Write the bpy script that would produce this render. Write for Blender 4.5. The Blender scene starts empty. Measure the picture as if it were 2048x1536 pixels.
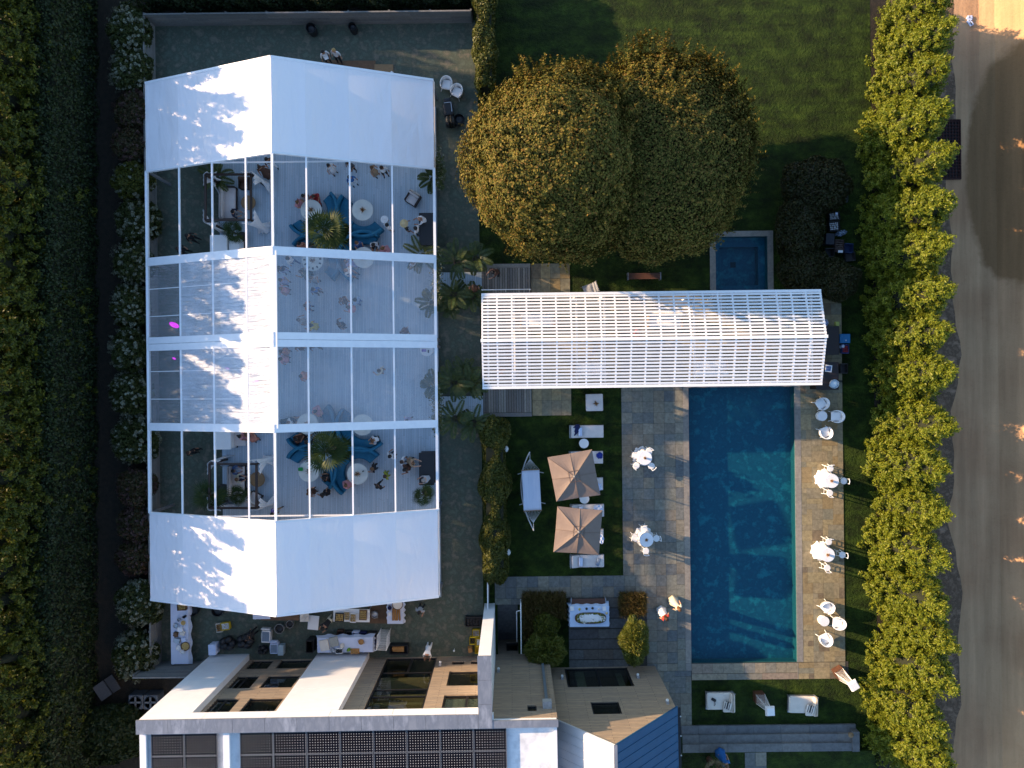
import bpy, math, random
import numpy as np
from mathutils import Vector, Matrix
R = math.radians
C = bpy.context.scene.collection
scene = bpy.context.scene

# ------------------------------------------------------------------ camera, sky, sun, exposure
F, HC = 1428.0, 42.0            # focal length in photo pixels, camera height in metres
cam = bpy.data.cameras.new('camera')
cam.sensor_width = 36.0
cam.lens = F / 2048 * 36.0
cam.clip_end = 500
camo = bpy.data.objects.new('camera', cam)
camo.location = (0, 0, HC)
C.objects.link(camo)
scene.camera = camo

SUN_TAN = 0.255                 # low evening sun, about 14 degrees up, from the west-north-west
sdir = Vector((1.0, -0.30, 0)).normalized()
sun_dir = Vector((sdir.x, sdir.y, -SUN_TAN)).normalized()
world = bpy.data.worlds.new('World')
scene.world = world
world.use_nodes = True
wn = world.node_tree
sky = wn.nodes.new('ShaderNodeTexSky')
sky.sky_type = 'NISHITA'
sky.sun_disc = False
sky.sun_elevation = math.atan(SUN_TAN)
sky.sun_rotation = math.atan2(-sun_dir.x, -sun_dir.y)
sky.air_density = 1.0
sky.dust_density = 0.5
sky.ozone_density = 2.0
bg = wn.nodes['Background']
bg.inputs['Strength'].default_value = 0.15
wn.links.new(sky.outputs[0], bg.inputs[0])
sl = bpy.data.lights.new('sun', 'SUN')
sl.energy = 5.0
sl.angle = R(0.6)
sl.color = (1.0, 0.70, 0.42)
so = bpy.data.objects.new('sun', sl)
so.rotation_euler = sun_dir.to_track_quat('-Z', 'Y').to_euler()
so.location = (-40, 12, 20)
C.objects.link(so)
scene.view_settings.view_transform = 'Standard'
scene.view_settings.look = 'None'
scene.view_settings.exposure = 1.45
scene.view_settings.gamma = 1.0
scene.cycles.max_bounces = 8
scene.cycles.transparent_max_bounces = 24
scene.cycles.caustics_reflective = False
scene.cycles.caustics_refractive = False

# ------------------------------------------------------------------ helpers
def P(px, py, z=0.0):
    k = (HC - z) / F
    return Vector(((px - 1024) * k, (768 - py) * k, z))
ROT = 0.011
def Q(u, v, z=0.0, zm=0.0):     # plan coordinates squared up with the garden (it lies about 0.6 degrees askew)
    p = P(u + ROT * (v - 768), v - ROT * (u - 1024), zm)
    return Vector((p.x, p.y, z))

class MB:
    def __init__(s): s.v = []; s.f = []; s.m = []
    def add(s, vs, fs, mi=0):
        b = len(s.v)
        s.v += [tuple(x) for x in vs]
        s.f += [tuple(b + i for i in q) for q in fs]
        s.m += [mi] * len(fs)
        return s
    def box(s, c, d, rz=0.0, mi=0, top=1.0):
        x, y, z = d[0] / 2, d[1] / 2, d[2] / 2
        ca, sa = math.cos(rz), math.sin(rz)
        vs = []
        for k, q in ((-z, 1.0), (z, top)):
            for i, j in ((-x, -y), (x, -y), (x, y), (-x, y)):
                i *= q; j *= q
                vs.append((c[0] + i * ca - j * sa, c[1] + i * sa + j * ca, c[2] + k))
        return s.add(vs, [(3, 2, 1, 0), (4, 5, 6, 7), (0, 1, 5, 4), (1, 2, 6, 5), (2, 3, 7, 6), (3, 0, 4, 7)], mi)
    def beam(s, a, b, w, h, mi=0, up=(0, 0, 1)):
        a = Vector(a); b = Vector(b); d = (b - a).normalized(); u = Vector(up)
        if abs(d.dot(u)) > .99: u = Vector((0, 1, 0))
        r = d.cross(u).normalized(); u = r.cross(d)
        vs = []
        for p in (a, b):
            for i, j in ((-1, -1), (1, -1), (1, 1), (-1, 1)):
                vs.append(p + r * (i * w / 2) + u * (j * h / 2))
        return s.add(vs, [(0, 1, 2, 3), (7, 6, 5, 4), (4, 5, 1, 0), (5, 6, 2, 1), (6, 7, 3, 2), (7, 4, 0, 3)], mi)
    def tube(s, pts, r, n=6, mi=0, r1=None):
        pts = [Vector(p) for p in pts]; N = len(pts); vs = []
        for i, p in enumerate(pts):
            d = (pts[min(i + 1, N - 1)] - pts[max(i - 1, 0)]).normalized()
            u = Vector((0, 0, 1)) if abs(d.z) < .95 else Vector((0, 1, 0))
            a = d.cross(u).normalized(); b = d.cross(a)
            rr = r if r1 is None else r + (r1 - r) * i / (N - 1)
            for k in range(n):
                t = 2 * math.pi * k / n
                vs.append(p + a * (math.cos(t) * rr) + b * (math.sin(t) * rr))
        fs = [(i * n + k, i * n + (k + 1) % n, (i + 1) * n + (k + 1) % n, (i + 1) * n + k) for i in range(N - 1) for k in range(n)]
        fs += [tuple(range(n - 1, -1, -1)), tuple((N - 1) * n + k for k in range(n))]
        return s.add(vs, fs, mi)
    def lathe(s, prof, c=(0, 0, 0), n=20, mi=0, ripple=0.0, nr=8):
        vs = []; fs = []; N = len(prof)
        for i, (r, z) in enumerate(prof):
            for k in range(n):
                t = 2 * math.pi * k / n
                rr = r * (1 + ripple * (i / (N - 1)) * math.sin(nr * t + i))
                vs.append((c[0] + rr * math.cos(t), c[1] + rr * math.sin(t), c[2] + z))
        for i in range(N - 1):
            for k in range(n):
                fs.append((i * n + k, i * n + (k + 1) % n, (i + 1) * n + (k + 1) % n, (i + 1) * n + k))
        fs += [tuple(range(n - 1, -1, -1)), tuple((N - 1) * n + k for k in range(n))]
        return s.add(vs, fs, mi)
    def prism(s, poly, z0, z1, mi=0):
        n = len(poly)
        vs = [(p[0], p[1], z0) for p in poly] + [(p[0], p[1], z1) for p in poly]
        fs = [tuple(range(n - 1, -1, -1)), tuple(range(n, 2 * n))] + [(i, (i + 1) % n, n + (i + 1) % n, n + i) for i in range(n)]
        return s.add(vs, fs, mi)
    def pill(s, c, d, r=0.05, rz=0.0, mi=0, puff=0.0, tilt=0.0):
        hx, hy, hz = d[0] / 2, d[1] / 2, d[2] / 2
        r = min(r, hx * .99, hy * .99, hz * .99)
        def ax(h): return [-h, -h + r * .3, -h + r, -h * .3, h * .3, h - r, h - r * .3, h]
        A = (ax(hx), ax(hy), ax(hz)); n = 8; idx = {}; vs = []; fs = []
        rm = Matrix.Rotation(rz, 3, 'Z') @ Matrix.Rotation(tilt, 3, 'Y')
        def vid(i, j, k):
            if (i, j, k) in idx: return idx[(i, j, k)]
            p = Vector((A[0][i], A[1][j], A[2][k]))
            q = Vector((max(-hx + r, min(hx - r, p.x)), max(-hy + r, min(hy - r, p.y)), max(-hz + r, min(hz - r, p.z))))
            e = p - q
            if e.length > 1e-6: p = q + e.normalized() * r
            if puff and k in (0, 7): p.z += (1 if k else -1) * puff * (1 - (p.x / hx) ** 2) * (1 - (p.y / hy) ** 2)
            p = rm @ p
            idx[(i, j, k)] = len(vs); vs.append((c[0] + p.x, c[1] + p.y, c[2] + p.z))
            return idx[(i, j, k)]
        for a in range(n - 1):
            for b in range(n - 1):
                fs.append((vid(a, b, 7), vid(a + 1, b, 7), vid(a + 1, b + 1, 7), vid(a, b + 1, 7)))
                fs.append((vid(a, b, 0), vid(a, b + 1, 0), vid(a + 1, b + 1, 0), vid(a + 1, b, 0)))
                fs.append((vid(a, 0, b), vid(a + 1, 0, b), vid(a + 1, 0, b + 1), vid(a, 0, b + 1)))
                fs.append((vid(a, 7, b), vid(a, 7, b + 1), vid(a + 1, 7, b + 1), vid(a + 1, 7, b)))
                fs.append((vid(0, a, b), vid(0, a, b + 1), vid(0, a + 1, b + 1), vid(0, a + 1, b)))
                fs.append((vid(7, a, b), vid(7, a + 1, b), vid(7, a + 1, b + 1), vid(7, a, b + 1)))
        return s.add(vs, fs, mi)
    def ball(s, c, r, n=12, m=8, mi=0):
        if not isinstance(r, (tuple, list)): r = (r, r, r)
        vs = []; fs = []
        for i in range(m + 1):
            ph = math.pi * i / m
            for k in range(n):
                t = 2 * math.pi * k / n
                vs.append((c[0] + r[0] * math.sin(ph) * math.cos(t), c[1] + r[1] * math.sin(ph) * math.sin(t), c[2] - r[2] * math.cos(ph)))
        for i in range(m):
            for k in range(n): fs.append((i * n + k, i * n + (k + 1) % n, (i + 1) * n + (k + 1) % n, (i + 1) * n + k))
        return s.add(vs, fs, mi)
    def arc(s, c, r0, r1, a0, a1, z0, z1, n=14, mi=0):
        vs = []; fs = []
        for i in range(n + 1):
            t = a0 + (a1 - a0) * i / n
            for r, z in ((r0, z0), (r1, z0), (r1, z1), (r0, z1)):
                vs.append((c[0] + r * math.cos(t), c[1] + r * math.sin(t), z))
        for i in range(n):
            for k in range(4): fs.append((i * 4 + k, i * 4 + (k + 1) % 4, i * 4 + 4 + (k + 1) % 4, i * 4 + 4 + k))
        fs += [(0, 3, 2, 1), (n * 4, n * 4 + 1, n * 4 + 2, n * 4 + 3)]
        return s.add(vs, fs, mi)
    def quad(s, a, b, c, d, mi=0): return s.add([a, b, c, d], [(0, 1, 2, 3)], mi)
    def grid(s, fn, nu, nv, mi=0):
        vs = [fn(i / nu, j / nv) for j in range(nv + 1) for i in range(nu + 1)]
        return s.add(vs, [(j * (nu + 1) + i, j * (nu + 1) + i + 1, (j + 1) * (nu + 1) + i + 1, (j + 1) * (nu + 1) + i) for j in range(nv) for i in range(nu)], mi)
    def build(s, name, mats, parent=None, smooth=False, loc=None, rz=None):
        me = bpy.data.meshes.new(name)
        me.from_pydata(s.v, [], s.f)
        if not isinstance(mats, (list, tuple)): mats = [mats]
        for m in mats: me.materials.append(m)
        if len(mats) > 1: me.polygons.foreach_set('material_index', s.m)
        if smooth: me.polygons.foreach_set('use_smooth', [True] * len(s.f))
        me.update()
        return link(name, me, parent, loc, rz)

def link(name, me, parent=None, loc=None, rz=None):
    o = bpy.data.objects.new(name, me)
    C.objects.link(o)
    if parent is not None: o.parent = parent
    if loc is not None: o.location = loc
    if rz is not None: o.rotation_euler = (0, 0, rz)
    return o
def tag(o, label=None, cat=None, group=None, kind=None):
    if label: o['label'] = label
    if cat: o['category'] = cat
    if group: o['group'] = group
    if kind: o['kind'] = kind
    return o
def thing(name, label, cat, loc=(0, 0, 0), rz=0.0, group=None):
    o = bpy.data.objects.new(name, None)
    o.empty_display_size = .2
    C.objects.link(o)
    o.location = loc
    o.rotation_euler = (0, 0, rz)
    return tag(o, label, cat, group)
def struct(o): o['kind'] = 'structure'; return o
def copy_tree(o, parent=None):
    c = o.copy(); C.objects.link(c)
    if parent is not None: c.parent = parent
    for ch in list(o.children): copy_tree(ch, c)
    return c
def clone(o, loc, rz=0.0, label=None, sc=None, group=None):
    c = copy_tree(o)
    c.location = loc; c.rotation_euler = (0, 0, rz)
    if sc is not None: c.scale = (sc, sc, sc) if not isinstance(sc, (tuple, list)) else sc
    if label: c['label'] = label
    if group: c['group'] = group
    return c

# ------------------------------------------------------------------ materials
def base_mat(name):
    m = bpy.data.materials.new(name); m.use_nodes = True
    return m, m.node_tree.nodes, m.node_tree.links, m.node_tree.nodes['Principled BSDF']
def ramp(N, cols, const=False):
    r = N.new('ShaderNodeValToRGB')
    r.color_ramp.interpolation = 'CONSTANT' if const else 'LINEAR'
    e = r.color_ramp.elements
    while len(e) < len(cols): e.new(0.5)
    for i, c in enumerate(cols):
        e[i].position = i / len(cols) if const else i / max(1, len(cols) - 1)
        e[i].color = (c[0], c[1], c[2], 1)
    return r
def mat(name, c, rough=.6, c2=None, scale=4.0, detail=6, bump=0.0, bscale=30.0, metal=0.0, spec=.4, stretch=(1, 1, 1), lo=.35, hi=.65, coat=0.0):
    m, N, L, b = base_mat(name)
    b.inputs['Roughness'].default_value = rough
    b.inputs['Metallic'].default_value = metal
    b.inputs['Specular IOR Level'].default_value = spec
    if coat: b.inputs['Coat Weight'].default_value = coat
    tc = N.new('ShaderNodeTexCoord'); mp = N.new('ShaderNodeMapping')
    mp.inputs['Scale'].default_value = stretch
    L.new(tc.outputs['Object'], mp.inputs[0])
    if c2 is None: c2 = tuple(x * .82 for x in c)
    cols = c2 if isinstance(c2, list) else [c2]
    n = N.new('ShaderNodeTexNoise'); n.inputs['Scale'].default_value = scale; n.inputs['Detail'].default_value = detail
    n.inputs['Roughness'].default_value = .65
    L.new(mp.outputs[0], n.inputs['Vector'])
    mr = N.new('ShaderNodeMapRange'); mr.inputs[1].default_value = lo; mr.inputs[2].default_value = hi
    L.new(n.outputs[0], mr.inputs[0])
    r = ramp(N, [c] + cols); L.new(mr.outputs[0], r.inputs[0]); L.new(r.outputs[0], b.inputs['Base Color'])
    if bump:
        n2 = N.new('ShaderNodeTexNoise'); n2.inputs['Scale'].default_value = bscale; n2.inputs['Detail'].default_value = 4
        L.new(mp.outputs[0], n2.inputs['Vector'])
        bp = N.new('ShaderNodeBump'); bp.inputs['Strength'].default_value = 1.0; bp.inputs['Distance'].default_value = bump
        L.new(n2.outputs[0], bp.inputs['Height']); L.new(bp.outputs[0], b.inputs['Normal'])
    return m
def islandmat(name, cols, rough=.7, nscale=6.0, namt=.35, bump=0.004, bscale=25, stretch=(1, 1, 1), spec=.35):
    m, N, L, b = base_mat(name)
    b.inputs['Roughness'].default_value = rough; b.inputs['Specular IOR Level'].default_value = spec
    g = N.new('ShaderNodeNewGeometry'); r = ramp(N, cols, True)
    L.new(g.outputs['Random Per Island'], r.inputs[0])
    tc = N.new('ShaderNodeTexCoord'); mp = N.new('ShaderNodeMapping'); mp.inputs['Scale'].default_value = stretch
    L.new(tc.outputs['Object'], mp.inputs[0])
    n = N.new('ShaderNodeTexNoise'); n.inputs['Scale'].default_value = nscale; n.inputs['Detail'].default_value = 7; n.inputs['Roughness'].default_value = .7
    L.new(mp.outputs[0], n.inputs['Vector'])
    mr = N.new('ShaderNodeMapRange'); mr.inputs[1].default_value = .3; mr.inputs[2].default_value = .7
    mr.inputs[3].default_value = 1 - namt; mr.inputs[4].default_value = 1 + namt * .5
    L.new(n.outputs[0], mr.inputs[0])
    mx = N.new('ShaderNodeMix'); mx.data_type = 'RGBA'; mx.blend_type = 'MULTIPLY'; mx.inputs[0].default_value = 1
    L.new(r.outputs[0], mx.inputs[6]); L.new(mr.outputs[0], mx.inputs[7]); L.new(mx.outputs[2], b.inputs['Base Color'])
    if bump:
        bp = N.new('ShaderNodeBump'); bp.inputs['Distance'].default_value = bump
        n2 = N.new('ShaderNodeTexNoise'); n2.inputs['Scale'].default_value = bscale; n2.inputs['Detail'].default_value = 4
        L.new(mp.outputs[0], n2.inputs['Vector']); L.new(n2.outputs[0], bp.inputs['Height']); L.new(bp.outputs[0], b.inputs['Normal'])
    return m
def leafmat(name, cols, trans=.35, rough=.5, spec=.25):
    m, N, L, b = base_mat(name)
    b.inputs['Roughness'].default_value = rough; b.inputs['Specular IOR Level'].default_value = spec
    g = N.new('ShaderNodeNewGeometry'); r = ramp(N, cols)
    L.new(g.outputs['Random Per Island'], r.inputs[0]); L.new(r.outputs[0], b.inputs['Base Color'])
    t = N.new('ShaderNodeBsdfTranslucent'); L.new(r.outputs[0], t.inputs[0])
    mx = N.new('ShaderNodeMixShader'); mx.inputs[0].default_value = trans
    L.new(b.outputs[0], mx.inputs[1]); L.new(t.outputs[0], mx.inputs[2])
    L.new(mx.outputs[0], N['Material Output'].inputs[0])
    return m
def fresnel(N, L, ior):
    # the same reflectance whichever side of a thin sheet or of the water the light comes from
    g = N.new('ShaderNodeNewGeometry'); mr = N.new('ShaderNodeMapRange'); mr.inputs[3].default_value = ior; mr.inputs[4].default_value = 1 / ior
    f = N.new('ShaderNodeFresnel'); L.new(g.outputs['Backfacing'], mr.inputs[0]); L.new(mr.outputs[0], f.inputs[0])
    return f
_cc = {}
def col(r, g, b, rough=.6, metal=0.0):
    k = (r, g, b, rough, metal)
    if k not in _cc: _cc[k] = mat('paint_%d' % len(_cc), (r, g, b), rough, tuple(x * .8 for x in (r, g, b)), 9.0, metal=metal)
    return _cc[k]
# ------------------------------------------------------------------ ground, lawns, paving, pool
def rects_minus(r, holes):
    xs = sorted({r[0], r[2], *[min(max(h[i], r[0]), r[2]) for h in holes for i in (0, 2)]})
    ys = sorted({r[1], r[3], *[min(max(h[i], r[1]), r[3]) for h in holes for i in (1, 3)]})
    out = []
    for a, b in zip(xs, xs[1:]):
        for c, d in zip(ys, ys[1:]):
            mx, my = (a + b) / 2, (c + d) / 2
            if not any(h[0] < mx < h[2] and h[1] < my < h[3] for h in holes): out.append((a, c, b, d))
    return out
def sheet(name, rects, z, m, holes=(), thick=0.0):
    b = MB(); done = []
    for r in rects:
        hs = list(holes) + done; done.append(r)
        for q in rects_minus(r, hs):
            cs = [Q(q[0], q[3], z), Q(q[2], q[3], z), Q(q[2], q[1], z), Q(q[0], q[1], z)]
            if thick: b.prism([(c.x, c.y) for c in cs], z - thick, z)
            else: b.quad(*cs)
    return struct(b.build(name, m))
POOL = (1376, 779, 1588, 1329.5)
SPA = (1433.5, 478, 1537.5, 592)
WELL = (990, 1209, 1031, 1314)
HOLES = [POOL, SPA, WELL]

def lawn_mat(name, ca, cb, cc):
    m, N, L, b = base_mat(name)
    b.inputs['Roughness'].default_value = .75; b.inputs['Specular IOR Level'].default_value = .15
    tc = N.new('ShaderNodeTexCoord')
    n = N.new('ShaderNodeTexNoise'); n.inputs['Scale'].default_value = 1.1; n.inputs['Detail'].default_value = 9; n.inputs['Roughness'].default_value = .75
    L.new(tc.outputs['Object'], n.inputs['Vector'])
    mr = N.new('ShaderNodeMapRange'); mr.inputs[1].default_value = .38; mr.inputs[2].default_value = .62; L.new(n.outputs[0], mr.inputs[0])
    r = ramp(N, [ca, cb, cc]); L.new(mr.outputs[0], r.inputs[0])
    mp = N.new('ShaderNodeMapping'); mp.inputs['Scale'].default_value = (.12, 1.5, 1); L.new(tc.outputs['Object'], mp.inputs[0])
    n3 = N.new('ShaderNodeTexNoise'); n3.inputs['Scale'].default_value = 1.3; n3.inputs['Detail'].default_value = 6; L.new(mp.outputs[0], n3.inputs['Vector'])
    m3 = N.new('ShaderNodeMapRange'); m3.inputs[1].default_value = .3; m3.inputs[2].default_value = .7; m3.inputs[3].default_value = .6; m3.inputs[4].default_value = 1.35; L.new(n3.outputs[0], m3.inputs[0])
    mm = N.new('ShaderNodeMix'); mm.data_type = 'RGBA'; mm.blend_type = 'MULTIPLY'; mm.inputs[0].default_value = 1; L.new(r.outputs[0], mm.inputs[6]); L.new(m3.outputs[0], mm.inputs[7])
    L.new(mm.outputs[2], b.inputs['Base Color'])
    n2 = N.new('ShaderNodeTexNoise'); n2.inputs['Scale'].default_value = 6; n2.inputs['Detail'].default_value = 6; n2.inputs['Roughness'].default_value = .7
    L.new(tc.outputs['Object'], n2.inputs['Vector'])
    bp = N.new('ShaderNodeBump'); bp.inputs['Strength'].default_value = 1; bp.inputs['Distance'].default_value = .20
    L.new(n2.outputs[0], bp.inputs['Height']); L.new(bp.outputs[0], b.inputs['Normal'])
    return m
m_lawn = lawn_mat('lawn', (.007, .015, .002), (.016, .033, .003), (.032, .056, .006))
m_turf = mat('turf', (.095, .118, .09), .85, [(.058, .075, .056), (.14, .13, .10)], 2.2, 10, bump=.02, bscale=30)
m_soil = mat('soil', (.03, .022, .014), .9, (.012, .01, .007), 4, 8, bump=.04, bscale=15)
m_joint = mat('joint', (.05, .047, .042), .9)

sheet('ground', [(-9000, -9000, 11000, 10000)], 0, m_soil, HOLES)
sheet('lawn', [(955, -700, 1748, 2600)], .006, m_lawn, HOLES)
sheet('service_yard_ground', [(317, 40, 962, 1330)], .012, m_turf)

# dirt road beyond the hedge: tamped dust, greyer worn areas, tyre lines
def road_mat():
    m, N, L, b = base_mat('dirt_road')
    b.inputs['Roughness'].default_value = .9; b.inputs['Specular IOR Level'].default_value = .15
    tc = N.new('ShaderNodeTexCoord')
    def noise(sc, det, st=(1, 1, 1)):
        mp = N.new('ShaderNodeMapping'); mp.inputs['Scale'].default_value = st; L.new(tc.outputs['Object'], mp.inputs[0])
        n = N.new('ShaderNodeTexNoise'); n.inputs['Scale'].default_value = sc; n.inputs['Detail'].default_value = det; n.inputs['Roughness'].default_value = .6
        L.new(mp.outputs[0], n.inputs['Vector']); return n
    f = noise(5, 13); f.inputs['Roughness'].default_value = .72; f.inputs['Distortion'].default_value = .3
    w = noise(.9, 8); big = noise(.16, 4)
    def lump(cx, cy, rx, ry):                       # an ellipse of damp soil with a ragged edge
        sb = N.new('ShaderNodeVectorMath'); sb.operation = 'SUBTRACT'; sb.inputs[1].default_value = (cx, cy, 0); L.new(tc.outputs['Object'], sb.inputs[0])
        dv = N.new('ShaderNodeVectorMath'); dv.operation = 'MULTIPLY'; dv.inputs[1].default_value = (1 / rx, 1 / ry, 0); L.new(sb.outputs[0], dv.inputs[0])
        ln = N.new('ShaderNodeVectorMath'); ln.operation = 'LENGTH'; L.new(dv.outputs[0], ln.inputs[0])
        ad = N.new('ShaderNodeMath'); ad.operation = 'MULTIPLY_ADD'; ad.inputs[1].default_value = .28; L.new(w.outputs[0], ad.inputs[0]); L.new(ln.outputs['Value'], ad.inputs[2])
        m_ = N.new('ShaderNodeMapRange'); m_.inputs[1].default_value = 1.19; m_.inputs[2].default_value = 1.09; L.new(ad.outputs[0], m_.inputs[0]); return m_
    d1 = lump(29.6, 12.6, 2.9, 7.0)
    r1 = ramp(N, [(.16, .09, .042), (.26, .145, .068), (.2, .115, .054)]); L.new(f.outputs[0], r1.inputs[0])
    r2 = ramp(N, [(.38, .215, .11), (.53, .32, .175), (.44, .26, .14)]); L.new(f.outputs[0], r2.inputs[0])
    r3 = ramp(N, [(.30, .165, .085), (.44, .245, .13), (.35, .195, .105)]); L.new(f.outputs[0], r3.inputs[0])
    bm_ = N.new('ShaderNodeMapRange'); bm_.inputs[1].default_value = .4; bm_.inputs[2].default_value = .6; L.new(big.outputs[0], bm_.inputs[0])
    m23 = N.new('ShaderNodeMix'); m23.data_type = 'RGBA'; L.new(bm_.outputs[0], m23.inputs[0]); L.new(r2.outputs[0], m23.inputs[6]); L.new(r3.outputs[0], m23.inputs[7])
    mx = N.new('ShaderNodeMix'); mx.data_type = 'RGBA'; L.new(d1.outputs[0], mx.inputs[0]); L.new(m23.outputs[2], mx.inputs[6]); L.new(r1.outputs[0], mx.inputs[7])
    t = noise(1.9, 8, (1, .06, 1))
    mr2 = N.new('ShaderNodeMapRange'); mr2.inputs[1].default_value = .35; mr2.inputs[2].default_value = .7; mr2.inputs[3].default_value = .78; mr2.inputs[4].default_value = 1.1
    L.new(t.outputs[0], mr2.inputs[0])
    mx2 = N.new('ShaderNodeMix'); mx2.data_type = 'RGBA'; mx2.blend_type = 'MULTIPLY'; mx2.inputs[0].default_value = 1
    L.new(mx.outputs[2], mx2.inputs[6]); L.new(mr2.outputs[0], mx2.inputs[7]); L.new(mx2.outputs[2], b.inputs['Base Color'])
    bp = N.new('ShaderNodeBump'); bp.inputs['Distance'].default_value = .03; L.new(f.outputs[0], bp.inputs['Height']); L.new(bp.outputs[0], b.inputs['Normal'])
    return m
m_road = road_mat()
def added_rise(u):
    t = min(1, max(0, (u - 1965) / 115.0)); return .012 + 2.3 * t * t * (3 - 2 * t)     # rise added so sun through the hedge gaps lights the road
b = MB(); rr = random.Random(3)
vv = [-2500 + k * 28 for k in range(240)]
us = [1908 + 9 * math.sin(v / 90) + 6 * math.sin(v / 37 + 1) + rr.uniform(-4, 4) for v in vv]
for i in range(len(vv) - 1):
    b.quad(Q(us[i + 1], vv[i + 1], .012), Q(1965, vv[i + 1], .012), Q(1965, vv[i], .012), Q(us[i], vv[i], .012))
    for u0, u1 in ((1965, 1990), (1990, 2015), (2015, 2045), (2045, 2080), (2080, 2200), (2200, 4200)):
        b.quad(Q(u0, vv[i + 1], added_rise(u0)), Q(u1, vv[i + 1], added_rise(u1)), Q(u1, vv[i], added_rise(u1)), Q(u0, vv[i], added_rise(u0)))
struct(b.build('dirt_road', m_road))
m_verge = mat('verge', (.24, .15, .095), .9, [(.11, .068, .04), (.33, .21, .135)], 1.6, 10, bump=.05, bscale=9)
sheet('road_verge', [(1790, -2500, 1940, 4200)], .008, m_verge)

# bluestone: every slab a face of the paving mesh
m_blue = islandmat('bluestone', [(.18, .17, .14), (.215, .20, .155), (.155, .156, .14), (.195, .17, .128), (.235, .213, .165), (.135, .138, .128), (.205, .184, .138), (.18, .178, .145), (.165, .148, .118), (.115, .124, .125)], .55, 5, .4, .006, 14)
m_warm = islandmat('bluestone_warm', [(.24, .195, .115), (.28, .225, .125), (.21, .18, .11), (.26, .215, .13), (.22, .19, .125), (.16, .125, .08), (.27, .22, .12), (.24, .18, .09), (.195, .18, .125)], .55, 5, .4, .006, 12)  # same stone; part of its tan is sunlight carried in the colours
m_cop = islandmat('coping', [(.23, .21, .18), (.26, .235, .2), (.21, .195, .175)], .6, 6, .3, .003)
def slabs(name, rects, z, m, gap=.22, base=True):
    b = MB()
    if base:
        a = (min(r[0] for r in rects), min(r[1] for r in rects), max(r[2] for r in rects), max(r[3] for r in rects))
    for r in rects:
        cs = [Q(r[0] + gap, r[3] - gap, z), Q(r[2] - gap, r[3] - gap, z), Q(r[2] - gap, r[1] + gap, z), Q(r[0] + gap, r[1] + gap, z)]
        b.prism([(c.x, c.y) for c in cs], z - .02, z)
    return struct(b.build(name, m))
def gridrects(u0, v0, u1, v1, du, dv):
    nu = max(1, round((u1 - u0) / du)); nv = max(1, round((v1 - v0) / dv))
    return [(u0 + (u1 - u0) * i / nu, v0 + (v1 - v0) * j / nv, u0 + (u1 - u0) * (i + 1) / nu, v0 + (v1 - v0) * (j + 1) / nv) for i in range(nu) for j in range(nv)]
rng = random.Random(7)
def ashlar(u0, v0, u1, v1, out=None, mn=9.5):
    # random ashlar on a coarse module
    mod = (u1 - u0) / max(1, round((u1 - u0) / 10.5)); nu = round((u1 - u0) / mod); nv = round((v1 - v0) / mod); mv = (v1 - v0) / nv
    occ = [[False] * nu for _ in range(nv)]; out = []
    for j in range(nv):
        for i in range(nu):
            if occ[j][i]: continue
            w, h = rng.choice([(1, 1), (2, 1), (1, 2), (2, 2), (3, 2), (2, 3), (2, 2), (3, 1), (2, 2)])
            while w > 1 and (i + w > nu or any(occ[j][i + k] for k in range(w))): w -= 1
            h = min(h, nv - j)
            for jj in range(j, j + h):
                for ii in range(i, i + w): occ[jj][ii] = True
            out.append((u0 + i * mod, v0 + j * mv, u0 + (i + w) * mod, v0 + (j + h) * mv))
    return out
PAVE = [(1242, 590, 1376, 1345), (1288, 1150, 1376, 1456), (985, 1153, 1290, 1197), (1376, 1329.5, 1690, 1364), (1588, 590, 1684, 1364),
        (1376, 590, 1433.5, 779), (1537.5, 590, 1588, 779), (1433.5, 592, 1537.5, 779), (1132, 1197, 1250, 1342), (985, 1197, 1050, 1209), (1064, 528, 1142, 832), (1142, 592, 1242, 768)]
sheet('paving_bed', PAVE, .016, m_joint, HOLES)
west = gridrects(1242, 590, 1349, 1153, 21.4, 21.3) + gridrects(1349, 590, 1365, 1345, 18, 21.3) + gridrects(1288, 1153, 1349, 1330, 20.4, 21.3) + ashlar(1288, 1345.3, 1376, 1456) + gridrects(1288, 1330.3, 1349, 1345, 20.4, 15)
slabs('west_patio', west, .034, m_blue)
slabs('pergola_paving', gridrects(1365, 592, 1684, 768, 21.3, 21.3) if False else gridrects(1365, 592, 1433, 768, 21, 21.3) + gridrects(1433.5, 594, 1537, 768, 21, 21.3) + gridrects(1538, 592, 1684, 768, 21, 21.3) + gridrects(1142, 592, 1242, 768, 20, 21.3), .034, m_warm)
slabs('stone_path', gridrects(985, 1153, 1288, 1197, 20.9, 22) + gridrects(985, 1197, 1050, 1209, 32, 12), .034, m_blue)
slabs('south_patio', gridrects(1377, 1331, 1588, 1351, 21.3, 20) + gridrects(1377, 1351.5, 1588, 1364, 62, 12) , .034, islandmat('bluestone_mix', [(.23, .20, .14), (.27, .23, .16), (.2, .185, .145), (.24, .19, .14), (.18, .18, .16), (.25, .215, .155)], .55, 5, .4, .006, 12))
slabs('east_patio', ashlar(1600, 772, 1684, 1330) + ashlar(1590, 1331, 1684, 1364), .034, m_warm, .16)
slabs('pavers', gridrects(1064, 528, 1142, 832, 19.5, 31), .05, m_warm)
cop = []
for v in range(12): cop.append((1365, 779 + v * 45.9, 1376.4, 779 + (v + 1) * 45.9)); cop.append((1587.6, 779 + v * 45.9, 1600, 779 + (v + 1) * 45.9))
cop += gridrects(1365, 769, 1600, 779.4, 62, 10) + [(1365, 1330.2, 1376.8, 1345), (1588.2, 1331.2, 1589.8, 1364)]
slabs('pool_coping', cop, .04, m_cop, .1)
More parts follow.
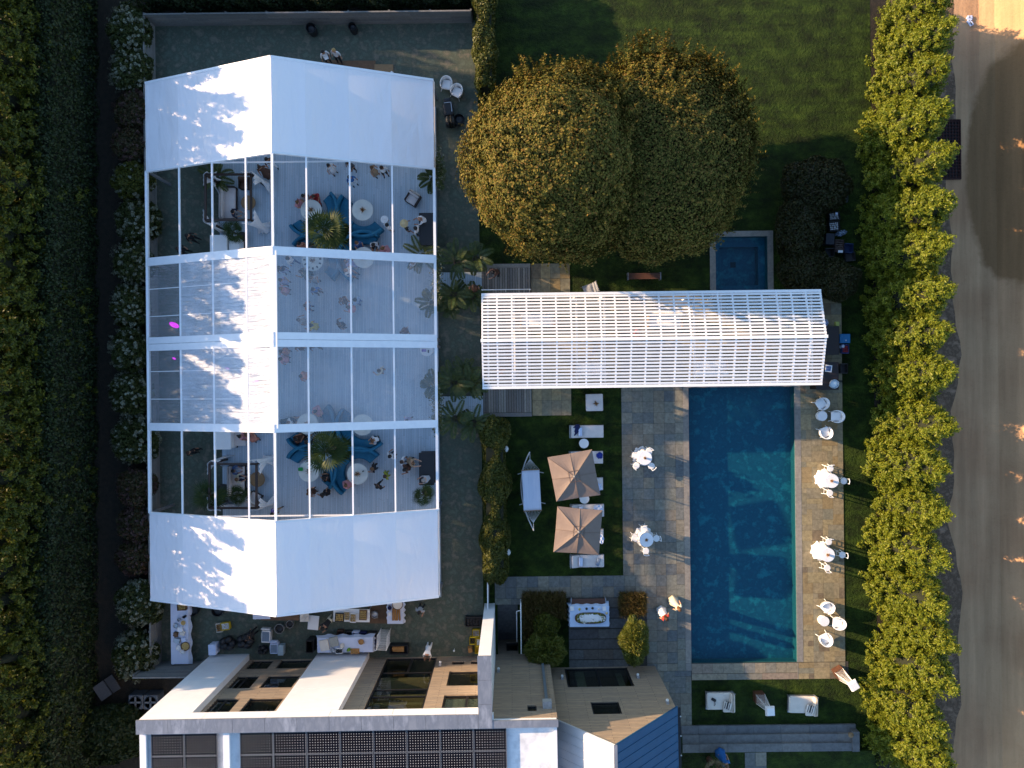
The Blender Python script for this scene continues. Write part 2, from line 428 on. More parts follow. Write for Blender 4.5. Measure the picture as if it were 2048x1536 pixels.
slabs('spa_coping', gridrects(1422, 467, 1433.8, 592, 12, 42) + gridrects(1537.2, 467, 1549, 592, 12, 42) + gridrects(1433.8, 467, 1537.2, 478.4, 35, 11), .04, m_cop, .1)
# wide terrace of long treads in front of the sliding door
tr = []
for k in range(7): tr += gridrects(1132, 1197 + k * 20.6 + .8, 1250, 1197 + (k + 1) * 20.6 - .8, 55 if k < 5 else 28, 25)
slabs('terrace', tr, .034, islandmat('terrace_stone', [(.10, .10, .10), (.13, .13, .125), (.12, .105, .09), (.13, .14, .15), (.09, .09, .095)], .6, 5, .4, .005), .25)

# pools: walls and floor, then the water
m_pool = mat('pool_plaster', (.011, .095, .125), .6, [(.006, .065, .098), (.021, .165, .178)], 1.9, 12)  # mottling imitates rippling caustic light, mixed into the plaster colour
m_wallp = mat('pool_wall', (.008, .045, .058), .5, [(.02, .10, .105), (.005, .028, .04)], 16, 6)
def basin(name, r, depth, m, wallm, floor_rects=()):
    b = MB()
    c = [Q(r[0], r[3]), Q(r[2], r[3]), Q(r[2], r[1]), Q(r[0], r[1])]
    for i in range(4):
        a, d = c[i], c[(i + 1) % 4]
        b.quad((a.x, a.y, .03), (d.x, d.y, .03), (d.x, d.y, -depth), (a.x, a.y, -depth), 1)
    b.quad(*[(q.x, q.y, -depth) for q in c])
    for rr, z0, mi in floor_rects:
        cc = [Q(rr[0], rr[3]), Q(rr[2], rr[3]), Q(rr[2], rr[1]), Q(rr[0], rr[1])]
        b.prism([(q.x, q.y) for q in cc], -depth, z0, mi)
    return struct(b.build(name, [m, wallm, col(.01, .015, .02)]))
basin('pool', POOL, .62, m_pool, m_wallp)
spa_d = .95
basin('spa', SPA, spa_d, m_pool, m_wallp, [((1433.5, 478, 1446, 592), -.45, 0), ((1524, 478, 1537.5, 592), -.45, 0), ((1446, 478, 1524, 496), -.45, 0), ((1446, 574, 1524, 592), -.45, 0), ((1473, 524, 1484, 535), -.93, 2)])
def water_mat():
    m, N, L, b = base_mat('water')
    tr_ = N.new('ShaderNodeBsdfTransparent'); tr_.inputs[0].default_value = (.50, .84, .95, 1)
    gl = N.new('ShaderNodeBsdfGlossy'); gl.inputs['Roughness'].default_value = .03
    fr = fresnel(N, L, 1.33)
    mx = N.new('ShaderNodeMixShader')
    tc = N.new('ShaderNodeTexCoord'); mp = N.new('ShaderNodeMapping'); mp.inputs['Scale'].default_value = (1, 1.4, 1); L.new(tc.outputs['Object'], mp.inputs[0])
    n = N.new('ShaderNodeTexNoise'); n.inputs['Scale'].default_value = 2.6; n.inputs['Detail'].default_value = 5; n.inputs['Distortion'].default_value = .8
    L.new(mp.outputs[0], n.inputs['Vector'])
    bp = N.new('ShaderNodeBump'); bp.inputs['Distance'].default_value = .07; bp.inputs['Strength'].default_value = .7
    L.new(n.outputs[0], bp.inputs['Height']); L.new(bp.outputs[0], fr.inputs['Normal']); L.new(bp.outputs[0], gl.inputs['Normal'])
    L.new(fr.outputs[0], mx.inputs[0]); L.new(tr_.outputs[0], mx.inputs[1]); L.new(gl.outputs[0], mx.inputs[2])
    L.new(mx.outputs[0], N['Material Output'].inputs[0])
    return m
m_water = water_mat()
b = MB(); b.quad(*[Q(u, v, -.10) for u, v in ((1376, 1329.5), (1588, 1329.5), (1588, 779), (1376, 779))]); struct(b.build('pool_water', m_water))
b = MB(); b.quad(*[Q(u, v, -.08) for u, v in ((1433.5, 592), (1537.5, 592), (1537.5, 478), (1433.5, 478))]); struct(b.build('spa_water', m_water))

# stone steps on the south lawn, path to them
m_step = islandmat('step_stone', [(.15, .15, .145), (.18, .175, .165), (.165, .165, .165), (.13, .135, .14)], .6, 4, .35, .005)
b = MB()
for k in range(3):
    for (u0, u1) in ((1354, 1388), (1388, 1443), (1443, 1498), (1498, 1552), (1552, 1610), (1610, 1664), (1664, 1702)):
        cs = [Q(u + .2, v, 0) for u, v in ((u0, 1454 + 16.2 * (k + 1)), (u1 - .4, 1454 + 16.2 * (k + 1)), (u1 - .4, 1454 + 16.2 * k), (u0, 1454 + 16.2 * k))]
        b.prism([(c.x, c.y) for c in cs], -.05, .13 * (k + 1))
cs = [Q(u, v) for u, v in ((1690, 1503), (1704, 1503), (1704, 1464), (1690, 1464))]
b.prism([(c.x, c.y) for c in cs], -.05, .45)
struct(b.build('stone_steps', m_step))
b = MB(); cs = [Q(u, v) for u, v in ((1240, 2200), (1735, 2200), (1735, 1502.8), (1354, 1502.8), (1354, 1470), (1240, 1470))]
b.prism([(c.x, c.y) for c in cs][::1], -.05, .385); struct(b.build('upper_lawn', m_lawn))
slabs('upper_path', gridrects(1477, 1503.2, 1520, 1800, 21.5, 28), .40, m_blue)

# stair well down beside the house
m_conc = mat('concrete', (.13, .13, .13), .8, (.08, .08, .085), 5, 7)
b = MB()
c = [Q(WELL[0], WELL[3]), Q(WELL[2], WELL[3]), Q(WELL[2], WELL[1]), Q(WELL[0], WELL[1])]
for i in range(4):
    a, d = c[i], c[(i + 1) % 4]
    b.quad((a.x, a.y, .01), (d.x, d.y, .01), (d.x, d.y, -2.4), (a.x, a.y, -2.4))
b.quad(*[(q.x, q.y, -2.4) for q in c])
for k in range(9):
    cs = [Q(u, v) for u, v in ((990.3, 1209 + 8.2 * (k + 1)), (1030.7, 1209 + 8.2 * (k + 1)), (1030.7, 1209.2 + 8.2 * k), (990.3, 1209.2 + 8.2 * k))]
    b.prism([(q.x, q.y) for q in cs], -2.4, -.17 * (k + 1))
struct(b.build('stairwell', m_conc))

# boardwalk deck, white board paths, tent floor
m_deck = islandmat('deck_board', [(.20, .185, .165), (.25, .23, .2), (.17, .16, .15), (.28, .255, .22), (.15, .135, .12)], .8, 9, .4, .004, 40, (6, 1, 1))
b = MB(); n = 19
for i in range(n):
    u0 = 966 + 97.0 * i / n; u1 = 966 + 97.0 * (i + 1) / n
    for v0, v1 in ((536, 690), (690, 825)):
        cs = [Q(u0 + .35, v1 - .4), Q(u1 - .35, v1 - .4), Q(u1 - .35, v0 + .4), Q(u0 + .35, v0 + .4)]
        b.prism([(q.x, q.y) for q in cs], .02, .14)
for v0, v1 in ((528, 536), (825, 833)):
    cs = [Q(966, v1), Q(1063, v1), Q(1063, v0 + .3), Q(966, v0 + .3)]
    b.prism([(q.x, q.y) for q in cs], .02, .14)
struct(b.build('deck', m_deck))
m_floor = islandmat('white_board', [(.43, .53, .62), (.47, .57, .66), (.40, .50, .59), (.45, .55, .64), (.50, .58, .66)], .6, 14, .22, .003, 50, (8, 1, 1))
def boards(bm, u0, u1, v0, v1, z, w=3.4, ln=62, zb=.02):
    nb = round((u1 - u0) / w)
    for i in range(nb):
        a = u0 + (u1 - u0) * i / nb; d = u0 + (u1 - u0) * (i + 1) / nb
        v = v0 - rng.random() * ln
        while v < v1:
            e = v + ln
            q0, q1 = max(v, v0), min(e, v1)
            if q1 - q0 > 1:
                cs = [Q(a + .16, q1 - .15, z), Q(d - .16, q1 - .15, z), Q(d - .16, q0 + .15, z), Q(a + .16, q0 + .15, z)]
                bm.quad(*cs)
            v = e
for nm, v0, v1 in (('north_walkway', 544, 578), ('south_walkway', 791, 833)):
    b = MB(); boards(b, 876, 966, v0, v1, .13, 3.6, 40)
    struct(b.build(nm, m_floor))
    b = MB(); cs = [Q(876, v1), Q(966, v1), Q(966, v0), Q(876, v0)]; b.prism([(q.x, q.y) for q in cs], .0, .124); struct(b.build(nm + '_base', m_joint))
FZ = .2
b = MB(); boards(b, 446, 877.5, 215, 1190, FZ)
struct(b.build('tent_floor', m_floor))
b = MB(); cs = [Q(445, 1191), Q(878.5, 1191), Q(878.5, 214), Q(445, 214)]; b.prism([(q.x, q.y) for q in cs], .0, FZ - .006); struct(b.build('tent_floor_base', col(.2, .23, .26)))
# ------------------------------------------------------------------ the event tent
def fabric_mat(name, c, trans, bump):
    m, N, L, b = base_mat(name)
    b.inputs['Base Color'].default_value = (*c, 1); b.inputs['Roughness'].default_value = .55; b.inputs['Specular IOR Level'].default_value = .25
    t = N.new('ShaderNodeBsdfTranslucent'); t.inputs[0].default_value = (*c, 1)
    mx = N.new('ShaderNodeMixShader'); mx.inputs[0].default_value = trans
    tc = N.new('ShaderNodeTexCoord')
    mp = N.new('ShaderNodeMapping'); mp.inputs['Scale'].default_value = (1, .35, 1); L.new(tc.outputs['Object'], mp.inputs[0])
    n = N.new('ShaderNodeTexNoise'); n.inputs['Scale'].default_value = 1.6; n.inputs['Detail'].default_value = 5; n.inputs['Distortion'].default_value = .5; L.new(mp.outputs[0], n.inputs['Vector'])
    bp = N.new('ShaderNodeBump'); bp.inputs['Distance'].default_value = bump; L.new(n.outputs[0], bp.inputs['Height']); L.new(bp.outputs[0], b.inputs['Normal'])
    L.new(b.outputs[0], mx.inputs[1]); L.new(t.outputs[0], mx.inputs[2]); L.new(mx.outputs[0], N['Material Output'].inputs[0])
    return m
m_fabric = fabric_mat('tent_fabric', (.88, .84, .865), .10, .11)
m_fabric2 = fabric_mat('tent_fabric_lap', (.83, .80, .83), .08, .11)
m_post = mat('post_metal', (.16, .17, .19), .5)
m_seamf = mat('weld_seam', (.72, .74, .79), .6)
m_frame = mat('white_frame', (.78, .79, .82), .35, (.72, .73, .77), 3)
def film_mat(name, lo, hi, fine=.12, dist=.15, tl_=.25):
    # clear vinyl: mostly see-through, a little milky, shiny and crinkled
    m, N, L, b = base_mat(name)
    b.inputs['Base Color'].default_value = (.78, .82, .92, 1); b.inputs['Roughness'].default_value = .4
    t = N.new('ShaderNodeBsdfTransparent'); t.inputs[0].default_value = (.95, .96, .97, 1)
    g = N.new('ShaderNodeBsdfGlossy'); g.inputs['Roughness'].default_value = .06
    tl = N.new('ShaderNodeBsdfTranslucent'); tl.inputs[0].default_value = (.8, .84, .92, 1)
    tc = N.new('ShaderNodeTexCoord')
    mp = N.new('ShaderNodeMapping'); mp.inputs['Rotation'].default_value = (0, 0, R(-38)); mp.inputs['Scale'].default_value = (.6, 5, 1); L.new(tc.outputs['Object'], mp.inputs[0])
    n = N.new('ShaderNodeTexNoise'); n.inputs['Scale'].default_value = 1.5; n.inputs['Detail'].default_value = 5; n.inputs['Distortion'].default_value = .6; L.new(mp.outputs[0], n.inputs['Vector'])
    n2 = N.new('ShaderNodeTexNoise'); n2.inputs['Scale'].default_value = 9; n2.inputs['Detail'].default_value = 3; L.new(tc.outputs['Object'], n2.inputs['Vector'])
    ad = N.new('ShaderNodeMath'); ad.operation = 'MULTIPLY_ADD'; ad.inputs[1].default_value = fine; L.new(n2.outputs[0], ad.inputs[0]); L.new(n.outputs[0], ad.inputs[2])
    bp = N.new('ShaderNodeBump'); bp.inputs['Distance'].default_value = dist; L.new(ad.outputs[0], bp.inputs['Height'])
    L.new(bp.outputs[0], g.inputs['Normal']); L.new(bp.outputs[0], b.inputs['Normal'])
    fr = fresnel(N, L, 1.45); L.new(bp.outputs[0], fr.inputs['Normal'])
    m0 = N.new('ShaderNodeMixShader'); m0.inputs[0].default_value = tl_; L.new(b.outputs[0], m0.inputs[1]); L.new(tl.outputs[0], m0.inputs[2])
    n3 = N.new('ShaderNodeTexNoise'); n3.inputs['Scale'].default_value = .7; n3.inputs['Detail'].default_value = 7; n3.inputs['Roughness'].default_value = .7; L.new(tc.outputs['Object'], n3.inputs['Vector'])
    mk = N.new('ShaderNodeMapRange'); mk.inputs[1].default_value = .35; mk.inputs[2].default_value = .68; mk.inputs[3].default_value = lo; mk.inputs[4].default_value = hi; L.new(n3.outputs[0], mk.inputs[0])
    m1 = N.new('ShaderNodeMixShader'); L.new(mk.outputs[0], m1.inputs[0]); L.new(t.outputs[0], m1.inputs[1]); L.new(m0.outputs[0], m1.inputs[2])
    m2 = N.new('ShaderNodeMixShader'); L.new(fr.outputs[0], m2.inputs[0]); L.new(m1.outputs[0], m2.inputs[1]); L.new(g.outputs[0], m2.inputs[2])
    L.new(m2.outputs[0], N['Material Output'].inputs[0])
    return m
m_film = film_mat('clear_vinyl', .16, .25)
m_film_sunlit = film_mat('vinyl_sunlit_haze', .50, .70, .3, .17, .08)  # same film; the glow of sunlit haze is put into a whiter mix
tent = thing('event_tent', 'big white frame tent with clear middle roof bays over the party floor', 'tent', (-12.13, 2.4, 0), .0105)
HW, EZ, RZ = 7.93, 2.6, 5.6
def tz(x): return RZ - (RZ - EZ) * abs(x) / HW
PUR = [1.57, 3.64, 5.75]
YS = [14.27, 9.4, 4.4, -.12, -4.67, -9.42, -14.2]
def fabric(y0, y1):
    b = MB()
    edges = [0] + PUR + [HW]
    for sg in (-1, 1):
        for e0, e1 in zip(edges, edges[1:]):
            def fn(s, t):
                x = e0 + (e1 - e0) * s
                y = y0 + (y1 - y0) * t
                w = .0
                if e1 == HW: w = .02 * math.sin(17 * t + 5 * s) * s * (1 + math.sin(40 * t))
                return (sg * x, y, tz(x) + .07 - .10 * math.sin(math.pi * s) * (1 - (2 * t - 1) ** 4) + w)
            b.grid(fn, 6, 14, edges.index(e0) % 2)
        # eave valance and overhang
        def val(s, t): return (sg * (HW + .02 + .03 * t), y0 + (y1 - y0) * s, EZ + .06 - .32 * t)
        b.grid(val, 14, 2)
    for yy in (y0, y1):
        for sg in (-1, 1):
            def edge(s, t):
                x = HW * s
                return (sg * x, yy + (.05 if yy == max(y0, y1) else -.05) * t, tz(x) + .07 - .16 * t)
            b.grid(edge, 8, 1)
    return b.build('roof_panel', [m_fabric, m_fabric2, m_seamf], tent, True)
fabric(YS[0], YS[1]); fabric(YS[5], YS[6])
def bar(name, b): return b.build(name, m_frame, tent)
for y, w in ((YS[0], .12), (YS[1], .1), (YS[2], .44), (.06, .36), (-.32, .36), (YS[4], .42), (YS[5], .1), (YS[6], .12)):
    b = MB()
    for sg in (-1, 1):
        b.beam((0, y, tz(0) + .02), (sg * HW, y, tz(HW) + .02), w, .14)
    bar('rafter', b)
    for sg in (-1, 1):
        b = MB(); b.box((sg * (HW - .07), y, EZ / 2 - .05), (.13, .13, EZ - .1)); b.build('post', m_post, tent)
for k in range(4):
    y0, y1 = YS[k + 1], YS[k + 2]
    if k in (0, 3): wr, wp = .12, .08
    else: wr, wp = .36, .085
    for x in [0] + [s * p for p in PUR for s in (-1, 1)]:
        b = MB(); b.beam((x, y0, tz(x) + .015), (x, y1, tz(x) + .015), wr if x == 0 else wp, .1)
        bar('ridge_beam' if x == 0 else 'purlin', b)
    for sg in (-1, 1):
        b = MB(); b.beam((sg * HW, y0, EZ), (sg * HW, y1, EZ), .14, .16); bar('eave_beam', b)
    if k in (1, 2):
        for sg in (-1, 1):
            b = MB()
            def fn(s, t):
                x = HW * s; ph = [0, 1.57, 3.64, 5.75, 7.93]
                sag = 0
                for a, c in zip(ph, ph[1:]):
                    if a <= x <= c: sag = math.sin(math.pi * (x - a) / (c - a))
                t_ = .04 + .92 * t
                return (sg * x, y0 + (y1 - y0) * t_, tz(x) + .045 - .05 * sag * math.sin(math.pi * t))
            b.grid(fn, 32, 16)
            b.m = [1 if (sg < 0 and (q % 32) < 23) else 0 for q in range(len(b.f))]  # painted sun haze from ridge to outer purlin; tree-shaded eave column stays clear
            b.build('clear_panel', [m_film, m_film_sunlit], tent, True)
            for t in ((1 / 3, 2 / 3) if sg < 0 else ()):
                b = MB(); y = y0 + (y1 - y0) * t
                b.beam((sg * .1, y, tz(.1) + .02), (sg * HW, y, EZ + .02), .035 if sg < 0 else .014, .03); bar('cross_bar', b)
for y in (YS[1] - .05, YS[5] + .05):
    b = MB(); b.beam((-PUR[1], y, tz(PUR[1])), (PUR[1], y, tz(PUR[1])), .07, .07); bar('collar_tie', b)

# ------------------------------------------------------------------ white slatted pergola
m_white = mat('white_paint', (.80, .80, .80), .5, (.74, .74, .75), 3)
pg = thing('pergola', 'long white gabled pergola of slats between the two pools', 'pergola', (7.68, 2.46, 0), .0125)
HL, PW, PE, PR = 9.33, 2.56, 2.7, 3.4
def pz(y): return PR - (PR - PE) * abs(y) / PW
b = MB()
for sg in (-1, 1):
    for k in range(13):
        y = sg * (.11 + (k + .5) * .184)
        b.beam((-HL, y, pz(y) + .06), (HL, y, pz(y) + .06), .104, .03, up=(0, sg * (PR - PE) / PW, 1))
b.build('slats', m_white, pg)
b = MB(); b.box((0, 0, PR + .05), (2 * HL + .08, .17, .1)); b.build('ridge_beam', m_white, pg)
for sg in (-1, 1):
    b = MB(); b.box((0, sg * PW, PE), (2 * HL, .14, .2)); b.build('eave_beam', m_white, pg)
for i in range(24):
    x = -HL + .04 + (2 * HL - .08) * i / 23
    b = MB()
    for sg in (-1, 1): b.beam((x, 0, PR - .02), (x, sg * PW, PE + .0), .085, .12)
    b.build('rafter', m_white, pg)
for x in (-9.0, -7.55, -4.1, -2.55, 2.4, 3.9, 7.2, 8.9):
    b = MB(); b.box((x, 0, 2.45), (.1, 2 * PW - .2, .18)); b.build('tie_beam', m_white, pg)
    for sg in (-1, 1):
        b = MB(); b.box((x, sg * (PW - .08), 1.3), (.14, .14, 2.58)); b.build('post', m_white, pg)
# handrails either side of the deck below the pergola
for v, lab in ((584, 'thin white handrail on the deck edge north of the pergola'), (776, 'thin white handrail on the deck edge south of the pergola')):
    t = thing('handrail', lab, 'handrail', Q(966, v, .14), .0125, 'handrails of the deck')
    b = MB(); b.tube([(0, 0, .95), (2.85, 0, .95)], .025); b.build('rail', m_white, t)
    for x in (.05, 1.4, 2.8):
        b = MB(); b.tube([(x, 0, 0), (x, 0, .95)], .02); b.build('post', m_white, t)

# ------------------------------------------------------------------ the house
HR = .0175
house = thing('modern_house', 'modern house with white frame facade, wood siding and solar roof', 'house', (0, -15.6, 0), HR)
m_panelw = mat('white_cladding', (.74, .74, .76), .4, (.70, .70, .72), 2)
m_zinc = mat('zinc_cap', (.27, .28, .31), .45, [(.20, .215, .25), (.36, .37, .41)], 1.6, 8, metal=.4, stretch=(1.2, .4, 1))
m_roofw = mat('roof_membrane', (.66, .67, .69), .6, [(.72, .72, .73), (.55, .56, .58)], 1.2, 8)
m_grey = mat('fin_reveal', (.42, .42, .44), .5)
m_black = mat('black_metal', (.012, .012, .014), .35)
def siding_mat():
    m, N, L, b = base_mat('wood_siding')
    b.inputs['Roughness'].default_value = .7
    tc = N.new('ShaderNodeTexCoord'); sp = N.new('ShaderNodeSeparateXYZ'); L.new(tc.outputs['Object'], sp.inputs[0])
    cb = N.new('ShaderNodeCombineXYZ'); L.new(sp.outputs[0], cb.inputs[0]); L.new(sp.outputs[2], cb.inputs[1])
    br = N.new('ShaderNodeTexBrick'); br.inputs['Scale'].default_value = 1; br.inputs['Brick Width'].default_value = 1.9; br.inputs['Row Height'].default_value = .14
    br.inputs['Mortar Size'].default_value = .009; br.inputs['Color1'].default_value = (.36, .27, .185, 1); br.inputs['Color2'].default_value = (.27, .21, .155, 1); br.inputs['Mortar'].default_value = (.08, .06, .045, 1)
    br.inputs['Bias'].default_value = .1
    L.new(cb.outputs[0], br.inputs['Vector'])
    mp = N.new('ShaderNodeMapping'); mp.inputs['Scale'].default_value = (1.5, 1, 18); L.new(tc.outputs['Object'], mp.inputs[0])
    n = N.new('ShaderNodeTexNoise'); n.inputs['Scale'].default_value = 2; n.inputs['Detail'].default_value = 6; L.new(mp.outputs[0], n.inputs['Vector'])
    mr = N.new('ShaderNodeMapRange'); mr.inputs[1].default_value = .3; mr.inputs[2].default_value = .7; mr.inputs[3].default_value = .72; mr.inputs[4].default_value = 1.12; L.new(n.outputs[0], mr.inputs[0])
    mx = N.new('ShaderNodeMix'); mx.data_type = 'RGBA'; mx.blend_type = 'MULTIPLY'; mx.inputs[0].default_value = 1
    L.new(br.outputs[0], mx.inputs[6]); L.new(mr.outputs[0], mx.inputs[7]); L.new(mx.outputs[2], b.inputs['Base Color'])
    return m
m_siding = siding_mat()
def glass_mat():
    m, N, L, b = base_mat('window_glass')
    t = N.new('ShaderNodeBsdfTransparent'); t.inputs[0].default_value = (.62, .66, .62, 1)
    g = N.new('ShaderNodeBsdfGlossy'); g.inputs['Roughness'].default_value = .02; g.inputs[0].default_value = (.9, .95, 1, 1)
    fr = fresnel(N, L, 1.5)
    mx = N.new('ShaderNodeMixShader'); L.new(fr.outputs[0], mx.inputs[0]); L.new(t.outputs[0], mx.inputs[1]); L.new(g.outputs[0], mx.inputs[2]); L.new(mx.outputs[0], N['Material Output'].inputs[0])
    return m
m_glass = glass_mat()
PT, YB = 8.3, -.36       # parapet height, recess plane
XL, XR = -17.7, 2.15
def wall_with_openings(x0, x1, z0, z1, y, th, ops, name, m):
    b = MB()
    xs = sorted({x0, x1, *[o[0] for o in ops], *[o[1] for o in ops]}); zs = sorted({z0, z1, *[o[2] for o in ops], *[o[3] for o in ops]})
    for a, c in zip(xs, xs[1:]):
        run = None
        for d, e in zip(zs, zs[1:]):
            mx, mz = (a + c) / 2, (d + e) / 2
            hit = any(o[0] < mx < o[1] and o[2] < mz < o[3] for o in ops)
            if not hit:
                run = (run[0], e) if run else (d, e)
            if hit or e == zs[-1]:
                if run: b.box(((a + c) / 2, y - th / 2, (run[0] + run[1]) / 2), (c - a, th, run[1] - run[0])); run = None
    return b.build(name, m, house)
def window(o, y, vm=(), hm=(), fw=.07, inner=(.035, .03, .026), blind=None):
    x0, x1, z0, z1 = o
    b = MB(); yy = y - .10
    for (a, c) in (((x0, z0), (x1, z0)), ((x0, z1), (x1, z1))): b.box(((x0 + x1) / 2, yy, a[1] + (fw / 2 if a[1] == z0 else -fw / 2)), (x1 - x0 - .004, .09, fw))
    for x in (x0, x1): b.box((x + (fw / 2 if x == x0 else -fw / 2), yy, (z0 + z1) / 2), (fw, .086, z1 - z0 - .004))
    for x in vm: b.box((x, yy, (z0 + z1) / 2), (.1, .08, z1 - z0 - .01))
    for z in hm: b.box(((x0 + x1) / 2, yy, z), (x1 - x0 - .01, .078, .08))
    w = b.build('window', m_black, house)
    b = MB(); b.box(((x0 + x1) / 2, yy, (z0 + z1) / 2), (x1 - x0 - .02, .012, z1 - z0 - .02)); b.build('pane', m_glass, w)
    b = MB(); b.box(((x0 + x1) / 2, y - 1.3, (z0 + z1) / 2), (x1 - x0 - .01, .02, z1 - z0 - .01)); b.build('room_wall', col(*inner), w)
    b = MB(); b.box(((x0 + x1) / 2, y - .75, z0 + .02), (x1 - x0 - .01, 1.1, .03)); b.build('room_floor', col(.22, .15, .09), w)
    if blind:
        b = MB(); b.box(((x0 + x1) / 2, y - (.17 if blind > .8 else .35), z1 - (z1 - z0) * blind / 2), (x1 - x0 - .2, .02, (z1 - z0) * blind)); b.build('blind', col(.55, .53, .48), w)
    return w
# white frame
def panel(b, x0, x1, z0, z1, y0=0.0, y1=-.5): b.box(((x0 + x1) / 2, (y0 + y1) / 2, (z0 + z1) / 2), (x1 - x0, y0 - y1, z1 - z0))
FINS = [(-17.7, -15.45), (-11.4, -8.4)]
for f in FINS:
    b = MB(); z = 0
    while z < 7.5:
        z2 = min(7.5, z + 1.25)
        panel(b, f[0], f[1], z + .012, z2 - .012, 0.0, -.36); z = z2
    panel(b, f[0] + .02, f[1] - .02, 0, 7.5, -.02, -.4)
    b.build('white_fin', m_panelw, house)
b = MB()
x = XL
while x < -1.3:
    x2 = min(-1.3, x + 3.0); panel(b, x + .008, x2 - .008, 7.51, PT - .06, 0, -.36); x = x2
b.build('top_band', m_panelw, house)
# recessed walls with windows
L_ops = [(-15.2, -14.0, 5.2, 6.75), (-13.5, -11.75, 5.2, 6.75), (-15.2, -14.0, 2.35, 3.95), (-13.5, -11.75, 2.35, 3.95), (-15.2, -13.95, .1, 1.35), (-13.5, -11.75, .1, 1.35)]
wall_with_openings(-15.45, -11.4, 0, 7.5, YB, .3, L_ops, 'wall', m_siding)
for i, o in enumerate(L_ops): window(o, YB, vm=(o[0] + .5,) if i % 2 == 0 else (), blind=.0 if i in (2, 4) else .25)
G = (-7.35, -4.4, .05, 6.9)
R_ops = [G, (-3.5, -1.62, 5.2, 6.8), (-3.5, -1.62, 2.15, 4.1), (-3.45, -2.75, .75, 1.2), (-2.35, -1.65, .75, 1.2)]
wall_with_openings(-8.4, -1.3, 0, 7.5, YB, .3, R_ops, 'wall', m_siding)
gw = window(G, YB, vm=(), hm=(2.1, 4.3, 5.15), fw=.09)
b = MB(); b.box((-5.85, YB - .1, 1.05), (.12, .07, 2.0)); b.build('door_post', m_black, gw)
b = MB()
for z in (2.4, 4.55, 5.45): b.box(((G[0] + G[1]) / 2, YB - .55, z), (2.8, .5, .42 if z < 4 else .3))
b.build('floor_edge', col(.55, .40, .18), gw)
window(R_ops[1], YB, vm=(-2.3,), blind=.9); window(R_ops[2], YB, blind=.35); window(R_ops[3], YB); window(R_ops[4], YB)
# main block body behind, roof, parapet
b = MB(); b.box(((XL + XR) / 2 - .0, -6.6, 3.95), (XR - XL - .1, 9.0, 7.9)); b.box((XL + .16, -1.2, 3.95), (.3, 1.6, 7.88)); b.build('body', m_panelw, house)
b = MB(); b.box(((XL + XR) / 2, -5.6, 7.93), (XR - XL - .04, 10.6, .12)); b.build('roof', m_roofw, house)
b = MB()
xx = XL - .05
while xx < -1.6:
    x2 = min(-1.6, xx + 1.52); b.box(((xx + x2) / 2, -.29, PT), (x2 - xx - .012, .66, .09)); xx = x2
yy = -.6
for k in range(3): b.box((-1.26, 2.8 - 1.14 * k - .57, PT + .012), (.66, 1.13, .09))
b.box((.3, -.45, PT - .004), (3.75, .34, .09))
cap = b.build('parapet_cap', m_zinc, house)
b = MB(); b.box((-8.3, -.28, 8.1), (XR - XL - 5.0, .5, .34)); b.box((XL + .2, -5.5, 8.1), (.3, 10, .22)); b.box((-13.55, -5.5, 8.08), (.3, 10, .26)); b.box((XR - .1, -5.5, 8.05), (.14, 10, .2)); b.box((.35, -.45, 8.08), (3.5, .25, .34)); b.build('parapet', m_panelw, house)
# long fin wall running out from the facade
b = MB(); b.box((-1.26, 1.18, 4.12), (.6, 3.1, 8.24)); b.build('fin_wall', m_panelw, house)
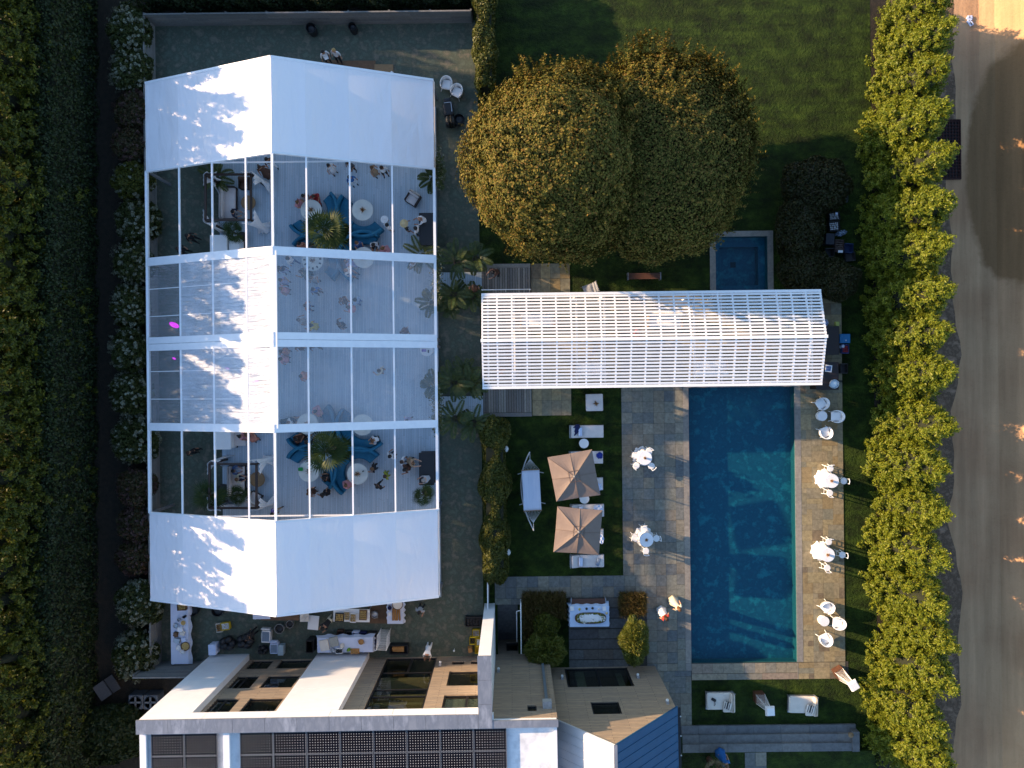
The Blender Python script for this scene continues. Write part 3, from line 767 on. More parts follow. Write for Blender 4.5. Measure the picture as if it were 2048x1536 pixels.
# wing: wood wall beside the stair well, gabled wing
wall_with_openings(-.95, XR, -2.4, 8.0, -.28, .25, [(.75, 1.2, 6.75, 7.35), (-.35, .35, -1.9, -.5)], 'wall', m_siding)
window((.75, 1.2, 6.75, 7.35), -.28, fw=.05); window((-.35, .35, -1.9, -.5), -.28, fw=.06)
GY = -1.12
def gable():
    b = MB(); ops = [(3.05, 6.72, .08, 2.75), (4.08, 5.55, 4.6, 6.0)]
    x0, xc, x1, zr, ze = 2.1, 4.74, 8.38, 9.1, 5.4
    top = lambda x: zr - abs(x - xc) * (zr - ze) / (x1 - xc)
    xs = sorted({x0, xc, x1, 3.05, 6.72, 4.08, 5.55})
    for a, c in zip(xs, xs[1:]):
        m = (a + c) / 2
        cuts = [0] + [q for o in ops if o[0] < m < o[1] for q in (o[2], o[3])]
        for i in range(0, len(cuts), 2):
            lo = cuts[i]; last = i + 1 >= len(cuts)
            ha, hc = (top(a), top(c)) if last else (cuts[i + 1],) * 2
            vs = [(a, GY, lo), (c, GY, lo), (c, GY, hc), (a, GY, ha), (a, GY - .25, lo), (c, GY - .25, lo), (c, GY - .25, hc), (a, GY - .25, ha)]
            b.add(vs, [(1, 0, 3, 2), (4, 5, 6, 7), (0, 1, 5, 4), (3, 7, 6, 2), (0, 4, 7, 3), (1, 2, 6, 5)])
    b.build('gable_wall', m_siding, house)
    w = window(ops[0], GY, vm=(4.9,), fw=.12, inner=(.03, .035, .035)); window(ops[1], GY, fw=.07, inner=(.01, .025, .05), blind=.45)
    b = MB(); b.box((3.9, GY - .35, 1.25), (.5, .25, 2.3)); b.box((6.2, GY - .4, 1.25), (.35, .1, 2.4)); b.build('curtain', col(.3, .29, .2), w)
    b = MB(); b.box((8.25, -6, 2.7), (.25, 9.5, 5.3)); b.build('wall', m_siding, house)
    # standing seam metal roof
    m_seam_shade = mat('standing_seam_shaded', (.012, .075, .17), .6, (.010, .065, .15), 2, metal=.0, spec=.2)  # shade and blue sky reflection of the right slope put into the metal colour
    m_seaml = m_seam_shade
    for sx, nm in ((-1, 'roof'), (1, 'roof')):
        b = MB(); xe = 8.46 if sx > 0 else 1.6
        ze_ = top(xe)
        ya, yb = GY + .04, -12.0
        nrm = Vector((sx * (zr - ze) / (x1 - xc), 0, 1)).normalized()
        b.beam((xc, (ya + yb) / 2, zr + .03), (xe, (ya + yb) / 2, ze_ + .03), ya - yb, .06, up=(sx, 0, 1))
        y = ya - .03
        while y > yb:
            b.beam((xc, y, zr + .075), (xe, y, ze_ + .075), .03, .05, up=(sx, 0, 1)); y -= .44
        b.build(nm, m_seam_shade if sx > 0 else m_seam_lit, house)
    b = MB(); b.box((xc, (ya + yb) / 2, zr + .08), (.16, ya - yb, .05)); b.build('ridge_cap', m_zinc, house)
    b = MB(); b.box((8.55, -6.6, 5.3), (.16, 10.8, .12)); g = b.build('gutter', m_black, house)
    b = MB()
    for k in range(8): b.box((8.62, -1.6 - 1.0 * k, 5.33), (.06, .05, .16))
    b.build('bracket', col(.5, .5, .5), g)
m_seam_lit = mat('standing_seam_lit', (.52, .52, .53), .4, (.48, .48, .5), 2, metal=.15)  # same roof metal, painted lighter for the sunlit left slope
gable()
# downpipe with hopper, wall lamps
b = MB(); b.box((1.72, -.22, 3.4), (.14, .1, 6.8)); dp = b.build('downpipe', col(.14, .17, .2, .4), house)
b = MB(); b.box((1.72, -.1, 7.0), (.44, .34, .36)); b.build('hopper', col(.35, .35, .35, .4), dp)
for x, z, y in ((2.82, 1.6, GY), (7.1, 1.6, GY), (8.05, 4.9, GY), (-4.1, 1.25, YB), (-.75, 2.5, -.28)):
    b = MB(); b.box((x, y + .06, z), (.14, .12, .34)); b.ball((x, y + .16, z + .02), .08, 8, 6, 1); b.build('wall_lamp', [col(.3, .3, .31), col(.7, .7, .68)], house, smooth=False)
# solar panels lie on the roof: each its own thing
def solar_mat():
    m, N, L, b = base_mat('solar_cells')
    b.inputs['Roughness'].default_value = .35; b.inputs['Specular IOR Level'].default_value = .06
    tc = N.new('ShaderNodeTexCoord'); mp = N.new('ShaderNodeMapping'); mp.inputs['Scale'].default_value = (12 / 1.5, 8 / 1.0, 1); L.new(tc.outputs['Object'], mp.inputs[0])
    fr = N.new('ShaderNodeVectorMath'); fr.operation = 'FRACTION'
    ad = N.new('ShaderNodeVectorMath'); ad.operation = 'ADD'; ad.inputs[1].default_value = (100.0, 100.0, 0); L.new(mp.outputs[0], ad.inputs[0]); L.new(ad.outputs[0], fr.inputs[0])
    sb = N.new('ShaderNodeVectorMath'); sb.operation = 'SUBTRACT'; sb.inputs[1].default_value = (.5, .5, 0); L.new(fr.outputs[0], sb.inputs[0])
    ab = N.new('ShaderNodeVectorMath'); ab.operation = 'ABSOLUTE'; L.new(sb.outputs[0], ab.inputs[0])
    sp = N.new('ShaderNodeSeparateXYZ'); L.new(ab.outputs[0], sp.inputs[0])
    sm = N.new('ShaderNodeMath'); sm.operation = 'ADD'; L.new(sp.outputs[0], sm.inputs[0]); L.new(sp.outputs[1], sm.inputs[1])
    gt = N.new('ShaderNodeMath'); gt.operation = 'GREATER_THAN'; gt.inputs[1].default_value = .82; L.new(sm.outputs[0], gt.inputs[0])
    n = N.new('ShaderNodeTexNoise'); n.inputs['Scale'].default_value = 2.5; n.inputs['Detail'].default_value = 8; L.new(tc.outputs['Object'], n.inputs['Vector'])
    r = ramp(N, [(.004, .004, .009), (.008, .007, .010), (.005, .006, .011), (.014, .010, .009)]); L.new(n.outputs[0], r.inputs[0])
    mx = N.new('ShaderNodeMix'); mx.data_type = 'RGBA'; L.new(gt.outputs[0], mx.inputs[0]); L.new(r.outputs[0], mx.inputs[6]); mx.inputs[7].default_value = (.5, .49, .48, 1)
    L.new(mx.outputs[2], b.inputs['Base Color'])
    return m
m_solar = solar_mat(); m_alu = mat('aluminium', (.16, .16, .165), .4, metal=.5)
proto = None
hm = Matrix.Translation((0, -15.6, 0)) @ Matrix.Rotation(HR, 4, 'Z')
nth = ['first', 'second', 'third', 'fourth', 'fifth', 'sixth', 'seventh', 'eighth']
for fx, ncol, fl in ((-17.15, 2, 'small block'), (-12.93, 8, 'large block')):
    for i in range(ncol):
        for j in range(2):
            p = hm @ Vector((fx + .79 + i * 1.583, -.70 - .53 - j * 1.075, 8.0))
            lab = 'solar panel %s from the left, %s row of the %s' % (nth[i], 'second' if j else 'parapet', fl)
            if proto is None:
                proto = thing('solar_panel', lab, 'solar panel', p, HR, 'solar panels on the flat roof')
                b = MB(); b.box((0, 0, .14), (1.5, 1.0, .03)); b.build('cells', m_solar, proto)
                b = MB()
                for y in (-.515, .515): b.box((0, y, .135), (1.56, .03, .05))
                for x in (-.765, .765): b.box((x, 0, .135), (.03, 1.0, .05))
                for x in (-.6, .6): b.box((x, 0, .05), (.05, .9, .1))
                b.build('frame', m_alu, proto)
            else: clone(proto, p, HR, lab)

# ------------------------------------------------------------------ fences round the service yard
m_fence = islandmat('fence_board', [(.17, .17, .165), (.21, .20, .19), (.15, .15, .145), (.19, .18, .165)], .85, 5, .35, .004, 20, (1, 1, 6))
def fence(label, a, c, h, rows=7, back=None):
    d = (c - a); L_ = d.length; t = thing('timber_fence', label, 'fence', a, math.atan2(d.y, d.x))
    b = MB(); n = max(1, round(L_ / 2.4))
    for r in range(rows):
        off = (r % 2) * .5
        xs = [0] + [min(L_, (k + 1 - off) * L_ / n) for k in range(n + 1) if 0 < (k + 1 - off) * L_ / n < L_] + [L_]
        for x0, x1 in zip(xs, xs[1:]):
            if x1 - x0 > .01: b.box(((x0 + x1) / 2, 0, h * (r + .5) / rows), (x1 - x0 - .01, .08, h / rows - .012))
    b.build('boards', m_fence, t)
    for k in range(n + 1):
        b = MB(); b.box((L_ * k / n, .1, h / 2 - .05), (.1, .1, h - .1)); b.build('post', m_fence, t)
    return t
fence('weathered timber fence along the north end of the service yard', Q(317, 44), Q(952, 44), 1.35)
fence('weathered timber fence along the hydrangea side of the service yard', Q(317, 1322), Q(317, 44), 1.3)
fence('taller grey timber fence beside the corner of the house', Q(300, 1316), Q(404, 1316), 2.3, 12)
# ------------------------------------------------------------------ trees, hedges, plants
nr = np.random.default_rng(11)
def unit(a): return a / np.maximum(np.linalg.norm(a, axis=1, keepdims=True), 1e-9)
def leafquads(c, n, size, asp=.55, t=None):
    N = len(c)
    if t is None:
        t = np.cross(n, unit(nr.normal(size=(N, 3))))
    t = unit(t); b = unit(np.cross(n, t))
    s = np.asarray(size).reshape(-1, 1) * np.ones((N, 1))
    return np.stack([c - t * s / 2, c + b * s * asp / 2, c + t * s / 2, c - b * s * asp / 2], 1)
def quadmesh(name, q, mats, idx=None, parent=None, extra=None):
    N = len(q); me = bpy.data.meshes.new(name)
    me.vertices.add(N * 4); me.vertices.foreach_set('co', np.ascontiguousarray(q, dtype=np.float32).ravel())
    me.loops.add(N * 4); me.loops.foreach_set('vertex_index', np.arange(N * 4, dtype=np.int32))
    me.polygons.add(N); me.polygons.foreach_set('loop_start', np.arange(N, dtype=np.int32) * 4)
    for m in (mats if isinstance(mats, list) else [mats]): me.materials.append(m)
    if idx is not None: me.polygons.foreach_set('material_index', np.asarray(idx, dtype=np.int32))
    me.update(calc_edges=True)
    return link(name, me, parent)
def sph(N, zmin=-1.0):
    z = nr.uniform(zmin, 1, N); a = nr.uniform(0, 2 * np.pi, N); r = np.sqrt(1 - z * z)
    return np.stack([r * np.cos(a), r * np.sin(a), z], 1)
def lumpy(d, K, width, amp):
    k = unit(sph(K)); g = nr.uniform(.5, 1, K)
    dt = np.clip(d @ k.T, -1, 1)
    return amp * np.max(g * np.exp(-np.arccos(dt) ** 2 / (2 * width ** 2)), axis=1)
m_horn = leafmat('hornbeam_leaf', [(.045, .048, .010), (.07, .072, .014), (.11, .10, .020), (.17, .135, .03), (.15, .085, .025)], .12, .6, .08)
m_cyp = leafmat('cypress_leaf', [(.075, .105, .008), (.125, .16, .011), (.18, .205, .015), (.24, .245, .025)], .4)
m_ley = leafmat('leyland_leaf', [(.022, .033, .005), (.045, .058, .006), (.08, .09, .008), (.13, .13, .011)], .3)
m_hedge = leafmat('hedge_leaf', [(.016, .026, .008), (.022, .034, .010), (.028, .042, .012)], .2)
m_bush = leafmat('bush_leaf', [(.018, .023, .006), (.03, .035, .009), (.04, .036, .010), (.03, .02, .008)], .25)
m_yew = leafmat('yew_leaf', [(.035, .045, .008), (.07, .08, .012), (.11, .105, .018)], .25)
m_hyd = leafmat('hydrangea_leaf', [(.025, .036, .009), (.045, .058, .014), (.065, .068, .018)], .25)
m_hydr = leafmat('hydrangea_leaf_red', [(.035, .04, .014), (.06, .05, .02), (.09, .05, .03)], .25)
m_flow = leafmat('panicle', [(.10, .095, .06), (.17, .17, .11), (.30, .33, .25), (.13, .105, .07)], .3)
m_pink = leafmat('pink_panicle', [(.06, .035, .03), (.09, .05, .045), (.12, .075, .06)], .3)
m_palm = leafmat('palm_leaf', [(.03, .05, .012), (.05, .08, .02), (.075, .10, .025), (.10, .115, .03)], .3, .4, .4)
m_fan = leafmat('fan_palm_leaf', [(.02, .042, .012), (.035, .06, .015), (.055, .075, .018)], .25, .5, .15)
m_bam = leafmat('bamboo_leaf', [(.06, .085, .012), (.10, .125, .018), (.15, .16, .025), (.19, .17, .03)], .3, .45, .35)
m_grs = leafmat('grass_blade', [(.06, .06, .014), (.10, .08, .022), (.13, .09, .03), (.08, .045, .02)], .3)
m_bark = mat('bark', (.07, .05, .035), .9, (.04, .03, .02), 12, bump=.02)
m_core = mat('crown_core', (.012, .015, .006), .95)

def trunk(parent, h, r, limbs=5, spread=1.2):
    b = MB(); b.tube([(0, 0, 0), (.04, .02, h * .35), (0, 0, h * .8)], r, 8, r1=r * .5)
    for k in range(limbs):
        a = 2 * math.pi * k / limbs + .4
        b.tube([(0, 0, h * .3), (spread * .5 * math.cos(a), spread * .5 * math.sin(a), h * .5), (spread * math.cos(a), spread * math.sin(a), h * .75)], r * .45, 5, r1=r * .12)
    return b.build('trunk', m_bark, parent)

# two clipped hornbeams whose crowns meet
def hornbeam(label, px, py, rx, ry, rz_, cz, N):
    p = P(px, py, cz); t = thing('hornbeam_tree', label, 'tree', (p.x, p.y, 0), 0, 'bronze hornbeam trees')
    trunk(t, cz + rz_ * .5, .22, 7, 2.4)
    d = sph(N, -.75)
    lum = lumpy(d, 170, .13, .13) + lumpy(d, 11, .5, .22) - .08
    depth = nr.exponential(.075, N)
    shoot = (nr.uniform(size=N) < .12) * nr.uniform(0, .05, N)
    k = (.88 + lum - depth + shoot).reshape(-1, 1)
    c = d * k * np.array([rx, ry, rz_]) + np.array([0, 0, cz])
    # leafy shoots standing out of the crown, unevenly
    S = 760; sd = sph(S, -.2); keep = (np.sin(sd[:, 0] * 7 + sd[:, 1] * 4) + nr.normal(size=S) * .8) > -.2; sd = sd[keep]; S = len(sd)
    sr = (.86 + lumpy(sd, 60, .2, .1)).reshape(-1, 1); root = sd * sr * np.array([rx, ry, rz_]) + np.array([0, 0, cz])
    dr = unit(sd * .8 + np.array([0, 0, .75]) + nr.normal(size=(S, 3)) * .25); per = 38; f = nr.uniform(0, 1, (S * per, 1)) * np.repeat(nr.uniform(.4, 1.2, (S, 1)), per, 0)
    c2 = np.repeat(root, per, 0) + np.repeat(dr, per, 0) * f + nr.normal(size=(S * per, 3)) * .07 * (1.2 - f)
    c = np.concatenate([c, c2]); d = np.concatenate([d, np.repeat(sd, per, 0)]); N = len(c)
    n = unit(d * 1.5 + nr.normal(size=(N, 3)) * .55)
    quadmesh('crown', leafquads(c, n, nr.uniform(.08, .18, N), .62), m_horn, None, t)
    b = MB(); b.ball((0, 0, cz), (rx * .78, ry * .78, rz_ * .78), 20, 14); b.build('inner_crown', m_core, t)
hornbeam('bronze-green hornbeam with dense rounded crown, nearer the tent', 1112, 325, 4.7, 5.35, 3.5, 4.5, 130000)
hornbeam('bronze-green hornbeam with dense rounded crown, nearer the open lawn', 1322, 302, 5.25, 6.1, 2.4, 3.5, 135000)

# feathery conical conifers
def conifer_mesh(h, rb, tips, per, spray, seed, PW_=1.6):
    global nr
    nr = np.random.default_rng(seed)
    u = 1 - np.sqrt(nr.uniform(0.004, 1, tips)); u = np.clip(u * (1.05 if PW_ < 4 else 1.35), 0, .985)
    a = nr.uniform(0, 2 * np.pi, tips)
    rad = rb * (1 - u ** PW_) * nr.uniform(.62, 1.1, tips) + .06
    base = np.stack([rad * np.cos(a), rad * np.sin(a), .15 + u * (h - .15)], 1)
    out = np.stack([np.cos(a), np.sin(a), np.full(tips, .75) + u * .6], 1); out = unit(out + nr.normal(size=(tips, 3)) * .22)
    base = np.repeat(base, per, 0); o = np.repeat(out, per, 0); N = len(base)
    along = nr.uniform(-.55, .22, N).reshape(-1, 1)
    side = nr.normal(size=(N, 3)) * .12 * (1.15 - (along + .55))
    c = base + o * along + side
    t = unit(o + nr.normal(size=(N, 3)) * .45)
    n = unit(o * .75 + nr.normal(size=(N, 3)) * .5 + np.array([0, 0, .15])); t = unit(t - n * (t * n).sum(1, keepdims=True))
    return leafquads(c, n, nr.uniform(.7, 1.3, N) * spray, .42, t)
def conifers(name, cat, group, mesh_args, m, spots, labf):
    protos = []
    for sd in range(3):
        t = thing(name, '', cat)
        h, rb = mesh_args[0], mesh_args[1]
        b = MB(); b.tube([(0, 0, 0), (0, 0, h * .5), (0, 0, h * .93)], .13, 7, r1=.02); b.build('trunk', m_bark, t)
        quadmesh('crown', conifer_mesh(*mesh_args, 40 + sd, 1.25 if name == 'cypress_tree' else 6.0), m, None, t)
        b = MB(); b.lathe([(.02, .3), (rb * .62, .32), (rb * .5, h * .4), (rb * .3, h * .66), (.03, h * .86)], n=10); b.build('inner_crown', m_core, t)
        protos.append(t)
    for i, (x, y, sc) in enumerate(spots):
        src = protos[i % 3]
        o = src if i < 3 else copy_tree(src)
        o.location = (x, y, 0); o.rotation_euler = (0, 0, rng.uniform(0, 6.28)); o.scale = (sc * rng.uniform(.95, 1.08),) * 2 + (sc,)
        o['label'] = labf(i); o['category'] = cat; o['group'] = group
ordn = ['first', 'second', 'third', 'fourth', 'fifth', 'sixth', 'seventh', 'eighth', 'ninth', 'tenth', 'eleventh', 'twelfth', 'thirteenth', 'fourteenth', 'fifteenth', 'sixteenth', 'seventeenth', 'eighteenth', 'nineteenth', 'twentieth', 'twenty-first', 'twenty-second', 'twenty-third', 'twenty-fourth', 'twenty-fifth', 'twenty-sixth', 'twenty-seventh', 'twenty-eighth', 'twenty-ninth', 'thirtieth', 'thirty-first']
tipy = [-35, 40, 118, 205, 295, 395, 482, 575, 660, 745, 855, 945, 1035, 1130, 1225, 1300, 1385, 1475, 1560]
spots = []
for i, ty in enumerate(tipy):
    sc = rng.uniform(.9, 1.06); h = 5.6 * sc
    p = P(1908 + rng.uniform(-10, 8), ty, h)
    spots.append((p.x - .1, p.y, sc))
conifers('cypress_tree', 'tree', 'cypress trees along the dirt road', (5.7, 1.85, 420, 80, .155), m_cyp, spots, lambda i: 'feathery yellow-green cypress, %s from the top in the road-side row' % ordn[i])
spots = [(-26.2 + rng.uniform(-.35, .4), 24.5 - 1.55 * i + rng.uniform(-.3, .3), rng.uniform(.93, 1.06)) for i in range(31)]
conifers('leyland_tree', 'tree', 'tall conifers above the clipped hedge', (7.85, 1.5, 300, 66, .19), m_ley, spots, lambda i: 'tall yellow-tipped conifer above the clipped hedge, %s from the top' % ordn[i])
spots = [(-28.0 + rng.uniform(-.35, .45), 22 - 2.4 * i + rng.uniform(-.6, .6), rng.uniform(.85, 1.12)) for i in range(20)]
conifers('evergreen_tree', 'tree', 'shorter conifers behind the tall row', (5.6, 1.7, 200, 44, .28), m_ley, spots, lambda i: 'shorter conifer at the far left edge, %s from the top' % ordn[i])

# clipped hedges: leafy skin over a dark body
def hedge(name, label, p0, p1, w, h, N, m, size=.15, rough=.12, rounded=.25, cat='hedge', group=None):
    d = p1 - p0; L_ = d.length; t = thing(name, label, cat, (p0.x, p0.y, 0), math.atan2(d.y, d.x), group)
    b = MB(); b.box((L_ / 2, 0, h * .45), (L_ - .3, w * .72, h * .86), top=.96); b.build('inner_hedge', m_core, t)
    per = 2 * h + w; s = nr.uniform(0, per, N); x = nr.uniform(-w * .1, L_ + w * .1, N)
    y = np.where(s < h, -w / 2, np.where(s > h + w, w / 2, s - h - w / 2)); z = np.where(s < h, s, np.where(s > h + w, per - s, h))
    # round the shoulders
    e = np.clip((z - (h - rounded)) / rounded, 0, 1) * np.clip((np.abs(y) - (w / 2 - rounded)) / rounded, 0, 1)
    y = y * (1 - .3 * e * rounded / (w / 2)); z = z - .3 * rounded * e
    ph = nr.uniform(0, 6.28, 8)
    lump = rough * (np.sin(x * 1.7 + ph[0]) * .5 + np.sin(x * 4.1 + z * 3 + ph[1]) * .5 + np.sin(y * 5 + x * 2.3 + ph[2]) * .5)
    endf = np.clip((np.abs(x - L_ / 2) - (L_ / 2 - .5)) / .5, 0, 1.2)
    nrm = np.stack([np.sign(x - L_ / 2) * endf, np.where(np.abs(y) > w / 2 - .05, np.sign(y), y / w), np.where(z > h - .1, 1, .25)], 1); nrm = unit(nrm)
    c = np.stack([x, y * (1 - .25 * endf ** 2), z - .15 * endf ** 2], 1) + nrm * (lump - nr.exponential(.06, N)).reshape(-1, 1)
    n = unit(nrm * .8 + nr.normal(size=(N, 3)) * .6)
    quadmesh('foliage', leafquads(c, n, nr.uniform(.7, 1.3, N) * size, .6), m, None, t)
    return t
hedge('clipped_hedge', 'long tall clipped hedge with a dark green face left of the hydrangeas', Vector((-25.1, -25, 0)), Vector((-25.1, 24, 0)), 1.5, 4.3, 62000, m_hedge, .17)
a, c = Q(300, 20), Q(945, 20)
hedge('clipped_hedge', 'dark hedge behind the timber fence at the north end of the yard', a + Vector((0, 1.2, 0)), c + Vector((0, 1.2, 0)), 2.4, 1.9, 22000, m_hedge, .17, .2)
hedge('clipped_hedge', 'narrow hedge beside the yard above the two hornbeams', Q(978, 195), Q(978, -60), 1.15, 2.0, 15000, m_yew, .15, .16, .4)
hedge('clipped_hedge', 'lumpy low hedge between the hammock lawn and the tent yard', Q(987, 1158), Q(989, 838), 1.4, 1.5, 36000, m_yew, .14, .2, .5)

# shrubs
def shrub(name, label, px, py, rx, ry, h, N, m, size, group=None, blossoms=None, cat='shrub', K=28, nb=55, cone=False, par=None):
    p = P(px, py, h * .55); t = thing(name, label, cat, (p.x, p.y, 0), 0, group)
    d = sph(N, -.55); k = (.82 + lumpy(d, K, .24, .22) - nr.exponential(.07, N)).reshape(-1, 1)
    c = d * k * np.array([rx, ry, h * .5]) + np.array([0, 0, h * .5])
    n = unit(d * .6 + nr.normal(size=(N, 3)) * .6)
    quadmesh('foliage', leafquads(c, n, nr.uniform(.7, 1.35, N) * size, .5), m, None, t)
    b = MB(); b.ball((0, 0, h * .45), (rx * .72, ry * .72, h * .38), 14, 9); b.build('inner_foliage', m_core, t)
    b = MB()
    for q in range(5): b.tube([(0, 0, 0), (.3 * rx * math.cos(q * 1.3), .3 * ry * math.sin(q * 1.3), h * .5)], .025, 5)
    b.build('stems', m_bark, t)
    if blossoms is not None:
        dd = sph(nb, .0); dd[:, 0] *= 1.0
        kk = (.86 + lumpy(dd, K, .24, .16)).reshape(-1, 1)
        cc = dd * kk * np.array([rx, ry, h * .5]) + np.array([0, 0, h * .5])
        per = 34; C2 = np.repeat(cc, per, 0); D2 = np.repeat(unit(dd + np.array([0, 0, .35])), per, 0); M_ = len(C2)
        tt = nr.uniform(-.5, .5, M_).reshape(-1, 1); taper = .10 * (.75 - tt * .9)
        pos = C2 + D2 * tt * .26 + unit(nr.normal(size=(M_, 3))) * taper
        quadmesh('blossoms', leafquads(pos, unit(pos - C2 + D2 * .4 + nr.normal(size=(M_, 3)) * .02), nr.uniform(.06, .10, M_), .9), blossoms, None, t)
    return t
for lab, px, py, rx, ry, h, mm, fl, nb in (
        ('hydrangea bush with many cream panicles at the north corner of the yard', 258, 62, 1.25, 1.7, 1.9, m_hyd, m_flow, 95),
        ('hydrangea bush with cream panicles below the north corner bush', 262, 142, 1.3, 1.5, 1.9, m_hyd, m_flow, 85),
        ('reddish hydrangea bush beside the white north roof of the tent', 268, 222, 1.2, 1.4, 1.7, m_hydr, m_pink, 80),
        ('dull green hydrangea bush with few pink heads near the tent roof edge', 262, 290, 1.2, 1.1, 1.7, m_hydr, m_pink, 45),
        ('loose green hydrangea bush with small round white flowers', 266, 362, 1.3, 1.3, 1.6, m_yew, m_flow, 24),
        ('hydrangea bush with dusky cream panicles beside the open north bay', 276, 442, 1.35, 1.4, 1.8, m_hyd, m_flow, 80),
        ('hydrangea bush with cream panicles beside the first clear roof bay', 266, 525, 1.25, 1.4, 1.9, m_hyd, m_flow, 85),
        ('hydrangea bush with tan panicles left of the pink lamp', 262, 612, 1.2, 1.5, 1.9, m_hyd, m_flow, 85),
        ('hydrangea bush with cream panicles beside the double roof beam', 260, 700, 1.25, 1.5, 1.9, m_hyd, m_flow, 80),
        ('hydrangea bush with tan panicles beside the second clear roof bay', 262, 788, 1.25, 1.5, 1.9, m_hyd, m_flow, 80),
        ('hydrangea bush with dense cream panicles beside the open south bay', 272, 880, 1.45, 1.6, 1.9, m_hyd, m_flow, 100),
        ('dark hydrangea bush with pink heads left of the south bay end', 272, 975, 1.25, 1.3, 1.7, m_hydr, m_pink, 60),
        ('dusky pink hydrangea bush beside the top of the south white roof', 274, 1050, 1.2, 1.2, 1.7, m_hydr, m_pink, 80),
        ('reddish hydrangea bush beside the lower south white roof', 272, 1115, 1.2, 1.1, 1.7, m_hydr, m_pink, 70),
        ('large hydrangea bush with cream panicles left of the catering table', 280, 1205, 1.5, 1.5, 1.9, m_hyd, m_flow, 100),
        ('hydrangea bush with large cream panicles by the house corner', 270, 1310, 1.35, 1.6, 1.9, m_hyd, m_flow, 95)):
    shrub('hydrangea_bush', lab, px, py, rx, ry, h, 5200, mm, .2, 'hydrangea bushes along the yard fence', fl, nb=nb)
for lab, px, py, rx, ry, h in (('rounded dark bush above the stack of catering crates', 1632, 370, 2.2, 1.75, 2.4), ('rounded dark bush to the right of the spa', 1598, 455, 1.55, 2.0, 2.3),
                               ('dark bush between the spa and the pergola corner', 1612, 545, 1.7, 1.6, 2.2), ('dark bush below the catering crates', 1672, 560, 1.5, 1.35, 2.2)):
    shrub('evergreen_bush', lab, px, py, rx, ry, h, 13000, m_bush, .16, 'dark bushes right of the spa')
shrub('low_conifer', 'low dark feathery conifer at the corner of the house', 225, 1465, 2.3, 1.9, 1.6, 7000, m_hedge, .3, K=14)
shrub('round_bush', 'clipped round green bush between the grasses and bamboo', 1092, 1252, .85, .8, 1.4, 8000, m_ley, .09)
for lab, px, py, rx, ry, N in (('dark bamboo clump against the wood siding beside the stair well', 1090, 1300, 1.3, 1.15, 7000), ('sunlit bamboo clump right of the terrace', 1268, 1282, .95, 1.5, 7000)):
    p = P(px, py, .9); t = thing('bamboo_clump', lab, 'shrub', (p.x, p.y, 0))
    d = sph(N, -.3); k = (.75 + lumpy(d, 26, .25, .28) - nr.exponential(.08, N)).reshape(-1, 1)
    c = d * k * np.array([rx, ry, 1.0]) + np.array([0, 0, .95])
    tt = unit(d + nr.normal(size=(N, 3)) * .5 + np.array([0, 0, -.2])); n = unit(np.cross(tt, nr.normal(size=(N, 3))) + d * .5)
    quadmesh('foliage', leafquads(c, n, nr.uniform(.18, .34, N), .2, tt), m_bam, None, t)
    b = MB(); b.ball((0, 0, .7), (rx * .6, ry * .6, .6), 12, 8); b.build('inner_foliage', m_core, t)
    b = MB()
    for q in range(14): b.tube([(.5 * rx * math.cos(q * 2.4), .5 * ry * math.sin(q * 2.4), 0), (.6 * rx * math.cos(q * 2.4), .6 * ry * math.sin(q * 2.4), 1.4)], .015, 5)
    b.build('canes', mat('cane', (.12, .13, .04), .5), t)
for lab, px, py, rx, ry in (('bronze ornamental grass bed beside the stair well rail', 1088, 1210, 1.25, .75), ('bronze ornamental grass bed right of the buffet table', 1265, 1208, .75, .65), ('bronze grass edging the left side of the stone terrace', 1062, 1248, .4, .9)):
    p = P(px, py, .4); N = 3400; t = thing('ornamental_grass', lab, 'ornamental grass', (p.x, p.y, 0), 0, 'bronze grass beds of the terrace')
    x = nr.uniform(-rx, rx, N); y = nr.uniform(-ry, ry, N); ang = nr.uniform(0, 6.28, N)
    tt = unit(np.stack([np.cos(ang) * .7, np.sin(ang) * .7, nr.uniform(.4, 1.4, N)], 1)); c = np.stack([x, y, nr.uniform(.25, .6, N)], 1)
    n = unit(np.cross(tt, nr.normal(size=(N, 3))))
    quadmesh('blades', leafquads(c, n, nr.uniform(.35, .7, N), .07, tt), m_grs, None, t)

# palms
def frond(base, az, el, L_, droop, nleaf, ll, w=.05):
    pts = []; q = []
    p = np.array(base, float); e = el
    for i in range(13):
        pts.append(p.copy()); dv = np.array([math.cos(az) * math.cos(e), math.sin(az) * math.cos(e), math.sin(e)])
        p = p + dv * L_ / 12; e -= droop / 12
    pts = np.array(pts)
    for i in range(nleaf):
        f = .18 + .82 * i / nleaf; k = f * 12; j = min(11, int(k)); pos = pts[j] + (pts[j + 1] - pts[j]) * (k - j)
        d = pts[j + 1] - pts[j]; d = d / np.linalg.norm(d)
        sd = np.cross(d, [0, 0, 1]); sd /= max(np.linalg.norm(sd), 1e-6); up = np.cross(sd, d)
        ln = ll * (math.sin(math.pi * min(1, f * .85 + .15)) ** .6 + .15)
        for s in (-1, 1):
            t = d * .75 + sd * s * .9 + up * .12; t = t / np.linalg.norm(t); nn = np.cross(t, d); nn /= max(np.linalg.norm(nn), 1e-6)
            c = pos + t * ln / 2; b_ = np.cross(nn, t)
            q.append([pos, c + b_ * w / 2, pos + t * ln, c - b_ * w / 2])
    return np.array(q), pts
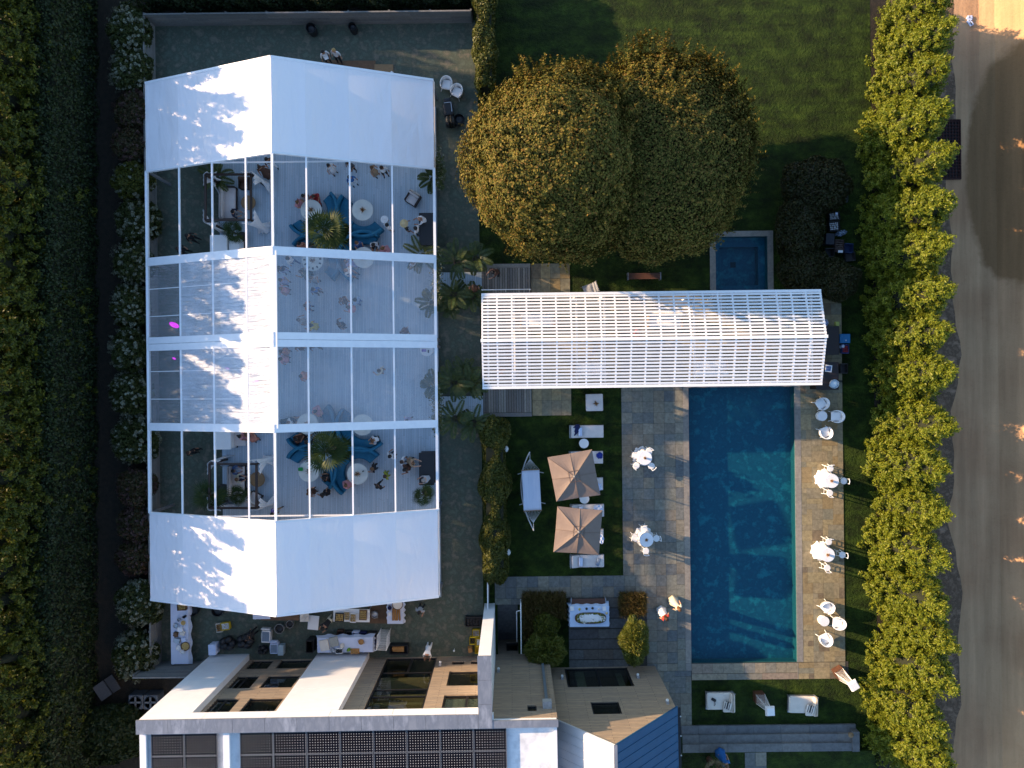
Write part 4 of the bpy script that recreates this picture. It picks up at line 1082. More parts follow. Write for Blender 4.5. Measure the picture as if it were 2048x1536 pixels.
def feather_palm(nf=11, L_=1.5, stem=.7):
    t = thing('areca_palm', '', 'potted palm')
    b = MB(); b.lathe([(.16, 0), (.24, .38), (.22, .4), (.2, .34)], n=14); b.build('pot', col(.06, .05, .045), t)
    qs = []; b = MB()
    for i in range(nf):
        az = 2.4 * i + rng.uniform(-.3, .3); q, pts = frond((.05 * math.cos(az), .05 * math.sin(az), stem), az, rng.uniform(.5, 1.25), L_ * rng.uniform(.8, 1.1), rng.uniform(1.0, 1.7), 26, .34, .055)
        qs.append(q); b.tube([(0, 0, .35)] + [tuple(p) for p in pts], .012, 4, r1=.004)
    b.build('stems', col(.10, .12, .03), t)
    quadmesh('fronds', np.concatenate(qs), m_palm, None, t)
    return t
def fan_palm(nf=15, L_=.78, h=2.6, pot=True):
    t = thing('fan_palm', '', 'potted palm')
    b = MB(); b.lathe([(.34, 0), (.48, .55), (.45, .57), (.42, .5)], n=18); b.build('planter', col(.02, .02, .022, .4), t)
    b = MB(); b.tube([(0, 0, .4), (.03, .02, h * .6), (0, 0, h)], .1, 8, r1=.07); b.build('trunk', m_bark, t)
    qs = []; b = MB()
    for i in range(nf):
        az = 2.4 * i + rng.uniform(-.25, .25); e = rng.uniform(-.25, .7) if i < 11 else rng.uniform(.6, 1.4); d = np.array([math.cos(az) * math.cos(e), math.sin(az) * math.cos(e), math.sin(e)])
        pl = rng.uniform(.3, .6) if i < 11 else rng.uniform(.06, .2); o = np.array([0, 0, h]) + d * pl; b.tube([(0, 0, h), tuple(o)], .013, 4)
        sd = np.cross(d, [0, 0, 1]); sd /= np.linalg.norm(sd); up = np.cross(sd, d)
        for k in range(15):
            f = -1.3 + 2.6 * k / 14; dr = d * math.cos(f) + sd * math.sin(f) - np.array([0, 0, .28]) * abs(math.sin(k * 1.7)) * .4
            dr /= np.linalg.norm(dr); ln = L_ * (1.1 - .35 * abs(f) / 1.3); bb = np.cross(up, dr); c = o + dr * ln * .55
            qs.append([o, c + bb * .03, o + dr * ln - np.array([0, 0, .12]), c - bb * .03])
    b.build('petioles', col(.09, .10, .03), t)
    quadmesh('fronds', np.array(qs), m_fan, None, t)
    return t
ap = [feather_palm(11, 1.45, .75), feather_palm(12, 1.2, .6), feather_palm(10, 1.65, .9)]
apl = [(905, 586, 'areca palm south of the north walkway near the tent'), (944, 590, 'areca palm south of the north walkway near the deck'), (912, 520, 'areca palm north of the north walkway near the tent'),
       (950, 512, 'areca palm north of the north walkway under the hornbeam edge'), (862, 604, 'areca palm reaching under the clear roof at the north walkway'), (906, 765, 'areca palm north of the south walkway near the tent'),
       (940, 768, 'areca palm north of the south walkway near the deck'), (866, 768, 'areca palm leaning under the clear roof at the south walkway'), (908, 838, 'areca palm south of the south walkway near the tent'),
       (946, 848, 'areca palm south of the south walkway by the low hedge'), (864, 352, 'areca palm in the north-east corner of the open bay'), (843, 508, 'areca palm beside the north black bar'),
       (426, 352, 'areca palm beside the north cabana post'), (900, 612, 'small areca palm tucked below the north walkway pair'), (930, 742, 'small areca palm above the south walkway pair')]
for i, (px, py, lab) in enumerate(apl):
    src = ap[i % 3]; o = src if i < 3 else copy_tree(src)
    z0 = FZ if px < 878 and px > 445 else 0
    p = P(px, py, 1.2); o.location = (p.x, p.y, z0); o.rotation_euler = (0, 0, rng.uniform(0, 6.28)); o['label'] = lab; o['group'] = 'potted areca palms'
    o.scale = (.62,) * 3 if i > 12 else (.8,) * 3
fp = fan_palm(); 
fl = [(648, 458, 2.6, 1.18, 'big fan palm in the middle of the north blue sofas'), (652, 903, 2.6, 1.18, 'big fan palm in the middle of the south blue sofas'), (478, 470, 1.3, .62, 'small fan palm beside the north white bar'),
      (438, 985, 1.3, .85, 'fan palm beside the south cabana post'), (852, 985, 1.2, .6, 'small fan palm below the south black bar'), (488, 985, 1.0, .55, 'small fan palm at the end of the south cabana sofa')]
for i, (px, py, z, sc, lab) in enumerate(fl):
    o = fp if i == 0 else copy_tree(fp)
    p = P(px, py, z * sc + .2); o.location = (p.x, p.y, FZ); o.scale = (sc,) * 3; o.rotation_euler = (0, 0, i * 1.1); o['label'] = lab; o['group'] = 'potted fan palms'
# low dark fern planters under the two big palms
for px, py, lab in ((682, 468, 'dark round planter of ferns beside the north big palm'), (683, 898, 'dark round planter of ferns beside the south big palm')):
    p = P(px, py, .8); t = thing('fern_planter', lab, 'planter', (p.x, p.y, FZ)); N = 900
    b = MB(); b.lathe([(.4, 0), (.55, .5), (.5, .5), (.48, .42)], n=20); b.build('tub', col(.015, .015, .017, .35), t)
    ang = nr.uniform(0, 6.28, N); rr = np.sqrt(nr.uniform(0, 1, N)) * .62; c = np.stack([rr * np.cos(ang), rr * np.sin(ang), .55 + .25 * (1 - rr)], 1)
    tt = unit(np.stack([np.cos(ang), np.sin(ang), nr.uniform(.0, .9, N)], 1)); quadmesh('fronds', leafquads(c, unit(np.cross(tt, nr.normal(size=(N, 3))) + [0, 0, .6]), .26, .25, tt), m_fan, None, t)
# flowering vines on the tent posts
for px, py, ry, lab in ((868, 548, 1.3, 'pale flowering vine on the tent eave by the north walkway'), (869, 812, 1.1, 'pale flowering vine on the tent eave by the south walkway'), (871, 845, .5, 'small vine on the tent post below the south walkway'), (872, 330, .8, 'vine on the tent eave by the open north bay')):
    p = P(px, py, 2.2); t = thing('flowering_vine', lab, 'vine', (p.x + .12, p.y, 0)); N = 700
    c = np.stack([nr.normal(size=N) * .14, nr.normal(size=N) * ry * .5, 2.3 - nr.exponential(.35, N)], 1); c[:, 2] = np.clip(c[:, 2], .05, 2.8)
    quadmesh('leaves', leafquads(c, unit(nr.normal(size=(N, 3)) + [0, 0, .6]), nr.uniform(.08, .17, N), .55), [m_palm, m_flow], (nr.uniform(size=N) < .3), t)
    b = MB(); b.tube([(0, 0, 0), (.05, .1, 1.2), (0, 0, 2.4)], .02, 5); b.build('stem', m_bark, t)
# ------------------------------------------------------------------ furniture and objects
def at(px, py, zt=0.0, z0=0.0):
    p = P(px, py, zt); return (p.x, p.y, z0)
def seg(px, py, z0=0.0):
    return at(px, py, z0 + .4, z0)
m_cushion = mat('cushion', (.62, .57, .55), .85, (.55, .50, .49), 3, bump=.006, bscale=20)
m_cream = mat('cream_cushion', (.68, .62, .54), .85, (.60, .55, .48), 3, bump=.006, bscale=20)
m_cloth = mat('white_cloth', (.78, .78, .80), .8, (.70, .70, .73), 3, bump=.01, bscale=6)
m_plast = mat('white_plastic', (.70, .70, .70), .4, (.75, .75, .75), 2)
m_blue = mat('blue_velvet', (.008, .115, .21), .75, (.014, .15, .26), 4, bump=.004, bscale=15)
m_teal = mat('dark_teal_cloth', (.02, .07, .10), .8)
m_marble = mat('marble', (.62, .64, .60), .3, [(.55, .58, .55), (.42, .43, .42)], 2.2, 9, lo=.45, hi=.8)
m_dkwood = mat('dark_wood', (.035, .018, .011), .5, (.02, .011, .008), 5, stretch=(1, 8, 1))
m_wood = mat('oak', (.26, .16, .075), .55, (.20, .12, .055), 4, stretch=(1, 6, 1))
m_brown = mat('brown_wood', (.10, .045, .025), .5, (.07, .03, .02), 5, stretch=(1, 7, 1))
m_ply = mat('plywood', (.15, .085, .045), .75, (.10, .055, .03), 2.5, 8)
m_steel = mat('steel', (.45, .46, .48), .3, metal=.8)
m_dark = mat('dark_plastic', (.014, .015, .018), .45)
m_yell = mat('yellow_plastic', (.60, .42, .015), .45)
m_navy = mat('navy_towel', (.008, .014, .075), .9, bump=.01, bscale=30)
m_lblue = mat('pale_blue_towel', (.45, .55, .78), .9, (.62, .66, .78), 12, bump=.01, bscale=20)
m_sand = mat('umbrella_canvas', (.195, .148, .125), .8, (.178, .134, .113), 4)
m_dry = leafmat('dried_palm', [(.22, .10, .035), (.32, .16, .06), (.40, .22, .09)], .2)
m_bread = mat('bread', (.42, .22, .07), .7, (.30, .14, .04), 8)
m_food = mat('food', (.30, .13, .03), .6, [(.5, .36, .12), (.16, .06, .02)], 22)

def cushion(name, par, c, d, m, r=.06, rz=0, tilt=0, puff=.015):
    b = MB(); b.pill(c, d, r, rz, 0, puff, tilt); return b.build(name, m, par, True)

# curved blue sofas, tables and centrepieces
def arcsofa(label, cx, cy, a0, a1, ri=.86, ro=1.42):
    x, y, z = at(cx, cy, FZ + .75, FZ)
    am = R((a0 + a1) / 2); t = thing('curved_sofa', label, 'sofa', (x + 1.15 * math.cos(am), y + 1.15 * math.sin(am), FZ), 0, 'curved blue sofas round the white tables')
    c = (-1.15 * math.cos(am), -1.15 * math.sin(am)); A0, A1 = R(a0), R(a1)
    def roll(r0, r1, z0, z1, nm, tp=0.0):
        b = MB(); n = max(8, int((a1 - a0) / 5)); prof = [(r0, z0), (r0 - .01, z1 - .06), (r0 + .05, z1), (r1 - .05, z1), (r1 + .01, z1 - .06), (r1, z0)]
        vs = []
        for i in range(n + 1):
            th = A0 + (A1 - A0) * i / n; f = min(1, min(i, n - i) / 1.2) ; 
            for r_, z_ in prof:
                zz = z_ - tp * (1 - max(0.0, math.sin(math.pi * i / n)) ** .6) * (1 if z_ > .5 else 0)
                vs.append((c[0] + r_ * math.cos(th), c[1] + r_ * math.sin(th), zz))
        k = len(prof); fs = [(i * k + j, i * k + (j + 1) % k, (i + 1) * k + (j + 1) % k, (i + 1) * k + j) for i in range(n) for j in range(k)]
        fs += [tuple(range(k - 1, -1, -1)), tuple(n * k + j for j in range(k))]
        b.add(vs, fs); return b.build(nm, m_blue, t)
    roll(ri, ro - .02, .1, .44, 'seat'); roll(ro, ro + .16, .1, .86, 'backrest', .22)
    for th in (A0 + .12, A1 - .12):
        b = MB(); b.tube([(c[0] + 1.15 * math.cos(th), c[1] + 1.15 * math.sin(th), 0), (c[0] + 1.15 * math.cos(th), c[1] + 1.15 * math.sin(th), .12)], .025); b.build('leg', m_dark, t)
def rtable(label, px, py, r=.61, h=.75, z0=FZ, m=m_marble, group='round white tables in the tent', name='round_table'):
    t = thing(name, label, 'table', at(px, py, z0 + h, z0), rng.uniform(0, 3), group)
    b = MB(); b.lathe([(r - .03, h - .035), (r, h - .02), (r, h - .008), (r - .008, h)], n=40); b.build('tabletop', m, t)
    b = MB(); b.lathe([(.06, .03), (.05, h - .04)], n=14); b.build('pedestal', m_plast, t)
    b = MB(); b.lathe([(.32, 0), (.3, .025), (.06, .04)], n=24); b.build('foot', m_plast, t)
    return t
def spray(label, px, py, z, r=.2, group='dried palm centrepieces'):
    t = thing('dried_centrepiece', label, 'centrepiece', at(px, py, z + .12, z), rng.uniform(0, 6), group); N = 46
    b = MB(); b.lathe([(.05, 0), (.07, .09), (.045, .1)], n=12); b.build('vase', col(.3, .2, .12), t)
    a = nr.uniform(0, 6.28, N); e = nr.uniform(.1, 1.3, N); d = np.stack([np.cos(a) * np.cos(e), np.sin(a) * np.cos(e), np.sin(e)], 1)
    quadmesh('leaves', leafquads(d * r * .55 + [0, 0, .1], unit(np.cross(d, nr.normal(size=(N, 3)))), r * nr.uniform(.8, 1.25, N), .14, d), m_dry, None, t)
for lab, px, py in (('beside the three women at the north sofas', 622, 420), ('standing bare with one dried spray by the north sofas', 725, 420), ('strewn with dark napkins behind the first roof beam', 625, 521), ('half under the first roof beam, next to the pink dress', 727, 515),
                    ('half under the third roof beam, beside the dark armchair', 615, 848), ('half under the third roof beam, right of the south palm', 725, 850), ('with a green bag on it, left of the south palm', 618, 943), ('with two bottles on it, south-east of the south palm', 715, 948)):
    rtable('round white marble-topped table ' + lab, px, py)
    spray('dried palm spray, round table ' + lab.replace('standing bare with one dried spray', 'left bare').replace('half under the', 'under').replace('with a green bag on it', 'with green bag').replace('with two bottles on it', 'with two bottles'), px, py, FZ + .75, .22)
for lab, cx, cy, a0, a1 in (('upper-left piece of blue curved sofa at the bare north table', 725, 420, 143, 228), ('lower piece of blue curved sofa at the bare north table', 725, 420, 231, 318), ('blue curved sofa right of the three women', 622, 420, -25, 45),
                            ('short blue curved sofa below the three women, left of the palm', 622, 420, 213, 280), ('blue curved sofa above the napkin-strewn table', 625, 521, 55, 142), ('blue curved sofa right of the napkin-strewn table', 625, 521, -45, 22),
                            ('blue curved sofa above the table with the pink dress', 727, 515, 58, 140), ('blue curved sofa left of the table with the pink dress', 727, 515, 143, 238), ('blue curved sofa right of the dark armchair table', 615, 848, -35, 45),
                            ('blue curved seat under the two people with tan legs', 615, 848, 215, 262), ('upper-left piece of blue curved sofa right of the south palm', 725, 850, 143, 226), ('lower piece of blue curved sofa right of the south palm', 725, 850, 229, 314),
                            ('blue curved sofa above the table with the green bag', 618, 943, 92, 150), ('blue curved sofa right of the table with the green bag', 618, 943, -42, 12), ('blue curved sofa above the table with two bottles', 715, 948, 42, 122), ('blue curved sofa left of the table with two bottles', 715, 948, 126, 232)):
    arcsofa(lab, cx, cy, a0, a1)
for i in range(11):
    a = i * .571 + .2; r = .46; x, y, z = at(625, 521, FZ + .75, FZ + .75)
    b = MB(); b.box((0, 0, .012), (.13, .09, .02), 0); b.box((.01, .01, .028), (.10, .07, .014), .3)
    o = b.build('napkin', m_dark, None, False, (x + r * math.cos(a), y + r * math.sin(a), z), a); tag(o, 'dark folded napkin on the table behind the first roof beam', 'napkin', 'dark napkins round the table')
def smallthing(name, label, cat, px, py, z, fn, m, smooth=False, rz=0, group=None):
    b = MB(); fn(b); o = b.build(name, m, None, smooth, at(px, py, z, z), rz); return tag(o, label, cat, group)
smallthing('handbag', 'green handbag on the white table left of the south palm', 'bag', 602, 938, FZ + .76, lambda b: (b.pill((0, 0, .09), (.26, .2, .18), .05), b.tube([(-.08, 0, .16), (-.05, 0, .24), (.05, 0, .24), (.08, 0, .16)], .012)), col(.01, .30, .06), True)
for px, py, lab in ((727, 942, 'dark bottle nearer the dried spray on the south-east table'), (706, 960, 'dark bottle at the edge of the south-east table')):
    smallthing('bottle', lab, 'bottle', px, py, FZ + .76, lambda b: b.lathe([(.04, 0), (.04, .18), (.015, .24), (.015, .31)], n=10), col(.02, .03, .02, .2), True)

# cabanas with tied white drapes, sofas and low tables
def cabana(label, corners, curt):
    z = 2.45; cs = [P(px, py, z + FZ) for px, py in corners]
    cx = sum(c.x for c in cs) / 4; cy = sum(c.y for c in cs) / 4
    t = thing('cabana', label, 'cabana', (cx, cy, FZ), 0, 'dark wood cabanas')
    L_ = [Vector((c.x - cx, c.y - cy, 0)) for c in cs]
    for i in range(4):
        a, c = L_[i], L_[(i + 1) % 4]
        b = MB(); b.beam((a.x, a.y, z), (c.x, c.y, z), .11, .11); b.build('beam', m_dkwood, t)
        b = MB(); b.box((a.x, a.y, z / 2 - .03), (.1, .1, z - .06)); b.build('post', m_dkwood, t)
    for i in curt:
        a = L_[i]; sx, sy = -math.copysign(1, a.x), -math.copysign(1, a.y); b = MB()
        def fn(s, v):
            # gathered at mid height, flared at top and hem, wrapping the corner
            h = z - .05 - v * (z - .08); g = .12 + .85 * abs(v - .5) ** 1.3 if v < .5 else .12 + .65 * (v - .5) ** 1.1
            d = (s - .5) * 2; w = .05 * math.sin(s * 34 + v * 3)
            ux = max(0, d) * g * 1.5; uy = max(0, -d) * g * 1.5
            bulge = .11 + .06 * math.sin(s * 34); o_ = -.09 - .16 * max(0, v - .5)
            ax_, ay_ = a.x + sx * o_, a.y + sy * o_
            return (ax_ + sx * ux - sx * (bulge if d < 0 else 0) * .5 + w * .3, ay_ + sy * uy - sy * (bulge if d > 0 else 0) * .5 + w * .3, h)
        b.grid(fn, 34, 16)
        ob = b.build('drape', m_cloth, t, True)
        sm = ob.modifiers.new('thickness', 'SOLIDIFY'); sm.thickness = .012
cabana('dark wood cabana with tied white drapes, in the open north bay', [(411, 349), (502, 349), (502, 440), (411, 440)], (0, 1, 2, 3))
cabana('dark wood cabana with tied white drapes, in the open south bay', [(419, 928), (513, 928), (513, 1016), (419, 1016)], (0, 1, 2, 3))
def sofa(label, px, py, w, d, rz, m=m_cushion, frame=m_dkwood, z0=FZ, name='sofa', cat='sofa', arms=True, group=None):
    t = thing(name, label, cat, seg(px, py, z0), rz, group)
    b = MB()
    b.box((0, 0, .2), (w, d, .1))
    for x in (-1, 1):
        for y in (-1, 1): b.box((x * (w / 2 - .06), y * (d / 2 - .06), .08), (.06, .06, .16))
    b.build('frame', frame, t)
    cushion('seat', t, (0, -.08, .36), (w - .06, d - .22, .22), m, .07)
    cushion('backrest', t, (0, d / 2 - .12, .56), (w - .04, .22, .56), m, .08)
    if arms:
        for x in (-1, 1):
            b = MB(); b.box((x * (w / 2 - .02), 0, .42), (.06, d - .04, .36)); b.build('armrest', frame, t)
    return t
sofa('pale two-seat sofa with dark wood frame in the north cabana', 457, 407, 1.9, .86, R(90))
sofa('pale two-seat sofa with dark wood frame in the south cabana', 474, 961, 1.75, .9, R(90))
sofa('dark armchair beside the north cabana drape', 490, 367, .62, .66, R(0), m_brown, m_dkwood, name='armchair', cat='armchair')
sofa('pale armchair turned toward the south cabana table', 509, 997, .66, .66, R(150), m_cushion, m_dkwood, name='armchair', cat='armchair')
sofa('pale armchair alone on the floor near the north black bar', 826, 397, .72, .72, R(-32), m_cushion, m_dkwood, name='armchair', cat='armchair')
sofa('dark teal armchair at the table under the third roof beam', 578, 847, .8, .7, R(12), m_teal, m_dark, name='armchair', cat='armchair')
for lab, px, py, r in (('round oak stump table in the north cabana', 496, 405, .42), ('round oak stump table in the south cabana', 514, 959, .44)):
    t = thing('stump_table', lab, 'side table', at(px, py, FZ + .45, FZ), 0, 'round oak tables of the cabanas')
    b = MB(); b.lathe([(r * .9, .36), (r, .38), (r, .44), (r * .97, .45)], n=28); b.build('tabletop', m_wood, t)
    b = MB(); b.lathe([(r * .55, 0), (r * .4, .2), (r * .6, .37)], n=18); b.build('base', m_brown, t)
def bar(label, px, py, w, d, h, m, mt, name='bar_counter', z0=FZ, rz=.0105):
    t = thing(name, label, 'bar', at(px, py, z0 + h, z0), rz)
    b = MB(); b.box((0, 0, h / 2 - .03), (w - .08, d - .08, h - .06)); b.build('body', m, t)
    b = MB(); b.pill((0, 0, h - .02), (w, d, .06), .015); b.build('counter', mt, t)
    b = MB(); b.box((0, 0, .05), (w - .02, d - .02, .1)); b.build('plinth', m_dark, t)
    return t
bar('black bar counter at the edge of the north bay', 853, 458, .85, 1.85, 1.1, m_dkwood, m_dark)
bar('black bar counter at the edge of the south bay', 853, 938, .85, 1.85, 1.1, m_dkwood, m_dark)
bar('white bar counter by the first roof beam', 437, 490, .98, 1.15, 1.1, m_plast, m_plast)
bar('white back bar right of the first-beam bar', 468, 491, .6, .95, .92, m_plast, m_plast)
bar('white bar counter by the third roof beam', 444, 878, .98, 1.2, 1.1, m_plast, m_plast)
bar('white bench seat of the pink-clad group by the third beam', 478, 878, .75, .8, .5, m_plast, m_cushion, 'white_bench')
rtable('small round white table at the tent edge under the double beam', 853, 699, .38, .78, group=None, m=m_plast)
smallthing('folded_shawl', 'purple shawl on the round table at the tent edge', 'shawl', 848, 701, FZ + .79, lambda b: b.pill((0, 0, .03), (.26, .16, .06), .03), col(.22, .14, .42), True)
smallthing('sunglasses_case', 'dark case on the round table at the tent edge', 'case', 857, 703, FZ + .79, lambda b: b.pill((0, 0, .03), (.07, .18, .05), .02), m_dark, True)
# band gear behind the clear roof, with pink party lights that are switched on
def emit(name, c, s):
    m, N, L, b = base_mat(name); b.inputs['Emission Color'].default_value = (*c, 1); b.inputs['Emission Strength'].default_value = s; b.inputs['Base Color'].default_value = (*c, 1); return m
m_pinkl = emit('pink_lamp', (.62, .0, .62), .55); m_pinkp = emit('pale_pink_lamp', (.6, .15, .6), .35)
for lab, px, py, r, z, m in (('large glowing magenta party light at the left edge of the tent', 348, 650, .26, 1.2, m_pinkl), ('small glowing magenta light below the double beam', 348, 717, .1, 1.2, m_pinkl), ('small pale pink light on a stand by the stage', 455, 737, .1, 1.6, m_pinkp), ('broad pale pink light near the ridge line', 510, 761, .2, 1.3, m_pinkp)):
    t = thing('party_light', lab, 'stage light', at(px, py, z, 0), .3, 'pink party lights')
    b = MB(); b.tube([(0, 0, .02), (0, 0, z - .2)], .02)
    for k in range(3): b.tube([(0, 0, .35), (.35 * math.cos(k * 2.1), .35 * math.sin(k * 2.1), .02)], .015)
    b.build('stand', m_dark, t)
    b = MB(); b.lathe([(r * .5, z - .22), (r, z - .04), (r * 1.02, z - .02)], n=20); hs_ = b.build('housing', m_dark, t); hs_.scale = (1.3, .62, 1); hs_.rotation_euler = (0, 0, -.7)
    b = MB(); b.lathe([(r * .95, z - .03), (r * .8, z), (r * .3, z + .02)], n=20); ln_ = b.build('lens', m, t); ln_.scale = (1.3, .62, 1); ln_.rotation_euler = (0, 0, -.7)
for lab, px, py in (('black loudspeaker left of the low stage', 352, 690), ('black loudspeaker below the low stage', 372, 792)):
    t = thing('loudspeaker', lab, 'loudspeaker', at(px, py, .6, 0), .2, 'loudspeakers of the band')
    b = MB(); b.box((0, 0, .5), (.5, .5, 1.0), 0, 0, .9); b.build('cabinet', m_dark, t)
    b = MB(); b.box((.26, 0, .5), (.03, .42, .86)); b.build('grille', col(.03, .03, .03), t)
t = thing('stage', 'low pale stage platform behind the clear left roof slope', 'stage', at(400, 735, .4, 0), .01)
b = MB(); b.box((0, 0, .36), (2.4, 3.2, .06)); b.build('deck', col(.30, .33, .36), t)
b = MB()
for x in (-1.1, 0, 1.1):
    for y in (-1.5, 0, 1.5): b.box((x, y, .17), (.08, .08, .33))
b.build('legs', m_steel, t)
t = thing('keyboard', 'pale keyboard on a stand on the low stage', 'keyboard', at(408, 712, 1.3, .39), .4)
b = MB(); b.box((0, 0, .88), (1.2, .34, .1)); b.build('case', col(.4, .42, .45), t); b = MB(); b.beam((-.4, 0, 0), (.4, 0, .84), .04, .04); b.beam((.4, 0.06, 0), (-.4, 0.06, .84), .04, .04); b.build('stand', m_dark, t)

# loungers, parasols, ottoman and hammock on the side lawn
loungers = []
def lounger(label, px, py):
    t = thing('sun_lounger', label, 'sun lounger', at(px, py, .35, 0), .0105, 'sun loungers facing the pool')
    b = MB(); b.box((.0, 0, .26), (2.0, .74, .05))
    b.build('frame', m_steel, t)
    for x in (-.93, .93):
        for y in (-.33, .33):
            q = MB(); q.box((x, y, .12), (.05, .05, .24)); q.build('leg', m_steel, t)
    b = MB()
    for y in (-.35, .35): b.tube([(-.98, y, .28), (-.98, y, .62)], .02)
    b.tube([(-.98, -.35, .62), (-.98, .35, .62)], .02); b.build('back_frame', m_steel, t)
    cushion('mattress', t, (.27, 0, .36), (1.44, .72, .15), m_cushion, .06)
    cushion('backrest', t, (-.66, 0, .47), (.58, .72, .14), m_cushion, .06, tilt=R(24))
    cushion('pillow', t, (-.38, 0, .52), (.24, .52, .12), m_lblue if 'white' not in label else m_cloth, .05, tilt=R(14))
    return t
L0 = [(1173, 863, 'sun lounger with a navy towel over its back, nearest the ottoman'), (1172, 915, 'sun lounger mostly under the upper parasol with a blue towel'), (1172, 968, 'sun lounger half hidden under the lower edge of the upper parasol'),
      (1174, 1021, 'sun lounger under the upper edge of the lower parasol, with patterned towel'), (1173, 1071, 'sun lounger hidden under the middle of the lower parasol'), (1174, 1122, 'sun lounger with white pillow, nearest the stone path')]
for i, (px, py, lab) in enumerate(L0):
    if i == 0: lp = lounger(lab, px, py)
    else: clone(lp, at(px, py, .35, 0), .0105, lab)
def towel(name, label, px, py, w, d, z, m, rz):
    b = MB()
    ph = rng.uniform(0, 6)
    def fn(s, v): return ((s - .5) * w * (1 + .15 * math.sin(v * 7 + ph)), (v - .5) * d * (1 + .15 * math.sin(s * 6 + ph)), .03 * math.sin(s * 11 + ph) * math.sin(v * 9) + .03)
    b.grid(fn, 12, 12); o = b.build(name, m, None, True, at(px, py, z, z), rz)
    sm = o.modifiers.new('thickness', 'SOLIDIFY'); sm.thickness = .02
    return tag(o, label, 'towel')
towel('towel', 'navy towel thrown over the back of the top lounger', 1151, 860, .36, .68, .56, m_navy, R(-32))
towel('towel', 'royal blue towel on the lounger under the upper parasol', 1199, 911, .34, .34, .47, mat('royal_towel', (.008, .03, .24), .9), R(20))
towel('towel', 'pale blue towel at the foot of the half-hidden lounger', 1199, 974, .26, .4, .47, m_lblue, R(8))
towel('towel', 'patterned white and blue towel at the foot of the fourth lounger', 1196, 1018, .5, .44, .48, m_lblue, R(-10))
towel('towel', 'pale towel at the foot of the lounger hidden by the lower parasol', 1202, 1078, .3, .5, .47, m_lblue, R(5))
smallthing('folded_robe', 'grey-blue robe on the foot of the lowest lounger', 'robe', 1196, 1124, .45, lambda b: b.pill((0, 0, .04), (.2, .45, .09), .04), col(.16, .22, .32), True, R(-15))
def parasol(label, pts, top, zt=2.9, ze=2.4):
    cs = [P(px, py, ze) for px, py in pts]; tp = P(top[0], top[1], zt); cx, cy = tp.x, tp.y
    t = thing('parasol', label, 'parasol', (cx, cy, 0), 0, 'square sand-coloured parasols')
    b = MB(); L_ = [(c.x - cx, c.y - cy) for c in cs]
    for i in range(4):
        a, c = L_[i], L_[(i + 1) % 4]
        for p0, p1 in ((a, ((a[0] + c[0]) / 2 * .985, (a[1] + c[1]) / 2 * .985)), (((a[0] + c[0]) / 2 * .985, (a[1] + c[1]) / 2 * .985), c)):
            def fn(s, v): return ((p0[0] + (p1[0] - p0[0]) * s) * v, (p0[1] + (p1[1] - p0[1]) * s) * v, zt - (zt - ze) * (v ** 1.08) - .045 * math.sin(math.pi * v) * math.sin(math.pi * s))
            b.grid(fn, 4, 8)
            def fl(s, v): return (p0[0] + (p1[0] - p0[0]) * s, p0[1] + (p1[1] - p0[1]) * s, ze - .12 * v)
            b.grid(fl, 4, 1)
    o = b.build('canopy', m_sand, t)
    b = MB()
    for i in range(4):
        a, c = L_[i], L_[(i + 1) % 4]; mid = ((a[0] + c[0]) / 2 * .985, (a[1] + c[1]) / 2 * .985)
        for q in (a, mid): b.tube([(q[0] * v, q[1] * v, zt + .006 - (zt - ze) * (v ** 1.08)) for v in (.06, .3, .55, .8, 1)], .011, 4)
        b.tube([(a[0] * .24, a[1] * .24, zt + .012 - (zt - ze) * (.24 ** 1.08)), (mid[0] * .24, mid[1] * .24, zt + .004 - (zt - ze) * (.24 ** 1.08)), (c[0] * .24, c[1] * .24, zt + .012 - (zt - ze) * (.24 ** 1.08))], .012, 4)
    b.build('seams', col(.15, .105, .085), o)
    b = MB()
    for a in L_: b.tube([(0, 0, zt - .07), (a[0] * .98, a[1] * .98, ze - .035)], .014, 5)
    b.build('ribs', m_wood, t)
    b = MB(); b.tube([(0, 0, .05), (0, 0, zt)], .03, 10); b.build('pole', m_wood, t)
    b = MB(); b.lathe([(.09, zt + .0), (.06, zt + .05), (.03, zt + .12), (.008, zt + .15)], n=14); b.build('finial', m_steel, t)
    b = MB(); b.lathe([(.34, 0), (.33, .06), (.06, .09)], n=20); b.build('base', m_dark, t)
parasol('sand-coloured square parasol, tilted corner toward the pergola', [(1095, 915), (1184, 899), (1201, 990), (1113, 1003)], (1149, 953))
parasol('sand-coloured square parasol set squarely above the lower loungers', [(1115, 1013), (1205, 1021), (1198, 1110), (1107, 1104)], (1158, 1064))
def drum(label, px, py, r, h, z0=0, m=m_plast, group=None):
    t = thing('drum_table', label, 'side table', at(px, py, z0 + h, z0), 0, group)
    b = MB(); b.lathe([(r * .92, h - .03), (r, h - .015), (r * .98, h)], n=28); b.build('tabletop', m, t)
    b = MB(); b.lathe([(r * .75, 0), (r * .95, h * .3), (r * .95, h * .7), (r * .8, h - .03)], n=20, ripple=.04, nr=10); b.build('base', m_plast, t)
drum('round white side table between the two top loungers', 1168, 887, .28, .42)
drum('round white side table peeking out between the parasols', 1169, 998, .28, .42)
t = thing('ottoman', 'square pale ottoman on the grass south of the pergola', 'ottoman', at(1189, 805, .4, 0), .02)
cushion('cushion', t, (0, 0, .31), (1.0, 1.0, .2), m_cushion, .06); b = MB(); b.box((0, 0, .12), (.9, .9, .2)); b.build('base', m_cushion, t)
spray('dried palm spray on the square pale ottoman', 1192, 807, .42, .2)
t = thing('hammock', 'white fabric hammock on a curved stand on the side lawn', 'hammock', at(1063, 980, .5, 0), R(3))
b = MB()
